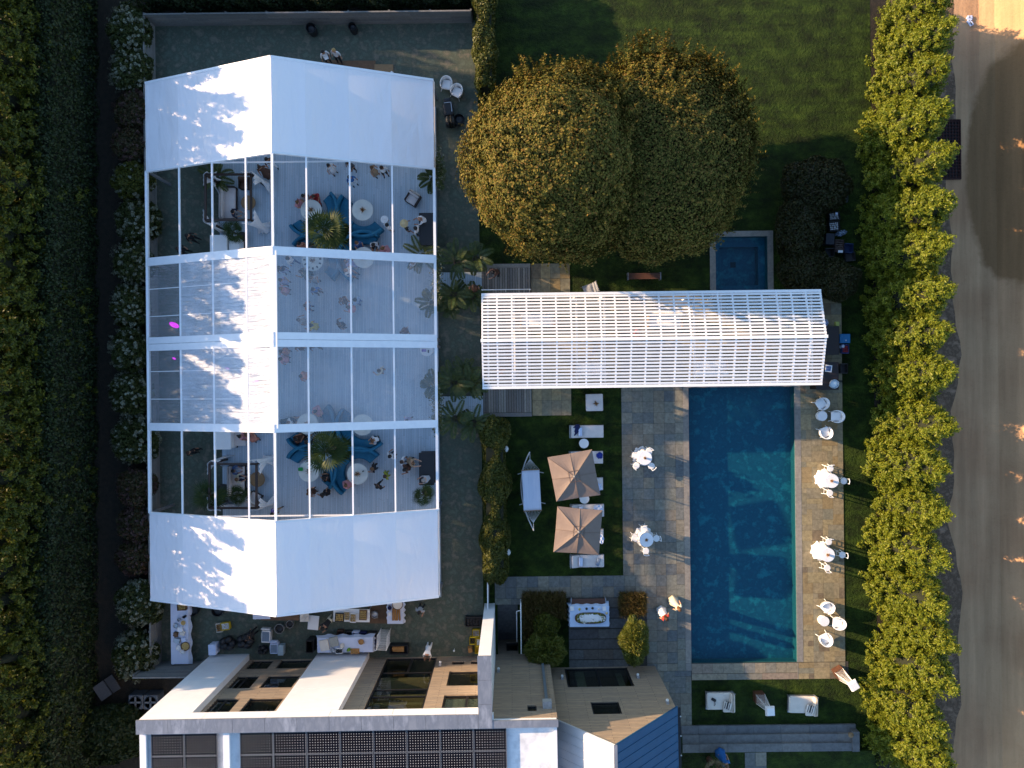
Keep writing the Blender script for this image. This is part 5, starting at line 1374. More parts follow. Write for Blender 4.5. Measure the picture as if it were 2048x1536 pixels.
def hm(s, v): x = (s - .5) * 1.02; y = (v - .5) * 2.35; return (x, y, .62 - .18 * (1 - (2 * v - 1) ** 2) - .1 * (1 - (2 * s - 1) ** 2))
b.grid(hm, 10, 14); o = b.build('bed', mat('hammock_cloth', (.52, .60, .74), .8, (.62, .68, .8), 4, stretch=(6, .2, 1)), t, True); o.modifiers.new('thickness', 'SOLIDIFY').thickness = .02
for sg in (-1, 1):
    b = MB(); b.tube([(-.54, sg * 1.18, .63), (.54, sg * 1.18, .63)], .025); b.build('spreader_bar', m_wood, t)
    b = MB()
    for k in range(11): b.tube([((k - 5) * .1, sg * 1.18, .63), (0, sg * 1.85, .85)], .008, 4)
    b.tube([(0, sg * 1.85, .85), (0, sg * 2.2, 1.0)], .018, 5); b.build('ropes', col(.45, .47, .48), t)
b = MB()
pts = [(-.25 + .3 * abs(k) - 0.0 if False else -.6 * (1 - (k / 8) ** 2), k / 8 * 2.25, .08 + .95 * abs(k / 8) ** 2.6) for k in range(-8, 9)]
b.tube(pts, .035, 8); b.build('stand', col(.55, .56, .56), t)
b = MB()
for y in (-.9, .9): b.tube([(-.75, y, .05), (-.3, y + .12, .06), (.3, y + .12, .06), (.78, y, .05)], .025)
b.build('feet', col(.55, .56, .56), t)
for lab, px, py in (('small white lantern on the grass beside the top of the low hedge', 1010, 898), ('small white lantern half under the low hedge near the stone path', 1014, 1105)):
    t = thing('lantern', lab, 'lantern', at(px, py, .3, 0), .4, 'white lanterns by the low hedge')
    b = MB(); b.lathe([(.12, 0), (.2, .12), (.21, .3), (.12, .42), (.04, .45)], n=16); b.build('shade', m_plast, t)
    b = MB(); b.tube([(-.06, 0, .43), (-.04, 0, .56), (.04, 0, .56), (.06, 0, .43)], .012); b.build('handle', m_plast, t)

# poolside high tables with long white cloths and white stools
def stool(px=0, py=0):
    t = thing('bar_stool', '', 'bar stool'); h = .76
    b = MB(); b.lathe([(.17, h - .05), (.19, h - .03), (.19, h - .01), (.17, h)], n=20); b.build('seat', m_plast, t)
    for k in range(4):
        a = math.pi / 4 + k * math.pi / 2; q = MB(); q.tube([(.12 * math.cos(a), .12 * math.sin(a), h - .04), (.23 * math.cos(a), .23 * math.sin(a), 0)], .02, 6); q.build('leg', m_plast, t)
    q = MB(); q.tube([(.2 * math.cos(math.pi / 4 + k * math.pi / 2), .2 * math.sin(math.pi / 4 + k * math.pi / 2), .28) for k in range(5)], .014, 5); q.build('footrest', m_plast, t)
    q = MB()
    for sg in (-1, 1): q.tube([(-.15, sg * .12, h - .03), (-.2, sg * .14, h + .22)], .016, 5)
    q.tube([(-.2, -.16, h + .22), (-.225, 0, h + .23), (-.2, .16, h + .22)], .022, 6); q.build('back_rail', m_plast, t)
    return t
def high_table(label, px, py):
    h = 1.08; t = thing('high_table', label, 'high table', at(px, py, h, 0), rng.uniform(0, 6), 'high tables with white cloths')
    b = MB(); b.lathe([(.02, 0), (.26, .02), (.05, .05), (.04, h - .05), (.38, h - .03), (.38, h - .012)], n=24); b.build('frame', m_steel, t)
    b = MB()
    n = 56; vs = []; zs = [h, h - .005, h - .03, h * .66, h * .36, h * .14, .03]
    for i, z in enumerate(zs):
        f = i / 6
        for k in range(n):
            a = 2 * math.pi * k / n
            r = (.388, .40, .405, .40, .43, .49, .56)[i] + (.0 if i < 3 else .06 * (f - .3)) * math.sin(9 * a + .4 * i) + (.02 * math.sin(17 * a) if i > 3 else 0)
            vs.append((r * math.cos(a), r * math.sin(a), z))
    fs = [(i * n + (k + 1) % n, i * n + k, (i + 1) * n + k, (i + 1) * n + (k + 1) % n) for i in range(len(zs) - 1) for k in range(n)] + [tuple(range(n))]
    b.add(vs, fs); b.build('cloth', m_cloth, t, False)
    return t
sp0 = None
for nm, px, py, st in (('west of the pool near the pergola', 1290, 916, ((1298, 903), (1271, 911), (1273, 931), (1303, 932))), ('west of the pool near the buffet', 1293, 1080, ((1289, 1058), (1270, 1076), (1313, 1077), (1292, 1102))),
                       ('east of the pool near the pergola', 1664, 962, ((1661, 937), (1688, 962), (1660, 986))), ('east of the pool farther south', 1656, 1110, ((1658, 1084), (1685, 1110), (1655, 1136)))):
    high_table('high round table under a white cloth ' + nm, px, py)
    spray('dried palm spray on the cloth-covered table ' + nm, px, py, 1.085, .13)
    for i, (sx, sy) in enumerate(st):
        loc = at(sx, sy, .76, 0); a = math.atan2(sy - py, px - sx)
        qd = (('above' if sy < py - 9 else 'below' if sy > py + 9 else '') + ' ' + ('left of' if sx < px - 8 else 'right of' if sx > px + 8 else '')).strip().replace('above left of', 'upper-left of').replace('below left of', 'lower-left of').replace('above right of', 'upper-right of').replace('below right of', 'lower-right of')
        lab = 'white bar stool, %s the high table %s' % (qd, nm)
        if sp0 is None: sp0 = stool(); sp0.location = loc; sp0.rotation_euler = (0, 0, a); sp0['label'] = lab; sp0['group'] = 'white bar stools round the high tables'
        else: clone(sp0, loc, a, lab)

# white tub chairs and drum tables
def tub(label, px, py, rz, z0=0.0):
    t = thing('tub_chair', label, 'armchair', at(px, py, .5, z0), rz, 'white tub chairs')
    b = MB(); n = 30; vs = []
    for i in range(n + 1):
        a = R(-128) + R(256) * i / n; e = abs(a) / R(128)
        rx = .34; hh = .74 - .16 * e ** 2; out = 1.0 + .10 * e ** 3
        for r_, z_ in ((.27, .3), (.31, hh - .03), (.335, hh), (.36, hh - .03), (.33, .25)):
            vs.append((-r_ * math.cos(a) * out * 1.05 + .02, r_ * math.sin(a) * out, z_))
    fs = [(i * 5 + k, i * 5 + (k + 1) % 5, (i + 1) * 5 + (k + 1) % 5, (i + 1) * 5 + k) for i in range(n) for k in range(5)] + [(0, 1, 2, 3, 4), tuple(n * 5 + k for k in (4, 3, 2, 1, 0))]
    b.add(vs, fs); b.build('shell', m_plast, t, True)
    cushion('seat', t, (.04, 0, .36), (.56, .52, .14), m_plast, .05)
    for x, y in ((.3, .25), (.3, -.25), (-.22, .22), (-.22, -.22)):
        q = MB(); q.tube([(x * .9, y * .95, .3), (x * 1.12, y * 1.2, 0)], .022, 6); q.build('leg', m_plast, t)
    return t
t0 = tub('white tub chair above the upper poolside drum table', 1645, 807, R(215))
for lab, px, py, a in (('white tub chair right of the upper poolside drum table', 1675, 833, 180), ('white tub chair below the upper poolside drum table', 1652, 866, 110), ('white tub chair above the lower poolside drum table', 1656, 1215, 225), ('white tub chair right of the lower poolside drum table', 1678, 1247, 175),
                       ('white tub chair below the lower poolside drum table', 1652, 1280, 115), ('white tub chair on the yard turf, nearer the tent', 893, 166, -100), ('white tub chair on the yard turf, nearer the narrow hedge', 914, 181, -118)):
    clone(t0, at(px, py, .5, 0), R(a), lab)
drum('white ribbed drum table between the upper poolside chairs', 1645, 832, .29, .46); drum('white ribbed drum table between the lower poolside chairs', 1649, 1243, .29, .46)
# daybeds, heaters
def daybed(label, px, py, rz):
    t = thing('daybed', label, 'daybed', at(px, py, .4, 0), rz, 'cream daybeds on the south lawn')
    b = MB(); b.box((0, 0, .16), (1.62, 1.02, .1))
    for x in (-.76, .76):
        for y in (-.46, .46): b.box((x, y, .08), (.06, .06, .16))
    b.build('frame', m_steel, t)
    cushion('mattress', t, (-.06, .02, .32), (1.46, .96, .2), m_cream, .07)
    cushion('bolster', t, (.66, 0, .52), (.26, 1.1, .34), m_cream, .1)
    cushion('seat_cushion', t, (.42, -.33, .47), (.62, .46, .16), m_cream, .07)
    b = MB(); b.tube([(-.8, .52, .2), (-.8, .52, .5)], .02); b.tube([(.72, .54, .2), (.8, .54, .62)], .02); b.build('rail', m_steel, t)
    pm = MB(); pm.pill((0, 0, 0), (.44, .44, .14), .06, 0, 0, .02); p = pm.build('striped_pillow', m_stripe, t, True); p.location = (.34, -.1, .62); p.rotation_euler = (R(8), R(-22), R(-14)); 
    return t
def stripe_mat():
    m, N, L, b = base_mat('striped_pillow'); b.inputs['Roughness'].default_value = .85
    tc = N.new('ShaderNodeTexCoord'); sp = N.new('ShaderNodeSeparateXYZ'); L.new(tc.outputs['Object'], sp.inputs[0])
    a = N.new('ShaderNodeMath'); a.operation = 'MULTIPLY_ADD'; a.inputs[1].default_value = 2.2; a.inputs[2].default_value = .5; L.new(sp.outputs[0], a.inputs[0])
    w = (.68, .63, .56); k = (.03, .03, .035); r = ramp(N, [w, w, k, w, k, k, w, k, w, w], True); L.new(a.outputs[0], r.inputs[0]); L.new(r.outputs[0], b.inputs['Base Color']); return m
m_stripe = stripe_mat()
daybed('cream daybed with striped pillow and a dark bag, nearer the house', 1441, 1404, .01)
daybed('cream daybed with striped pillow, half in the sun', 1606, 1411, -.02)
smallthing('dark_bag', 'dark bag with a strap on the shaded daybed', 'bag', 1427, 1399, .42, lambda b: (b.pill((0, 0, .05), (.3, .16, .1), .05), b.tube([(.1, -.05, .05), (.22, -.2, .03), (.2, -.3, .03)], .015)), m_dark, True, R(-30))
def heater(label, bx, by, rz, lit=False):
    t = thing('patio_heater', label, 'patio heater', at(bx, by, .25, 0), rz, 'pyramid patio heaters')
    b = MB(); b.box((0, 0, .27), (.56, .56, .5)); b.build('base', m_brown, t)
    b = MB()
    for i in range(4):
        a0 = math.pi / 4 + i * math.pi / 2
        b.tube([(.36 * math.cos(a0), .36 * math.sin(a0), .52), (.13 * math.cos(a0), .13 * math.sin(a0), 2.0)], .014, 5)
    b.build('frame', m_plast, t)
    b = MB()
    for i in range(4):
        a0, a1 = math.pi / 4 + i * math.pi / 2, math.pi / 4 + (i + 1) * math.pi / 2
        for k in range(1, 7):
            f = k / 7; b.tube([(.34 * (math.cos(a0) * (1 - f) + math.cos(a1) * f), .34 * (math.sin(a0) * (1 - f) + math.sin(a1) * f), .54), (.125 * (math.cos(a0) * (1 - f) + math.cos(a1) * f), .125 * (math.sin(a0) * (1 - f) + math.sin(a1) * f), 1.98)], .006, 4)
    b.build('grille', m_plast, t)
    b = MB(); b.box((0, 0, 2.12), (.5, .5, .14), 0, 0, .82); b.box((0, 0, 2.02), (.52, .52, .05)); b.build('hood', m_plast, t)
    b = MB(); b.lathe([(.04, .5), (.04, 2.0)], n=8); b.build('burner', m_steel, t)
heater('white pyramid patio heater between the two daybeds', 1518, 1394, .05); heater('white pyramid patio heater at the corner of the east patio', 1678, 1345, .55)

# benches, lounge chair by the pergola, buffet table
def bench(label, px, py, w, d, h, m, rz=.0105):
    t = thing('bench', label, 'bench', at(px, py, h, 0), rz)
    for k in range(3):
        b = MB(); b.box((0, (k - 1) * d / 3, h - .02), (w, d / 3 - .012, .04)); b.build('seat_slat', m, t)
    for x in (-1, 1):
        b = MB(); b.box((x * (w / 2 + .02), 0, h / 2 - .02), (.06, d + .06, h)); b.build('leg', m_steel, t)
bench('long brown wood bench on the grass north of the pergola', 1289, 552, 1.85, .36, .45, m_brown)
bench('brown wood bench behind the buffet table', 1177, 1204, 1.95, .38, .45, m_brown)
t = thing('lounge_chair', 'grey sling lounge chair poking out north of the pergola', 'lounge chair', at(1178, 579, .5, 0), R(200))
cushion('sling', t, (0, 0, .38), (.62, .56, .05), col(.32, .33, .36), .02, 0, R(12)); cushion('backrest', t, (-.36, 0, .62), (.5, .56, .05), col(.32, .33, .36), .02, 0, R(58))
b = MB()
for y in (-.29, .29): b.tube([(.35, y, 0), (.3, y, .42), (-.25, y, .4), (-.35, y, 0)], .018); b.tube([(-.2, y, .4), (-.52, y, .86)], .018)
b.build('frame', m_steel, t)
def cloth_table(label, px, py, w, d, h, m, rz=.0105, drop=.5, z0=0.0, name='buffet_table', group=None):
    t = thing(name, label, 'table', at(px, py, z0 + h, z0), rz, group)
    b = MB(); b.box((0, 0, h - .03), (w - .03, d - .03, .03))
    b.build('tabletop', m_wood, t)
    for x in (-1, 1):
        b = MB(); b.tube([(x * (w / 2 - .2), -d * .35, 0), (x * (w / 2 - .2), -d * .35, h - .05)], .02); b.tube([(x * (w / 2 - .2), d * .35, 0), (x * (w / 2 - .2), d * .35, h - .05)], .02); b.tube([(x * (w / 2 - .2), -d * .35, h * .5), (x * (w / 2 - .2), d * .35, h * .5)], .015); b.build('leg', m_steel, t)
    b = MB(); per = [(-w / 2, -d / 2), (w / 2, -d / 2), (w / 2, d / 2), (-w / 2, d / 2)]; n = 18; ring = []
    for i in range(4):
        a, c = per[i], per[(i + 1) % 4]
        for k in range(n): ring.append((a[0] + (c[0] - a[0]) * k / n, a[1] + (c[1] - a[1]) * k / n, i, k))
    N = len(ring); vs = []
    for lv in range(4):
        f = lv / 3
        for j, (x, y, i, k) in enumerate(ring):
            ox, oy = ((0, -1), (1, 0), (0, 1), (-1, 0))[i]; wv = (.05 * f * math.sin(j * 1.4) + .07 * f); cx_ = 1 + .06 * f if k == 0 else 1
            vs.append((x * cx_ + ox * wv, y * cx_ + oy * wv, h + .004 - drop * f))
    b.add(vs, [tuple(range(N))] + [(l * N + j, (l + 1) * N + j, (l + 1) * N + (j + 1) % N, l * N + (j + 1) % N) for l in range(3) for j in range(N)])
    b.build('cloth', m, t, False)
    return t
m_bcloth = mat('blue_white_cloth', (.50, .62, .80), .8, (.44, .57, .78), 3)
cloth_table('buffet table with pale blue cloth and a long platter on the terrace', 1179, 1233, 2.25, 1.18, .78, m_bcloth, drop=.62)
t = thing('platter', 'long oval wooden platter of oysters, plates and greens on the buffet table', 'platter', at(1181, 1236, .85, .79), .01)
b = MB(); n = 40
vs = []
for r_, z_ in ((.8, .0), (1.0, .08), (.93, .09), (.86, .035)):
    for k in range(n):
        a = 2 * math.pi * k / n; ca, sa = math.cos(a), math.sin(a); vs.append((math.copysign(abs(ca) ** .6, ca) * .9 * r_, math.copysign(abs(sa) ** .75, sa) * .33 * r_, z_))
b.add(vs, [(i * n + k, i * n + (k + 1) % n, (i + 1) * n + (k + 1) % n, (i + 1) * n + k) for i in range(3) for k in range(n)] + [tuple(3 * n + k for k in range(n)), tuple(range(n - 1, -1, -1))]); b.build('tray', m_brown, t)
b = MB(); b.pill((0, 0, .05), (1.5, .5, .06), .03, 0, 0, .02); b.build('ice', m_plast, t, True)
N = 420; a = nr.uniform(0, 6.28, N); rr = nr.uniform(.78, 1, N); c = np.stack([np.sign(np.cos(a)) * np.abs(np.cos(a)) ** .6 * .82 * rr, np.sign(np.sin(a)) * np.abs(np.sin(a)) ** .75 * .29 * rr, nr.uniform(.07, .13, N)], 1)
quadmesh('greens', leafquads(c, unit(nr.normal(size=(N, 3)) * .5 + [0, 0, 1]), nr.uniform(.05, .11, N), .6), [leafmat('greens', [(.03, .08, .02), (.10, .16, .04), (.45, .30, .03)], .2)], None, t)
plt = None
for px, py, r, lab in ((1205, 1237, .17, 'large white plate at the right end of the platter'), (1169, 1243, .12, 'white plate at the lower left of the platter'), (1186, 1239, .12, 'white plate in the middle of the platter'), (1163, 1234, .13, 'white plate at the upper left of the platter')):
    t = thing('plate', lab, 'plate', at(px, py, .88, .88), 0, 'plates on the platter'); b = MB(); b.lathe([(r * .6, 0), (r, .025), (r * .97, .03), (r * .62, .012)], n=24); b.build('dish', m_plast, t); b = MB(); b.lathe([(r * .45, .012), (r * .3, .04), (.01, .05)], n=12); b.build('food', col(.5, .5, .45), t)
for px, py, lab in ((1144, 1217, 'stack of white napkins at the left of the buffet'), (1208, 1217, 'stack of white napkins at the right of the buffet')):
    smallthing('napkin_stack', lab, 'napkins', px, py, .79, lambda b: [b.box((.004 * k, .003 * k, .012 + .012 * k), (.2, .24, .011), .05 * k) for k in range(5)], m_plast)
for px, py, lab, c in ((1159, 1218, 'small bowl of lemons behind the platter', (.5, .42, .1)), (1198, 1218, 'small glass candle behind the platter', (.6, .6, .6)), (1173, 1217, 'dark sauce bottle behind the platter', (.03, .03, .02)), (1185, 1216, 'second dark sauce bottle behind the platter, next to the candle', (.03, .03, .03)), (1213, 1226, 'small dish of garnish at the right edge of the buffet', (.5, .4, .2))):
    smallthing('condiment', lab, 'condiment', px, py, .79, lambda b: b.lathe([(.05, 0), (.075, .05), (.06, .08), (.02, .10)], n=12), col(*c), True)
t = thing('stair_rail', 'white tubular handrail beside the stair well', 'handrail', at(1042, 1262, .9, 0), .0105)
b = MB(); b.tube([(0, 1.55, .05), (0, 1.55, .95), (0, -1.3, .95)], .035); b.build('rail', m_plast, t); b = MB(); b.tube([(0, 1.2, .95), (-.24, 1.15, .95), (-.24, -.9, .1)], .025); b.build('inner_rail', m_plast, t)
for y in (.4, -.9):
    b = MB(); b.tube([(0, y, 0), (0, y, .95)], .02); b.build('post', m_plast, t)
t = thing('glass_balustrade', 'glass and steel balustrade at the yard end of the fin wall', 'balustrade', at(976, 1190, .6, 0), .0105)
b = MB(); b.box((0, 0, .55), (.03, 1.9, 1.0)); b.build('panel', m_glass, t); b = MB(); b.box((0, 0, 1.08), (.06, 1.95, .05)); b.build('rail', m_plast, t); b = MB(); b.box((0, -.94, .5), (.07, .06, 1.0)); b.box((0, 0, .02), (.07, 1.9, .04)); b.build('post', m_steel, t)
# ------------------------------------------------------------------ people
def J(pose):
    n = {}; sit = pose in ('sit', 'sitlean')
    hz = .52 if sit else .93
    lean = {'stand': .0, 'hold': .03, 'walk': .06, 'sit': .02, 'sitlean': .2, 'reach': .28, 'raise': .04}[pose]
    def T(f, z): return f + lean * (z - .93) * 1.6
    dz = hz - .93
    def up(x, y, z): return (T(x, z), y, z + dz)
    n['pelvis'] = (up(0, 0, .95), .135, 2); n['waist'] = (up(0, 0, 1.10), .118, 1); n['chest'] = (up(.01, 0, 1.30), .135, 1); n['neckb'] = (up(0, 0, 1.45), .062, 0)
    n['jaw'] = (up(.03, 0, 1.54), .072, 0); n['head'] = (up(.02, 0, 1.615), .094, 0); n['crown'] = (up(.005, 0, 1.69), .06, 0); n['nose'] = (up(.125, 0, 1.595), .014, 0)
    for s, sd in ((1, 'l'), (-1, 'r')):
        n['ear' + sd] = (up(.01, s * .098, 1.60), .016, 0)
        n['sh' + sd] = (up(0, s * .17, 1.41), .072, 1)
        n['hip' + sd] = (up(0, s * .10, .88), .098, 2)
        e, w = {'stand': ((-.03, .24, 1.13), (.03, .27, .89)), 'hold': ((.0, .25, 1.13), (.22, .19, 1.16)), 'walk': ((-.06 * s, .24, 1.13), (.10 * -s + .03, .26, .92)), 'sit': ((.05, .23, 1.14), (.27, .18, 1.02)),
                'sitlean': ((.14, .24, 1.14), (.36, .14, 1.1)), 'reach': ((.22, .22, 1.22), (.46, .16, 1.16)), 'raise': ((.05, .30, 1.30), (.20, .22, 1.52))}[pose]
        if pose in ('hold', 'raise') and s < 0: e, w = ((-.03, .24, 1.13), (.03, .27, .89))
        E = up(e[0], s * e[1], e[2]); W_ = up(w[0], s * w[1], w[2])
        n['el' + sd] = (E, .043, 4); n['wr' + sd] = (W_, .03, 0)
        d = (Vector(W_) - Vector(E)).normalized(); pm = Vector(W_) + d * .065
        n['pm' + sd] = (tuple(pm), .034, 0)
        sdv = d.cross(Vector((0, 0, 1))); sdv = sdv.normalized() if sdv.length > .2 else Vector((1, 0, 0))
        for k, ln in ((-1.5, .062), (-.5, .075), (.5, .07), (1.5, .055)):
            a = pm + d * .032 + sdv * (k * .017); c = a + d * ln * .5; q = c + (d * .8 + Vector((.25, 0, -.45))).normalized() * ln * .5
            n['f%s%da' % (sd, k * 2)] = (tuple(a), .0095, 0); n['f%s%db' % (sd, k * 2)] = (tuple(c), .0085, 0); n['f%s%dc' % (sd, k * 2)] = (tuple(q), .0075, 0)
        th = pm - d * .02 - sdv * .034 * s; n['th' + sd + 'a'] = (tuple(th), .011, 0); n['th' + sd + 'b'] = (tuple(th + d * .04 - sdv * .012 * s), .0095, 0)
        if sit: k, a, t = (.43, s * .13, .50), (.46, s * .13, .09), (.60, s * .14, .045)
        elif pose == 'walk': k, a, t = ((.16, s * .10, .50), (.14, s * .10, .09), (.28, s * .11, .05)) if s > 0 else ((-.02, s * .10, .50), (-.22, s * .10, .12), (-.08, s * .11, .05))
        else: k, a, t = (.03, s * .11, .49), (-.01, s * .12, .09), (.13, s * .14, .045)
        n['kn' + sd] = (k, .062, 2); n['an' + sd] = (a, .042, 3); n['to' + sd] = (t, .036, 3)
    E = [('pelvis', 'waist'), ('waist', 'chest'), ('chest', 'neckb'), ('neckb', 'jaw'), ('jaw', 'head'), ('head', 'crown'), ('head', 'nose')]
    for sd in 'lr':
        E += [('head', 'ear' + sd), ('chest', 'sh' + sd), ('sh' + sd, 'el' + sd), ('el' + sd, 'wr' + sd), ('wr' + sd, 'pm' + sd), ('pelvis', 'hip' + sd), ('hip' + sd, 'kn' + sd), ('kn' + sd, 'an' + sd), ('an' + sd, 'to' + sd), ('pm' + sd, 'th' + sd + 'a'), ('th' + sd + 'a', 'th' + sd + 'b')]
        for k in (-3, -1, 1, 3): E += [('pm' + sd, 'f%s%da' % (sd, k)), ('f%s%da' % (sd, k), 'f%s%db' % (sd, k)), ('f%s%db' % (sd, k), 'f%s%dc' % (sd, k))]
    return n, E
def body_mesh(pose):
    n, E = J(pose); ks = list(n); ix = {k: i for i, k in enumerate(ks)}
    me = bpy.data.meshes.new('skeleton'); me.from_pydata([n[k][0] for k in ks], [(ix[a], ix[c]) for a, c in E], []); me.update()
    o = bpy.data.objects.new('skeleton', me); C.objects.link(o)
    md = o.modifiers.new('skin', 'SKIN'); md.use_smooth_shade = True
    for i, k in enumerate(ks):
        v = me.skin_vertices[0].data[i]; v.radius = (n[k][1], n[k][1]); v.use_root = (k == 'pelvis')
    ss = o.modifiers.new('subdiv', 'SUBSURF'); ss.levels = 1
    dg = bpy.context.evaluated_depsgraph_get(); ev = o.evaluated_get(dg)
    out = bpy.data.meshes.new_from_object(ev); out.name = 'person_' + pose
    # which garment each face belongs to, from the nearest bone
    pts = []; lab = []
    for a, c in E:
        pa, pc = np.array(n[a][0]), np.array(n[c][0])
        for f in (0, .25, .5, .75, 1):
            pts.append(pa + (pc - pa) * f); lab.append(n[a][2] if f < .5 else n[c][2])
            if a.startswith('sh'): lab[-1] = 1 if f <= .5 else 4
            if a.startswith('el'): lab[-1] = 4 if f < .4 else 0
            if a == 'chest' and c == 'neckb': lab[-1] = 1 if f < .8 else 0
            if a.startswith('hip'): lab[-1] = 2 if f < .95 else 5
            if a.startswith('kn'): lab[-1] = 5 if f < .9 else 3
    pts = np.array(pts); lab = np.array(lab); N = len(out.polygons)
    ctr = np.empty(N * 3, dtype=np.float32); out.polygons.foreach_get('center', ctr); ctr = ctr.reshape(-1, 3)
    d = ((ctr[:, None, :] - pts[None]) ** 2).sum(2); idx = lab[d.argmin(1)]
    out.materials.clear()
    for q in range(6): out.materials.append(col(.5, .5, .5))
    out.polygons.foreach_set('material_index', idx.astype(np.int32)); out.polygons.foreach_set('use_smooth', [True] * N)
    bpy.data.objects.remove(o)
    return out, n
BODY = {p: body_mesh(p) for p in ('stand', 'hold', 'walk', 'sit', 'sitlean', 'reach', 'raise')}
SKINS = {'l': col(.50, .28, .19, .6), 't': col(.36, .18, .11, .6), 'd': col(.13, .06, .035, .6)}
HAIR = {'k': col(.008, .006, .006, .5), 'b': col(.045, .02, .010, .5), 'n': col(.14, .065, .025, .5), 'y': col(.38, .24, .09, .5), 'g': col(.30, .28, .26, .6), 'x': SKINS['t']}
COLS = {'w': (.74, .74, .76), 'k': (.012, .012, .015), 'n': (.015, .025, .07), 'b': (.02, .14, .42), 'lb': (.30, .42, .60), 'g': (.10, .10, .11), 'lg': (.36, .36, .38), 'r': (.38, .03, .03), 'p': (.62, .30, .33), 'v': (.16, .12, .45), 'lv': (.40, .38, .56),
        'y': (.55, .42, .04), 'yg': (.28, .30, .03), 't': (.36, .25, .16), 'br': (.10, .045, .03), 'ol': (.04, .045, .025), 'te': (.02, .07, .09), 'cr': (.60, .54, .42), 'or': (.50, .17, .08), 'bl': (.06, .12, .28), 'co': (.50, .20, .14)}
def hairmesh(kind):
    b = MB(); vs = []; n, m = 14, 7
    for i in range(m + 1):
        ph = i / m * (1.75 if kind != 'bald' else .6)
        for k in range(n):
            t = 2 * math.pi * k / n; back = .5 - .5 * math.cos(t)
            r = .118 + .006 * math.sin(5 * t + i); p_ = ph * (.62 + .38 * back)
            z = 1.615 + r * 1.02 * math.cos(p_)
            if kind == 'long' and i >= m - 2 and back > .3: z -= .12 * (i - m + 3) * back
            vs.append((.0 + r * math.sin(p_) * math.cos(t) * 1.04, r * math.sin(p_) * math.sin(t) * .98, z))
    b.add(vs, [(i * n + k, (i + 1) * n + k, (i + 1) * n + (k + 1) % n, i * n + (k + 1) % n) for i in range(m) for k in range(n)])
    if kind == 'bun': b.ball((-.12, 0, 1.67), .055, 8, 6)
    me = b.build('hair', HAIR['k'], None, True); d = me.data; bpy.data.objects.remove(me); return d
HM = {k: hairmesh(k) for k in ('short', 'long', 'bun')}
def hatmesh():
    b = MB(); b.lathe([(.24, 1.66), (.235, 1.672), (.115, 1.69), (.11, 1.77), (.09, 1.79)], n=24); o = b.build('hat', col(.5, .4, .22), None, True); d = o.data; bpy.data.objects.remove(o); return d
HAT = hatmesh()
def skirtmesh(kind):
    b = MB(); n = 26; vs = []
    prof = {'short': [(.125, 1.12), (.15, .98), (.19, .82), (.22, .62)], 'long': [(.125, 1.12), (.15, .98), (.2, .7), (.27, .3), (.31, .1)], 'sit': None}[kind]
    if kind == 'sit':
        b.pill((.2, 0, .52), (.62, .44, .2), .09); b.pill((.44, 0, .33), (.16, .40, .42), .07)
    else: b.lathe(prof, n=n, ripple=.09, nr=6)
    o = b.build('skirt', col(.5, .5, .5), None, True); d = o.data; bpy.data.objects.remove(o); return d
SK = {k: skirtmesh(k) for k in ('short', 'long', 'sit')}
def setmat(o, i, m):
    o.material_slots[i].link = 'OBJECT'; o.material_slots[i].material = m
def person(label, px, py, face, pose, style, top, bottom, hair='k', skin='t', z0=FZ, hs='short', sc=1.0, group='party guests', shoes='k', hat=None):
    me, n = BODY[pose]; hd = n['head'][0]; a = -R(face); zz = z0 + hd[2] * sc
    p = P(px, py, zz); ox = hd[0] * sc
    o = bpy.data.objects.new('person', me); C.objects.link(o)
    o.location = (p.x - ox * math.cos(a), p.y - ox * math.sin(a), z0); o.rotation_euler = (0, 0, a); o.scale = (sc,) * 3
    tag(o, label, 'person', group)
    s_ = SKINS[skin]; mt = col(*COLS[top], .8); mb = col(*COLS[bottom], .8)
    sleeve = mt if style in ('m', 'long') else s_
    for i, m in enumerate((s_, mt, mb if style in ('m', 'long', 'shorts') else mt, col(*COLS[shoes], .6) if shoes != 'skin' else s_, sleeve if style != 'shorts' else mt, mb if style in ('m', 'long') else s_)): setmat(o, i, m)
    dx, dz = hd[0] - .02, hd[2] - 1.615
    h = bpy.data.objects.new('hair', HM[hs]); C.objects.link(h); h.parent = o; h.location = (dx, 0, dz); setmat(h, 0, HAIR[hair])
    if hat:
        q = bpy.data.objects.new('hat', HAT); C.objects.link(q); q.parent = o; q.location = (dx, 0, dz); setmat(q, 0, col(*hat, .8))
    if style in ('dress', 'gown'):
        q = bpy.data.objects.new('skirt', SK['sit' if pose.startswith('sit') else 'long' if style == 'gown' else 'short']); C.objects.link(q); q.parent = o; setmat(q, 0, mt)
    return o
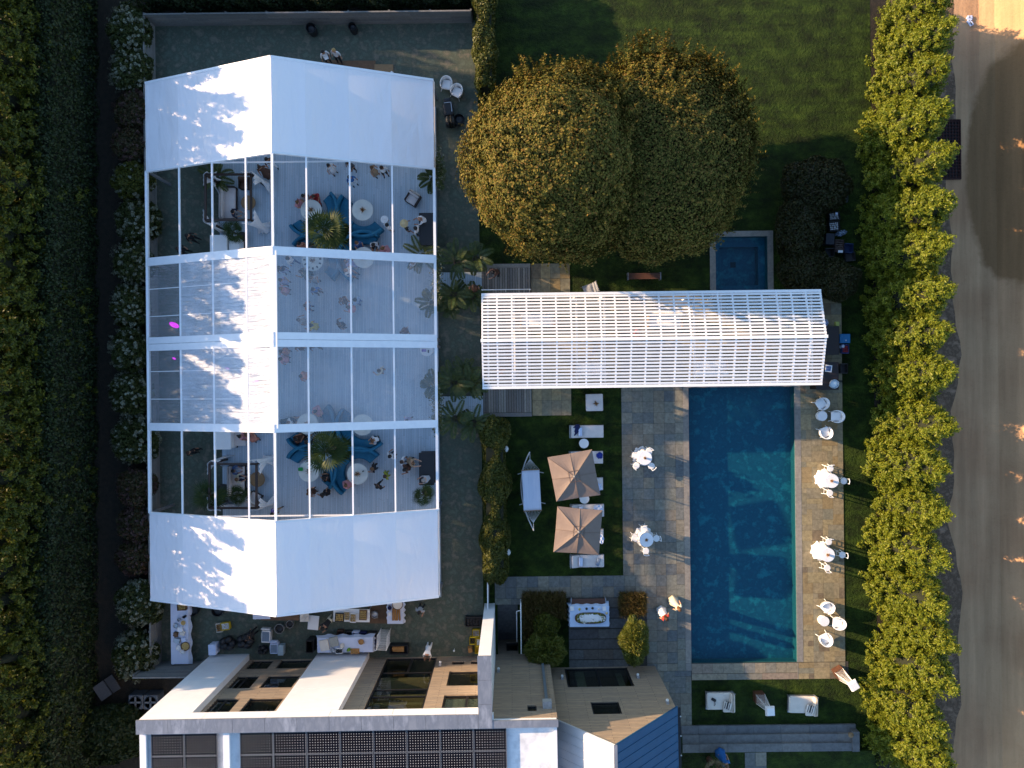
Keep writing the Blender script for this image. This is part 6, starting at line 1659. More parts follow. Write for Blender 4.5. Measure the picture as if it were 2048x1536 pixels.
PEOPLE = [
    ('person in white shirt holding a paper, nearest the ridge behind the north roof', 646, 104, 60, 'hold', 'm', 'w', 'k', 'k', 't', 0),
    ('fair-haired person in white shirt beside another behind the north roof', 667, 101, 100, 'stand', 'm', 'w', 'k', 'y', 'l', 0),
    ('long-haired person with white skirt at the edge of the north roof', 657, 331, 40, 'stand', 'dress', 'w', 'w', 'k', 'l', FZ, 'long'),
    ('dark-haired person in grey half hidden under the north roof edge', 696, 326, 100, 'hold', 'm', 'g', 'k', 'b', 't', FZ),
    ('person in bright blue shirt and white trousers below the north roof', 699, 355, 60, 'stand', 'm', 'b', 'w', 'k', 't', FZ),
    ('person with tan hair in a pinkish dress under the north roof edge', 744, 335, 20, 'stand', 'dress', 't', 't', 'n', 'l', FZ, 'long'),
    ('person in white shirt and black shorts at the right under the north roof', 763, 336, 70, 'stand', 'shorts', 'w', 'k', 'b', 't', FZ),
    ('waiter in white carrying a round tray near the north black bar', 774, 449, -60, 'hold', 'm', 'w', 't', 'k', 't', FZ),
    ('person in straw hat and olive shirt at the north black bar', 809, 447, -20, 'hold', 'm', 'ol', 'k', 'b', 't', FZ, 'short', 1, 'party guests', 'k', (.55, .44, .25)),
    ('bald person in white tee leaning over the north black bar', 838, 438, 170, 'reach', 'shorts', 'w', 'w', 'x', 't', FZ),
    ('person in white shirt and dark trousers beside the north bar', 830, 456, 200, 'hold', 'shorts', 'w', 'k', 'k', 't', FZ),
    ('curly light-haired person seated at the left of the north table', 595, 404, 20, 'sitlean', 'dress', 'p', 'p', 'n', 'l', FZ, 'long'),
    ('dark-haired person seated between two others at the north table', 606, 392, 60, 'sitlean', 'dress', 'lg', 'lg', 'k', 't', FZ, 'long'),
    ('person in red floral dress seated at the north table', 626, 393, 80, 'sitlean', 'dress', 'r', 'r', 'b', 't', FZ, 'long'),
    ('dark-haired person seated at the left end of the sofa above the napkin table', 598, 488, 60, 'sit', 'dress', 'co', 'k', 'k', 'l', FZ, 'long'),
    ('dark-haired person seated on the sofa under the north palm leaves', 622, 489, 90, 'sit', 'dress', 'te', 'k', 'k', 't', FZ, 'long'),
    ('brown-haired person seated on the sofa at the first roof beam', 713, 486, 60, 'sit', 'dress', 'bl', 'bl', 'n', 'l', FZ, 'long'),
    ('person in white tee seated at the first roof beam, beside a pink dress', 746, 490, 100, 'sitlean', 'shorts', 'w', 'k', 'k', 't', FZ),
    ('person in pink dress leaning at the first roof beam', 764, 497, 150, 'sitlean', 'gown', 'p', 'p', 'n', 'l', FZ, 'bun'),
    ('person in white top and grey jeans walking below the first beam near the ridge', 574, 516, 210, 'walk', 'm', 'w', 'bl', 'k', 't', FZ),
    ('person in pink-lilac floral dress seated beside the blue sofa under the film', 692, 523, 0, 'sit', 'dress', 'lv', 'lv', 'n', 'l', FZ, 'long'),
    ('person in white seated at the lower blue sofa under the film', 692, 541, 20, 'sit', 'shorts', 'w', 'bl', 'x', 't', FZ),
    ('person in white shirt standing just below the first beam near the right eave', 826, 526, 60, 'stand', 'dress', 'w', 't', 'b', 'l', FZ, 'bun'),
    ('person in dark teal dress with arm stretched out under the film', 600, 543, 170, 'raise', 'gown', 'te', 'te', 'b', 't', FZ, 'bun'),
    ('person in dark blue beside the ridge under the first film bay', 558, 536, 60, 'stand', 'm', 'n', 'lv', 'k', 't', FZ),
    ('person in lavender dress beside the ridge, upper of two', 561, 560, 30, 'hold', 'dress', 'lv', 'lv', 'b', 'l', FZ, 'long'),
    ('person in pinkish stripes beside the ridge, lower of two', 562, 577, 0, 'stand', 'dress', 'p', 'p', 'n', 'l', FZ, 'long'),
    ('person in pale floral dress above the one in bright blue', 622, 556, 60, 'hold', 'dress', 'lg', 'lg', 'n', 'l', FZ, 'long'),
    ('person in bright blue shirt on the dance floor under the film', 626, 579, 60, 'stand', 'm', 'b', 'n', 'k', 't', FZ),
    ('person in orange-red top and blue shorts on the dance floor', 611, 611, 0, 'raise', 'shorts', 'or', 'bl', 'b', 't', FZ),
    ('person in grey-pink dress touching hands on the dance floor', 597, 639, -30, 'hold', 'dress', 'lg', 'p', 'k', 't', FZ, 'long'),
    ('person in yellow dress on the dance floor', 619, 650, 180, 'raise', 'dress', 'y', 'y', 'k', 't', FZ, 'long'),
    ('red-haired person in brown dress on the dance floor', 682, 599, 40, 'hold', 'dress', 'br', 'br', 'n', 'l', FZ, 'long'),
    ('person in pink top next to the purlin on the dance floor', 695, 614, 180, 'hold', 'dress', 'p', 'p', 'b', 'l', FZ, 'long'),
    ('person in pale blue shirt with raised arm on the dance floor', 709, 599, 200, 'raise', 'm', 'lb', 'bl', 'k', 't', FZ),
    ('dark-haired person with bare arms in black near the double beam', 677, 647, -30, 'raise', 'dress', 'k', 'k', 'b', 't', FZ, 'long'),
    ('person in brown dress alone near the right eave above the double beam', 806, 662, 60, 'walk', 'dress', 'br', 'br', 'n', 'l', FZ, 'long'),
    ('person in peach top beside the ridge below the double beam, upper of two', 562, 703, 40, 'hold', 'dress', 'co', 'w', 'b', 'l', FZ, 'long'),
    ('person in peach top and white skirt beside the ridge, lower of two', 562, 718, 0, 'hold', 'dress', 'p', 'w', 'k', 't', FZ, 'bun'),
    ('dark-haired person half under the double beam left of the purlin', 594, 693, 40, 'hold', 'dress', 'br', 'br', 'b', 'l', FZ, 'long'),
    ('person in navy half under the double beam right of the purlin', 624, 693, 60, 'walk', 'm', 'n', 'k', 'k', 't', FZ),
    ('dark-haired person in terracotta dress alone left on the south dance floor', 602, 752, 0, 'hold', 'dress', 'co', 'br', 'k', 't', FZ, 'long'),
    ('person with bare arms and dark shorts walking alone on the south dance floor', 757, 741, 200, 'raise', 'shorts', 'cr', 'n', 'b', 'l', FZ, 'short', 1, 'party guests', 'skin'),
    ('person in pink and green seated right of the dark armchair table', 630, 824, 60, 'sitlean', 'dress', 'p', 'te', 'k', 'l', FZ, 'long'),
    ('person in white tee seated in the dark teal armchair', 577, 845, -20, 'sit', 'shorts', 'w', 't', 'n', 'l', FZ),
    ('person with tan legs seated on the blue seat below the third beam', 592, 878, -40, 'sitlean', 'dress', 'br', 't', 'k', 't', FZ, 'long'),
    ('dark-clad person seated beside the tan-legged one below the third beam', 613, 884, -60, 'sit', 'm', 'k', 'n', 'k', 't', FZ),
    ('person in white tee on the blue sofa right of the south palm', 744, 882, 160, 'sitlean', 'shorts', 'w', 'k', 'n', 'l', FZ),
    ('person in white shirt and black trousers near the south bar purlin', 780, 912, -50, 'hold', 'm', 'w', 'k', 'k', 't', FZ),
    ('person in pale lavender shirt left of the south black bar', 804, 924, 10, 'hold', 'm', 'w', 'lv', 'b', 't', FZ),
    ('person with tan back leaning at the south black bar', 827, 927, 10, 'reach', 'dress', 't', 'bl', 'n', 'l', FZ, 'long'),
    ('dark-haired person in brown below the lavender shirt at the south bar', 808, 940, 150, 'hold', 'dress', 'br', 'k', 'k', 't', FZ, 'long'),
    ('person in grey top at the lower end of the south black bar', 846, 961, 160, 'reach', 'm', 'lg', 'lg', 'g', 'l', FZ),
    ('dark-clad person standing right of the table with two bottles', 743, 938, 170, 'hold', 'm', 'k', 'k', 'n', 't', FZ),
    ('person in yellow-green shirt near the south bar', 769, 953, 160, 'stand', 'm', 'yg', 'yg', 'b', 't', FZ),
    ('dark-clad person walking below the yellow-green shirt', 755, 973, -50, 'walk', 'm', 'k', 'k', 'k', 't', FZ),
    ('person in striped dress seated left of the table with two bottles', 692, 971, -10, 'sitlean', 'dress', 'p', 'p', 'n', 'l', FZ, 'long'),
    ('dark-haired person seated below the south palm', 647, 957, 200, 'sitlean', 'dress', 'k', 'k', 'k', 't', FZ, 'long'),
    ('tan-haired person standing below the green bag table', 617, 987, -30, 'hold', 'dress', 'br', 'br', 'n', 'l', FZ, 'long'),
    ('dark-clad person standing below the south palm', 643, 989, 200, 'hold', 'dress', 'k', 'n', 'k', 't', FZ, 'long'),
    ('person in blue-violet shirt walking beside the ridge above the south roof', 545, 1028, -20, 'walk', 'm', 'v', 't', 'k', 't', FZ),
    ('person in denim seated at the top of the south cabana sofa', 467, 942, 0, 'sitlean', 'm', 'bl', 'lb', 'k', 't', FZ),
    ('person in beige top seated in the middle of the south cabana sofa', 474, 959, 0, 'sitlean', 'm', 'cr', 'n', 'n', 'l', FZ),
    ('person in navy shirt seated on the north cabana sofa', 466, 423, 0, 'sitlean', 'm', 'n', 'lg', 'k', 'l', FZ),
    ('person in brown dress walking beside the ridge in the north bay', 519, 335, 60, 'walk', 'gown', 'br', 'br', 'b', 't', FZ, 'bun'),
    ('person in white trousers half hidden under the north roof by the ridge', 533, 319, 60, 'walk', 'm', 'br', 'w', 'k', 't', FZ),
    ('person in pink and white seated at the third beam, left of two', 480, 873, 20, 'sit', 'dress', 'p', 'w', 'k', 't', FZ, 'bun'),
    ('person in peach seated at the third beam, right of two', 493, 870, 60, 'sit', 'dress', 'co', 'p', 'n', 'l', FZ, 'long'),
    ('person in black seen through the open bay on the dark turf', 374, 471, 30, 'stand', 'm', 'k', 'k', 'k', 't', 0),
    ('musician in black at the left fence of the tent', 356, 497, 20, 'hold', 'm', 'k', 'k', 'b', 't', 0),
    ('person in black on the dark turf left of the south white bar', 376, 906, 40, 'stand', 'm', 'k', 'k', 'b', 't', 0),
    ('person in purple-grey half under the third beam near the right eave', 814, 842, -20, 'walk', 'dress', 'lv', 'lv', 'k', 't', FZ, 'long'),
    ('cook with black hair and grey patterned shirt near the bread table', 838, 1226, 100, 'hold', 'm', 'lg', 'k', 'k', 't', 0),
    ('worker in white uniform bending at the house glazing', 853, 1316, 95, 'reach', 'm', 'w', 'w', 'b', 't', 0),
    ('dark-clad worker bending over a black tub in the catering yard', 645, 1258, 130, 'reach', 'm', 'k', 'cr', 'k', 't', 0),
    ('dark-clad worker in the catering yard near the black barrels', 494, 1277, 160, 'hold', 'm', 'k', 'k', 'k', 't', 0),
    ('dark-haired person in red and white on the terrace beside the pool', 1334, 1239, 60, 'stand', 'gown', 'w', 'w', 'b', 'l', .03, 'long', 1.0, 'two people walking by the pool'),
    ('light-haired person in white skirt walking beside the pool', 1360, 1220, 60, 'walk', 'gown', 'cr', 'w', 'n', 'l', .03, 'long', 1.0, 'two people walking by the pool'),
    ('person with dark hair reaching from the deck to the north walkway', 985, 545, 150, 'reach', 'm', 'br', 'k', 'k', 't', .14),
    ('dark-haired person half hidden in palms at the north walkway', 947, 573, 90, 'stand', 'dress', 'br', 'k', 'b', 't', .14, 'long'),
    ('person in bright blue dress at the bottom edge beside dried pampas', 1454, 1531, -120, 'walk', 'gown', 'b', 'b', 'n', 'l', .385, 'long'),
    ('person in blue seen between pergola slats, right of the deck', 1192, 702, 30, 'stand', 'm', 'bl', 'k', 'b', 't', .05),
    ('person in red top seen between the pergola slats', 1280, 664, 160, 'hold', 'dress', 'r', 'w', 'n', 'l', .05, 'long'),
    ('person in peach top seen between the lower pergola slats', 1001, 742, 30, 'hold', 'dress', 'co', 'w', 'n', 'l', .14, 'long'),
    ('person in black seen between the lower pergola slats', 1020, 722, 200, 'stand', 'm', 'k', 'k', 'k', 't', .14),
]
for q in PEOPLE: person(*q)
for o in C.objects:
    if o.get('label', '').startswith('dark-haired person in red and white'): setmat(o, 1, col(.45, .04, .03, .8))
# tray held by the waiter, papers held by the worker behind the tent
smallthing('serving_tray', 'round white serving tray held by the waiter near the north bar', 'tray', 769, 439, FZ + 1.2, lambda b: (b.lathe([(.2, 0), (.22, .025), (.21, .03), (.19, .012)], n=24), b.lathe([(.03, .012), (.035, .1)], (.06, .05, 0), 8), b.lathe([(.03, .012), (.035, .1)], (-.07, .03, 0), 8), b.lathe([(.03, .012), (.035, .1)], (.0, -.09, 0), 8)), m_plast)
smallthing('clipboard', 'white papers held by the worker behind the north roof', 'papers', 652, 114, 1.2, lambda b: (b.box((0, 0, .01), (.24, .3, .02)), b.box((.0, .13, .025), (.1, .03, .012))), m_plast, False, .4)
# ------------------------------------------------------------------ catering yard and other loose things
def crate(name, label, px, py, w, d, h, m, rz=0.0, z0=0.0, fill=None, cat=None, group=None, lid=False):
    t = thing(name, label, cat or name.replace('_', ' '), at(px, py, z0 + h, z0), rz, group)
    b = MB(); e = .025
    b.box((0, 0, .02), (w * .92, d * .92, .04))
    for s in (-1, 1):
        b.box((s * (w / 2 - e / 2), 0, h / 2 + .02), (e, d, h - .04)); b.box((0, s * (d / 2 - e / 2), h / 2 + .018), (w - 2 * e - .004, e, h - .044))
        b.box((s * (w / 2 - .01), 0, h - .012), (.045, d + .02, .024)); b.box((0, s * (d / 2 - .01), h - .014), (w - .03, .045, .024))
    b.build('shell', m, t)
    if fill is not None:
        b = MB(); k = 0
        for i in range(5):
            for j in range(4):
                b.pill(((i - 2) * w * .17 + rng.uniform(-.02, .02), (j - 1.5) * d * .2, h * .72 + rng.uniform(0, .05)), (w * .16, d * .17, .10), .03, rng.uniform(0, 3))
        b.build('contents', fill, t)
    if lid:
        b = MB(); b.pill((0, 0, h + .02), (w + .02, d + .02, .05), .02); b.box((0, 0, h + .05), (w * .25, .03, .02)); b.build('lid', m, t)
    return t
def cooler(label, px, py, w, d, h, m, rz=0, openlid=False, z0=0.0):
    t = thing('cool_box', label, 'cool box', at(px, py, z0 + h, z0), rz, 'cool boxes of the caterers')
    b = MB(); b.pill((0, 0, h * .46), (w, d, h * .9), .04); b.build('body', m, t)
    if openlid:
        b = MB(); b.pill((0, d / 2 + .12, h * .9), (w, .08, h * .7), .03); b.build('lid', m, t)
        b = MB(); b.box((0, 0, h * .905), (w * .8, d * .76, .02)); b.build('inside', col(.18, .24, .32), t)
    else:
        b = MB(); b.pill((0, 0, h * .96), (w + .02, d + .02, h * .14), .03); b.build('lid', m, t)
    b = MB(); b.tube([(-w / 2 - .03, -d * .25, h * .6), (-w / 2 - .06, 0, h * .62), (-w / 2 - .03, d * .25, h * .6)], .015, 5); b.tube([(w / 2 + .03, -d * .25, h * .6), (w / 2 + .06, 0, h * .62), (w / 2 + .03, d * .25, h * .6)], .015, 5); b.build('handle', m_steel, t)
    return t
def pot(name, label, px, py, r, h, m, z0=0.0, inner=None, cat=None, group=None):
    t = thing(name, label, cat or name.replace('_', ' '), at(px, py, z0 + h, z0), rng.uniform(0, 3), group)
    b = MB(); b.lathe([(r * .8, 0), (r * .95, h * .4), (r, h), (r * .94, h), (r * .88, h * .45), (r * .7, h * .3)], n=22); b.build('body', m, t)
    b = MB()
    for s in (-1, 1): b.tube([(s * r, -.06, h * .8), (s * (r + .05), 0, h * .82), (s * r, .06, h * .8)], .012, 5)
    b.build('handle', m, t)
    if inner: b = MB(); b.lathe([(r * .84, h * .7), (r * .5, h * .78), (.01, h * .74)], n=16); b.build('contents', inner, t)
    return t
m_clw = mat('table_linen', (.60, .64, .76), .8, (.54, .58, .72), 3)
# long linen table at the left with wares
cloth_table('long linen-covered catering table along the left fence of the yard', 359, 1264, 1.0, 3.7, .76, m_clw, .0105, .3, name='catering_table')
TZ = .78
crate('wooden_crate', 'brown wooden box at the top end of the long linen table', 363, 1213, .5, .45, .25, m_ply, .05, TZ, m_food, 'crate')
for i, (px, py, r, h, m, lab) in enumerate(((357, 1240, .09, .16, m_steel, 'small steel jug on the upper part of the long table'), (368, 1234, .08, .2, m_dark, 'dark flask on the upper part of the long table'), (366, 1246, .16, .08, m_plast, 'white bowl upper middle of the long table'), (351, 1252, .14, .1, m_steel, 'steel bowl at the left edge of the long table'),
                                            (370, 1293, .26, .12, m_brown, 'round wicker basket low on the long table'), (357, 1296, .15, .06, m_plast, 'white dish beside the wicker basket'), (364, 1304, .13, .14, m_plast, 'white roll at the lower end of the long table'))):
    pot('bowl', lab, px, py, r, h, m, TZ, m_food if r > .15 else None)
for px, py, lab, w, d, m in ((362, 1258, 'white cloth heaped mid-way on the long table', .4, .35, m_cloth), (352, 1268, 'brown tray of bottles on the long table', .3, .4, m_ply), (367, 1266, 'cream paper pack on the long table', .3, .3, m_cream), (355, 1280, 'tray of cutlery on the long table', .4, .35, m_steel), (370, 1279, 'pile of pale napkins on the long table', .3, .3, m_lblue)):
    smallthing('supply_pile', lab, 'supplies', px, py, TZ, lambda b: [b.box((rng.uniform(-.1, .1) * w, rng.uniform(-.1, .1) * d, .03 + .04 * k), (w * rng.uniform(.5, .9), d * rng.uniform(.5, .9), .038), rng.uniform(-.4, .4)) for k in range(4)], m)
crate('wire_tray', 'pale green tray crate at the foot of the long table', 353, 1317, .55, .6, .35, col(.28, .36, .38), .0, 0, m_ply, 'crate')
crate('black_crate', 'black crate at the foot of the long table', 369, 1318, .4, .5, .4, m_dark, 0, 0, None, 'crate')
# middle of the yard
t = crate('yellow_crate', 'yellow crate tub in the middle of the catering yard', 450, 1253, .5, .42, .3, m_yell, .12, 0, m_plast, 'crate', 'yellow crates of the caterers')
crate('cardboard_box', 'cream box of bottles beside the yellow crate', 438, 1256, .34, .5, .25, m_cream, .12, 0, m_bread, 'box')
cooler('pale cool box standing upright near the left white fin', 424, 1300, .42, .6, .6, m_lblue, .05)
cooler('white open cool box with dark contents in the middle yard', 531, 1274, .52, .72, .45, m_plast, -.03, True)
cooler('pale blue open cool box with bottles by the house wall', 547, 1298, .46, .62, .42, m_lblue, 0, True)
cooler('grey-blue closed cool box by the house wall', 561, 1301, .32, .58, .45, col(.32, .42, .48), 0)
for px, py, r, h, lab in ((434, 1222, .34, .5, 'dark round kettle grill below the south roof'), (384, 1223, .3, .6, 'dark bin beside the linen table'), (558, 1258, .28, .5, 'dark steel stock pot right of the cool boxes'), (579, 1249, .22, .4, 'smaller steel stock pot further right')):
    pot('stock_pot', lab, px, py, r, h, m_dark if 'dark' in lab and 'steel' not in lab else m_steel, 0, m_dark, 'pot')
for px, py, r, lab in ((490, 1283, .5, 'heap of black refuse sacks by the left white fin'), (455, 1287, .48, 'black refuse sack pile left of the heap'), (525, 1300, .3, 'single black sack by the low windows')):
    t = thing('refuse_sack', lab, 'refuse sack', at(px, py, .3, 0)); b = MB(); N = 22; vs = []
    for k in range(5): b.ball((r * .55 * math.cos(k * 1.3), r * .5 * math.sin(k * 1.3), .24 + .05 * (k % 2)), (r * .5, r * .46, .26), 10, 7)
    b.build('sack', m_dark, t, True); b = MB(); b.lathe([(.05, .5), (.03, .55), (.09, .62)], n=8); b.build('knot', m_dark, t)
# plank tables, grill, bread
def plain_table(label, px, py, w, d, h, m, rz=0.0, name='work_table', z0=0.0):
    t = thing(name, label, 'table', at(px, py, z0 + h, z0), rz); b = MB()
    for k in range(3): b.box((0, (k - 1) * d / 3, h - .02), (w, d / 3 - .008, .04))
    b.build('tabletop', m, t)
    for x in (-1, 1):
        for y in (-1, 1):
            b = MB(); b.box((x * (w / 2 - .05), y * (d / 2 - .05), h / 2 - .02), (.05, .05, h - .04)); b.build('leg', m_steel, t)
    return t
plain_table('brown plank table half under the south roof at the ridge', 560, 1228, 2.2, .75, .75, m_ply)
smallthing('chopping_board', 'wooden board of mixed cuts at the ridge-side plank table', 'board', 609, 1230, .78, lambda b: [b.box((0, 0, .02), (.5, .75, .04))] + [b.pill((rng.uniform(-.18, .18), rng.uniform(-.3, .3), .07), (.12, .1, .06), .025, rng.uniform(0, 3)) for _ in range(14)], m_cream)
smallthing('box_lid', 'white foam lid leaning right of the plank table', 'lid', 627, 1245, .5, lambda b: (b.pill((0, 0, .03), (.62, .82, .06), .02), b.pill((0, 0, .07), (.5, .7, .03), .012)), m_plast, False, -.1)
cloth_table('small white-clothed table peeking from under the south roof', 523, 1226, 1.0, .7, .76, m_clw, .01, .3, name='catering_table')
cloth_table('bread table with white cloth at the right of the catering yard', 790, 1226, .9, 1.25, .78, m_clw, .0, .35, name='bread_table')
b = None
t = thing('bread_basket', 'round basket on the bread table', 'basket', at(795, 1209, .95, .79)); b = MB(); b.lathe([(.27, 0), (.32, .16), (.29, .16), (.26, .1)], n=22); b.build('basket', m_brown, t); b = MB(); b.lathe([(.29, .14), (.24, .17), (.01, .18)], n=18); b.build('cover', m_cream, t)
for k in range(4):
    bm = MB(); bm.pill((0, 0, .05), (.10, .72, .09), .04); o = bm.build('baguette', m_bread, None, True, at(786 + k * 4.3, 1229, .85, .79), rng.uniform(-.06, .06)); tag(o, 'long golden baguette on the bread table', 'bread', 'baguettes on the bread table')
pot('bowl', 'dark bowl of grapes at the left of the bread table', 779, 1216, .12, .1, m_dark, .79, m_navy); pot('bowl', 'white bowl at the left of the bread table', 780, 1228, .1, .08, m_plast, .79)
plain_table('long white grill trestle with trays of food', 703, 1231, 2.1, .75, .8, m_plast, -.02, 'grill_trestle')
for px, py, w, d, m, lab in ((679, 1235, .5, .5, m_dark, 'black pan of browned food at the left of the grill trestle'), (694, 1232, .32, .55, m_plast, 'white-rimmed tray of golden food on the grill trestle'), (706, 1236, .32, .52, m_plast, 'white-rimmed tray of dark food on the grill trestle'), (726, 1230, .42, .58, m_wood, 'wooden tray of browned food at the right of the grill trestle')):
    crate('food_tray', lab, px, py, w, d, .1, m, -.04, .83, m_food, 'food tray', 'food trays on the grill trestle')
pot('steel_bowl', 'round steel colander right of the grill trestle', 749, 1230, .2, .3, m_steel, 0, m_steel)
smallthing('plywood_sheet', 'brown plywood sheet on the ground right of the grill trestle', 'plywood', 757, 1228, .02, lambda b: (b.box((0, 0, .012), (1.2, 1.1, .02)), b.box((.3, .1, .034), (.9, .8, .02), .05)), m_ply)
cloth_table('white-clothed preparation table against the middle white fin', 690, 1290, 3.2, .85, .76, m_clw, .01, .35, name='preparation_table')
for px, py, w, d, m, lab in ((649, 1290, .52, .62, m_cream, 'cream pizza box at the left of the preparation table'), (668, 1283, .5, .55, col(.32, .33, .30), 'grey box lid on the preparation table')):
    smallthing('flat_box', lab, 'box', px, py, .8, lambda b: (b.pill((0, 0, .04), (w, d, .08), .015), b.box((0, d * .47, .07), (w * .96, .02, .05))), m, False, .2)
for px, py, r, m, lab in ((665, 1301, .13, m_steel, 'steel bowl on the preparation table'), (722, 1284, .16, m_bread, 'round loaf board on the preparation table'), (697, 1300, .1, col(.16, .32, .02), 'bunch of green herbs in a bowl on the preparation table'), (684, 1292, .14, m_cream, 'bowl of pale shellfish on the preparation table')):
    pot('bowl', lab, px, py, r, .1, m, .8, m if m is not m_steel else None)
smallthing('baking_tray', 'pink-tan tray of rolls on the preparation table', 'tray', 710, 1302, .8, lambda b: (b.box((0, 0, .02), (.5, .3, .04)), [b.pill((-.18 + .12 * k, 0, .05), (.1, .22, .05), .02) for k in range(4)]), m_bread)
crate('picnic_case', 'white case with dark cups on the preparation table', 678, 1302, .4, .28, .12, m_plast, 0, .8, m_dark, 'case')
for px, py, w, d, h, m, lab in ((619, 1294, .4, .7, .9, m_dark, 'black trolley at the left end of the preparation table'), (736, 1297, .4, .5, .5, m_dark, 'black crate of bottles at the right end of the preparation table'), (745, 1291, .4, .5, .5, col(.04, .05, .12), 'dark blue crate of glassware beside the white rack'),
                            (711, 1270, .4, .35, .4, m_lblue, 'pale crate behind the preparation table'), (725, 1271, .4, .34, .4, m_navy, 'navy crate behind the preparation table'), (697, 1269, .4, .34, .35, m_dark, 'dark crate behind the preparation table'), (680, 1267, .36, .34, .35, m_brown, 'brown crate behind the preparation table'), (744, 1271, .5, .36, .35, m_dark, 'black crate behind the preparation table next to the rack')):
    crate('storage_crate', lab, px, py, w, d, h, m, 0, 0, m_steel if 'bottles' in lab or 'glassware' in lab else None, 'crate')
t = thing('wire_rack', 'tall white wire shelf rack right of the preparation table', 'rack', at(764, 1285, 1.2, 0), -.05)
for k in range(5):
    b = MB(); z = .25 + k * .26; b.tube([(-.28, -.4, z), (.28, -.4, z), (.28, .4, z), (-.28, .4, z), (-.28, -.4, z)], .014, 4)
    for q in range(6): b.tube([(-.28, -.35 + q * .14, z), (.28, -.35 + q * .14, z)], .007, 4)
    b.build('shelf', m_plast, t)
for x in (-.28, .28):
    for y in (-.4, .4): b = MB(); b.tube([(x, y, 0), (x, y, 1.35)], .018, 6); b.build('post', m_plast, t)
t = thing('fire_pit', 'black rectangular fire pit with logs by the house glazing', 'fire pit', at(797, 1300, .5, 0), .02)
b = MB()
for s in (-1, 1): b.box((s * .52, 0, .25), (.06, .52, .5)); b.box((0, s * .24, .25), (.98, .06, .5))
b.box((0, 0, .12), (.98, .42, .04)); b.build('trough', m_dark, t)
b = MB()
for k in range(4): b.tube([(-.35 + rng.uniform(-.05, .05), -.1 + .07 * k, .36 + .03 * (k % 2)), (.3, -.12 + .08 * k, .37)], .05, 7)
b.build('logs', m_bread, t)
for px, py, m, lab, f in ((952, 1267, m_yell, 'yellow crate of glassware, farthest from the house wall', m_steel), (946, 1282, m_yell, 'yellow crate with dark bottles near the fin wall', m_dark), (957, 1285, m_yell, 'yellow crate tight against the fin wall', m_plast), (957, 1300, m_yell, 'yellow crate nearest the house siding', None)):
    crate('yellow_crate', lab, px, py, .4, .42, .34, m, .0, 0, f, 'crate', 'yellow crates of the caterers')
crate('black_crate', 'long black mesh crate by the fin wall', 948, 1244, 1.0, .55, .4, m_dark, 0, 0, m_dark, 'crate')
smallthing('brown_bag', 'brown paper bag on the ground by the house siding', 'bag', 941, 1296, 0, lambda b: (b.box((0, 0, .2), (.26, .3, .4), .2, 0, .85), b.tube([(-.06, 0, .38), (0, 0, .5), (.06, 0, .38)], .012)), m_bread)
smallthing('white_stake', 'small white garden lamp on the ground by the house wall', 'garden lamp', 909, 1297, 0, lambda b: (b.tube([(0, 0, 0), (0, 0, .35)], .015), b.ball((0, 0, .38), .06)), m_plast)
# things by the north end of the tent
smallthing('plywood_sheet', 'brown plywood floor sheets behind the north roof', 'plywood', 700, 137, .03, lambda b: (b.box((0, 0, .016), (3.0, .9, .03)), b.box((-1.0, .05, .047), (1.0, .85, .028))), m_ply)
smallthing('plywood_sheet', 'small light plywood board behind the north roof', 'plywood', 768, 142, .04, lambda b: (b.box((0, 0, .03), (1.1, .75, .03)), b.box((0, 0, .008), (.9, .5, .014))), m_wood)
pot('black_bin', 'black bin against the north fence, left one', 621, 55, .3, .7, m_dark, 0, m_dark, 'bin', 'black bins at the north fence'); pot('black_bin', 'black bin against the north fence, right one', 704, 52, .24, .7, m_dark, 0, m_dark, 'bin', 'black bins at the north fence')
smallthing('white_shoe_bag', 'small black and white bag on the light plywood board', 'bag', 783, 150, .09, lambda b: (b.pill((0, 0, .09), (.2, .34, .18), .06), b.tube([(0, -.1, .17), (0, 0, .28), (0, .1, .17)], .012)), m_plast, True, -.5)
t = thing('grill_cart', 'long black covered grill cart beside the tent eave', 'grill cart', at(897, 224, .9, 0), .12)
b = MB(); b.pill((0, .2, .62), (.6, .75, .5), .12); b.build('hood', m_dark, t, True); b = MB(); b.pill((.02, -.42, .5), (.56, .6, .8), .2); b.build('cover', m_dark, t, True); b = MB(); b.box((.2, .28, .9), (.04, .55, .03)); b.box((0, .55, .9), (.4, .03, .03)); b.build('handle', m_steel, t)
b = MB(); b.pill((-.02, .82, .3), (.42, .32, .5), .08); b.build('side_burner', m_dark, t, True)
for x in (-.24, .24):
    for y in (-.5, .5): b = MB(); b.lathe([(.07, -.02), (.07, .02)], (x, y, .07), 12); b.build('wheel', m_dark, t)
pot('black_bin', 'black tub on the turf under the hornbeam edge', 918, 238, .32, .5, m_dark, 0, m_dark, 'bin')
# dark stage gear inside the left fence
# bar behind the pergola and its boxes
t = None
def dark_bar(label, px, py, w, d, h):
    t = thing('outdoor_bar', label, 'bar', at(px, py, h, 0), .0105, 'dark outdoor bars right of the pergola')
    b = MB(); b.pill((0, 0, h - .03), (w, d, .07), .03); b.build('counter', mat('bar_top', (.022, .016, .017), .5), t)
    b = MB(); b.box((0, 0, h / 2 - .05), (w - .14, d - .14, h - .1)); b.build('body', m_dkwood, t)
    b = MB(); b.box((0, 0, .05), (w - .08, d - .08, .1)); b.build('plinth', m_dark, t)
    return t
dark_bar('dark outdoor bar at the end of the pergola ridge', 1656, 681, 1.3, 1.65, 1.0)
dark_bar('dark outdoor bar with a clear bowl on it, by the main pool', 1655, 752, 1.3, 1.6, 1.0)
smallthing('menu_sign', 'white framed card on the dark outdoor bar', 'sign', 1657, 737, 1.02, lambda b: (b.box((0, 0, .012), (.38, .40, .02))), m_plast, False, -.12)
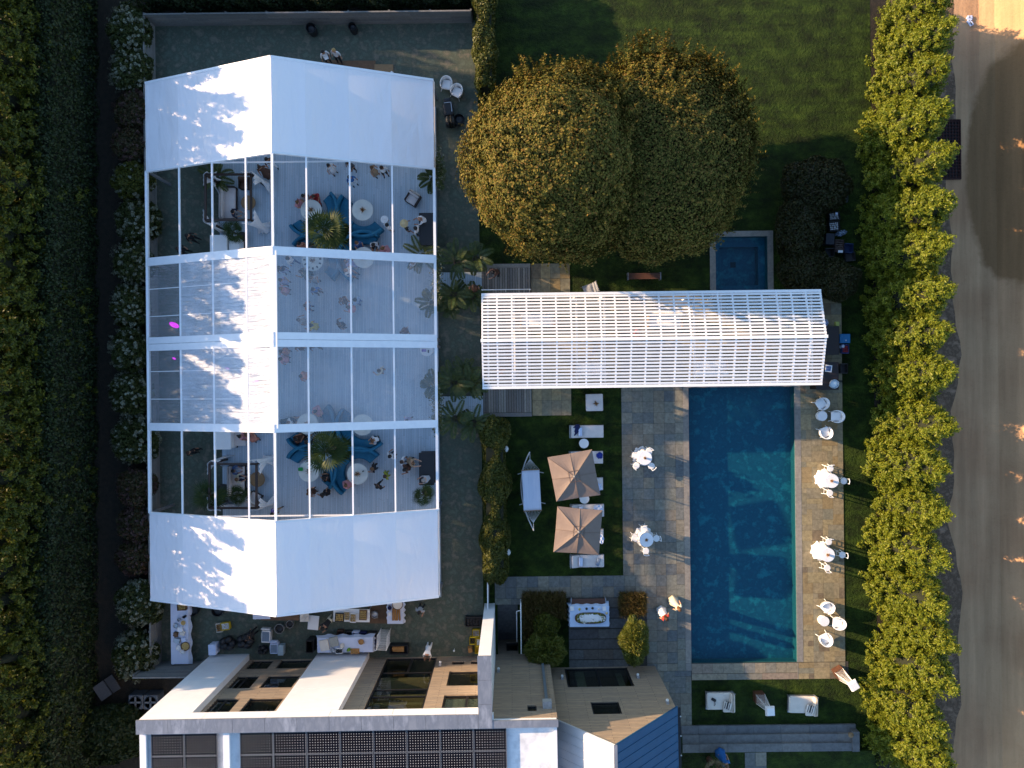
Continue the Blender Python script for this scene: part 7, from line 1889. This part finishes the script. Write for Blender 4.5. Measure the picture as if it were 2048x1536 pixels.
smallthing('card_mark', 'blue printed square with dark eye shape on the framed card', 'print', 1657, 737, 1.043, lambda b: (b.box((0, 0, .003), (.27, .27, .006)), b.pill((0, 0, .014), (.17, .09, .016), .007), b.pill((.02, -.06, .011), (.2, .02, .01), .004)), col(.06, .12, .30), False, -.12)
pot('clear_bowl', 'clear punch bowl with ice on the dark outdoor bar', 1669, 768, .26, .22, col(.50, .58, .64, .15), 1.0, col(.6, .7, .76, .2), 'bowl')
cooler('blue cool box on the grass beside the dark outdoor bar', 1690, 677, .6, .52, .45, col(.02, .16, .36), .0)
smallthing('bag_mark', 'small pale tick mark on the blue cool box lid', 'mark', 1692, 681, .49, lambda b: (b.beam((-.05, .05, .01), (0, -.04, .01), .02, .01), b.beam((0, -.04, .01), (.03, .05, .01), .02, .01)), m_plast)
crate('drinks_crate', 'blue and red drinks carton below the blue cool box', 1691, 698, .4, .5, .35, col(.05, .06, .20), .0, 0, col(.35, .03, .04), 'crate')
smallthing('white_jug', 'white jug between cool box and drinks carton', 'jug', 1680, 693, 0, lambda b: (b.lathe([(.1, 0), (.13, .2), (.08, .36), (.1, .4)], n=14), b.tube([(.11, 0, .1), (.19, 0, .2), (.1, 0, .33)], .014)), m_lblue, True)
crate('mesh_crate', 'dark mesh crate on the grass right of the lower outdoor bar', 1688, 737, .44, .56, .32, col(.04, .035, .035), .0, 0, None, 'crate')
pot('ice_bucket', 'pale ice bucket at the pergola end', 1651, 646, .18, .3, m_lblue, .0, m_lblue); smallthing('yellow_carton', 'small yellow-green carton above the upper outdoor bar', 'carton', 1672, 648, .5, lambda b: (b.box((0, 0, .1), (.2, .24, .2)), b.box((-.12, -.14, .05), (.2, .05, .03))), col(.38, .42, .10))
# catering crates behind the dark bushes
for i, (nm, px, py, w, d, h, m, lab, f) in enumerate((('lidded_bin', 1661, 391, .58, .8, .55, col(.015, .02, .045), 'dark navy lidded bin at the top of the stack of crates', None), ('frame_tray', 1686, 391, .6, .75, .12, col(.05, .06, .06), 'thin framed tray lying on the grass beside the navy bin', None),
        ('grey_box', 1664, 415, .45, .35, .4, col(.07, .06, .07), 'greyish box below the navy bin', None), ('bottle_crate', 1669, 432, .62, .45, .4, m_dark, 'black bottle crate with pale caps below the grey box', m_steel), ('bottle_crate', 1669, 452, .6, .55, .4, m_dark, 'black bottle crate with mixed bottles in the middle of the stack', m_steel),
        ('lidded_bin', 1660, 478, .48, .62, .5, col(.02, .024, .035), 'dark lidded box lower left in the stack of crates', None), ('cardboard_box', 1679, 491, .5, .66, .45, col(.09, .055, .05), 'brown cardboard box with a white label', col(.10, .07, .06)), ('blue_bin', 1698, 496, .48, .52, .4, col(.01, .03, .10), 'dark blue bin beside the cardboard box', None), ('mesh_crate', 1701, 513, .55, .5, .3, col(.045, .04, .042), 'grey mesh crate at the lower right of the stack', None), ('black_crate', 1660, 505, .5, .5, .4, m_dark, 'black crate at the bottom left of the stack', None))):
    crate(nm, lab, px, py, w, d, h, m, rng.uniform(-.06, .1), 0, f, 'crate', None, 'lidded' in nm)
smallthing('white_label', 'white shipping label on the brown cardboard box', 'label', 1681, 503, .46, lambda b: (b.box((0, 0, .004), (.28, .14, .008)), b.box((.05, .02, .01), (.12, .03, .004))), m_plast)
smallthing('white_label', 'blue-white slip on the black bottle crate', 'label', 1673, 427, .52, lambda b: (b.box((0, 0, .004), (.12, .12, .008)), b.box((0, .02, .01), (.08, .02, .004))), m_lblue)
smallthing('white_label', 'white slip under the navy bin', 'label', 1672, 404, .5, lambda b: (b.box((0, 0, .006), (.07, .2, .012)), b.box((-.06, -.1, .006), (.12, .05, .01))), m_plast)
t = thing('foil_bag', 'crumpled silver foil bag between the crates', 'bag', at(1683, 466, .3, .0), .3); N = 700; d = sph(N); k = (.7 + lumpy(d, 40, .3, .35)).reshape(-1, 1); quadmesh('foil', leafquads(d * k * np.array([.34, .15, .15]) + [0, 0, .2], unit(d + nr.normal(size=(N, 3)) * .7), .13, .8), col(.3, .38, .48, .25, .6), None, t)
# side of the house
for px, py, lab in ((271, 1405, 'round-fan air conditioning unit farther from the white fin'), (301, 1405, 'round-fan air conditioning unit next to the white fin')):
    t = thing('air_conditioner', lab, 'air conditioner', at(px, py, .8, 0), .02, 'air conditioning units beside the house')
    b = MB(); b.pill((0, 0, .4), (.84, .84, .8), .06); b.build('casing', col(.10, .11, .125), t); b = MB(); b.lathe([(.36, .80), (.36, .83), (.33, .83), (.32, .79), (.05, .79)], n=26); b.build('fan_ring', m_dark, t)
    b = MB()
    for k in range(4): a = k * math.pi / 2; b.box((.17 * math.cos(a), .17 * math.sin(a), .815), (.3, .11, .012), a)
    b.build('fan', col(.12, .13, .14), t)
t = thing('hatch', 'angled grey metal cellar hatch at the end of the tall hedge', 'hatch', at(216, 1374, .4, 0), .6)
b = MB(); b.box((-.35, 0, .2), (.66, .9, .4)); b.build('frame', col(.05, .05, .055), t)
for x, a in ((-.36, .25), (.36, -.3)):
    b = MB(); b.beam((x - .32, 0, .45 + a * .3), (x + .32, 0, .45 - a * .3), .95, .04, up=(0, 0, 1)); b.build('leaf', col(.07, .07, .075), t)
t = thing('pampas_bouquet', 'tall bouquet of dried pampas on the upper lawn by the blue dress', 'dried grass', (*at(1422, 1526, .9)[:2], .385)); N = 1500
b = MB(); b.lathe([(.14, 0), (.2, .3), (.13, .5), (.15, .55)], n=14); b.build('vase', m_brown, t)
ct = nr.integers(0, 18, N); a = ct * 2.4; e = .5 + .5 * ((ct * 7) % 5) / 5; dd = np.stack([np.cos(a) * .55, np.sin(a) * .55, np.full(N, 1.0)], 1); dd = unit(dd); f = nr.uniform(.55, 1.35, N).reshape(-1, 1) * (.8 + .3 * e).reshape(-1, 1)
quadmesh('plumes', leafquads(dd * f + [0, 0, .4] + nr.normal(size=(N, 3)) * .045, unit(np.cross(dd, nr.normal(size=(N, 3)))), .22, .14, unit(dd + nr.normal(size=(N, 3)) * .35)), leafmat('pampas', [(.22, .17, .09), (.32, .26, .15), (.4, .33, .2)], .3), None, t)
smallthing('stone_lamp', 'small bronze lamp at the right end of the stone steps', 'lamp', 1698, 1466, .45, lambda b: (b.tube([(0, 0, 0), (0, 0, .2)], .05), b.lathe([(.14, .2), (.16, .26), (.05, .32)], n=14)), col(.22, .14, .07))
# steel grate let into the road verge, and a scrap of plastic
t = thing('steel_grate', 'dark rusty steel grate on the verge of the dirt road', 'grate', at(1893, 299, .08, .012), .0105)
b = MB()
for s in (-1, 1): b.box((s * .82, 0, .05), (.06, 3.5, .09)); b.box((0, s * 1.73, .05), (1.58, .06, .088))
b.build('frame', mat('rust', (.05, .014, .010), .8, (.03, .010, .008), 6), t); b = MB()
for k in range(19): b.box((0, -1.62 + k * .18, .05), (1.58, .035, .05))
for k in range(9): b.box((-.72 + k * .18, 0, .045), (.03, 3.38, .04))
b.build('bars', mat('rust_bars', (.06, .016, .012), .8, (.03, .010, .008), 6), t); b = MB(); b.box((0, 0, .006), (1.7, 3.5, .008)); b.build('pit', col(.012, .006, .006), t)
smallthing('plastic_scrap', 'crumpled bluish plastic scrap on the dirt road', 'litter', 1939, 39, .02, lambda b: [b.pill((rng.uniform(-.1, .1), rng.uniform(-.3, .3), .04), (.2, .24, .07), .03, rng.uniform(0, 3)) for _ in range(6)], m_lblue)
# furniture glimpsed under the pergola
for lab, px, py, w, rz in (('white garden sofa under the pergola, near the deck', 1075, 640, 2.0, 0), ('white garden sofa under the middle of the pergola', 1330, 640, 2.0, 0), ('white garden sofa under the pergola facing the pool', 1420, 735, 2.0, 180), ('white garden sofa under the pergola above the lawn', 1180, 742, 1.9, 180)):
    sofa(lab, px, py, w, .85, R(rz), m_cloth, m_wood, .04, group='white sofas under the pergola')
plain_table('low wooden table under the pergola between two sofas', 1205, 690, 1.2, .7, .42, m_wood, 0, 'low_table', .04)
plain_table('long wooden dining table under the right half of the pergola', 1500, 690, 2.6, .9, .75, m_wood, 0, 'dining_table', .04)
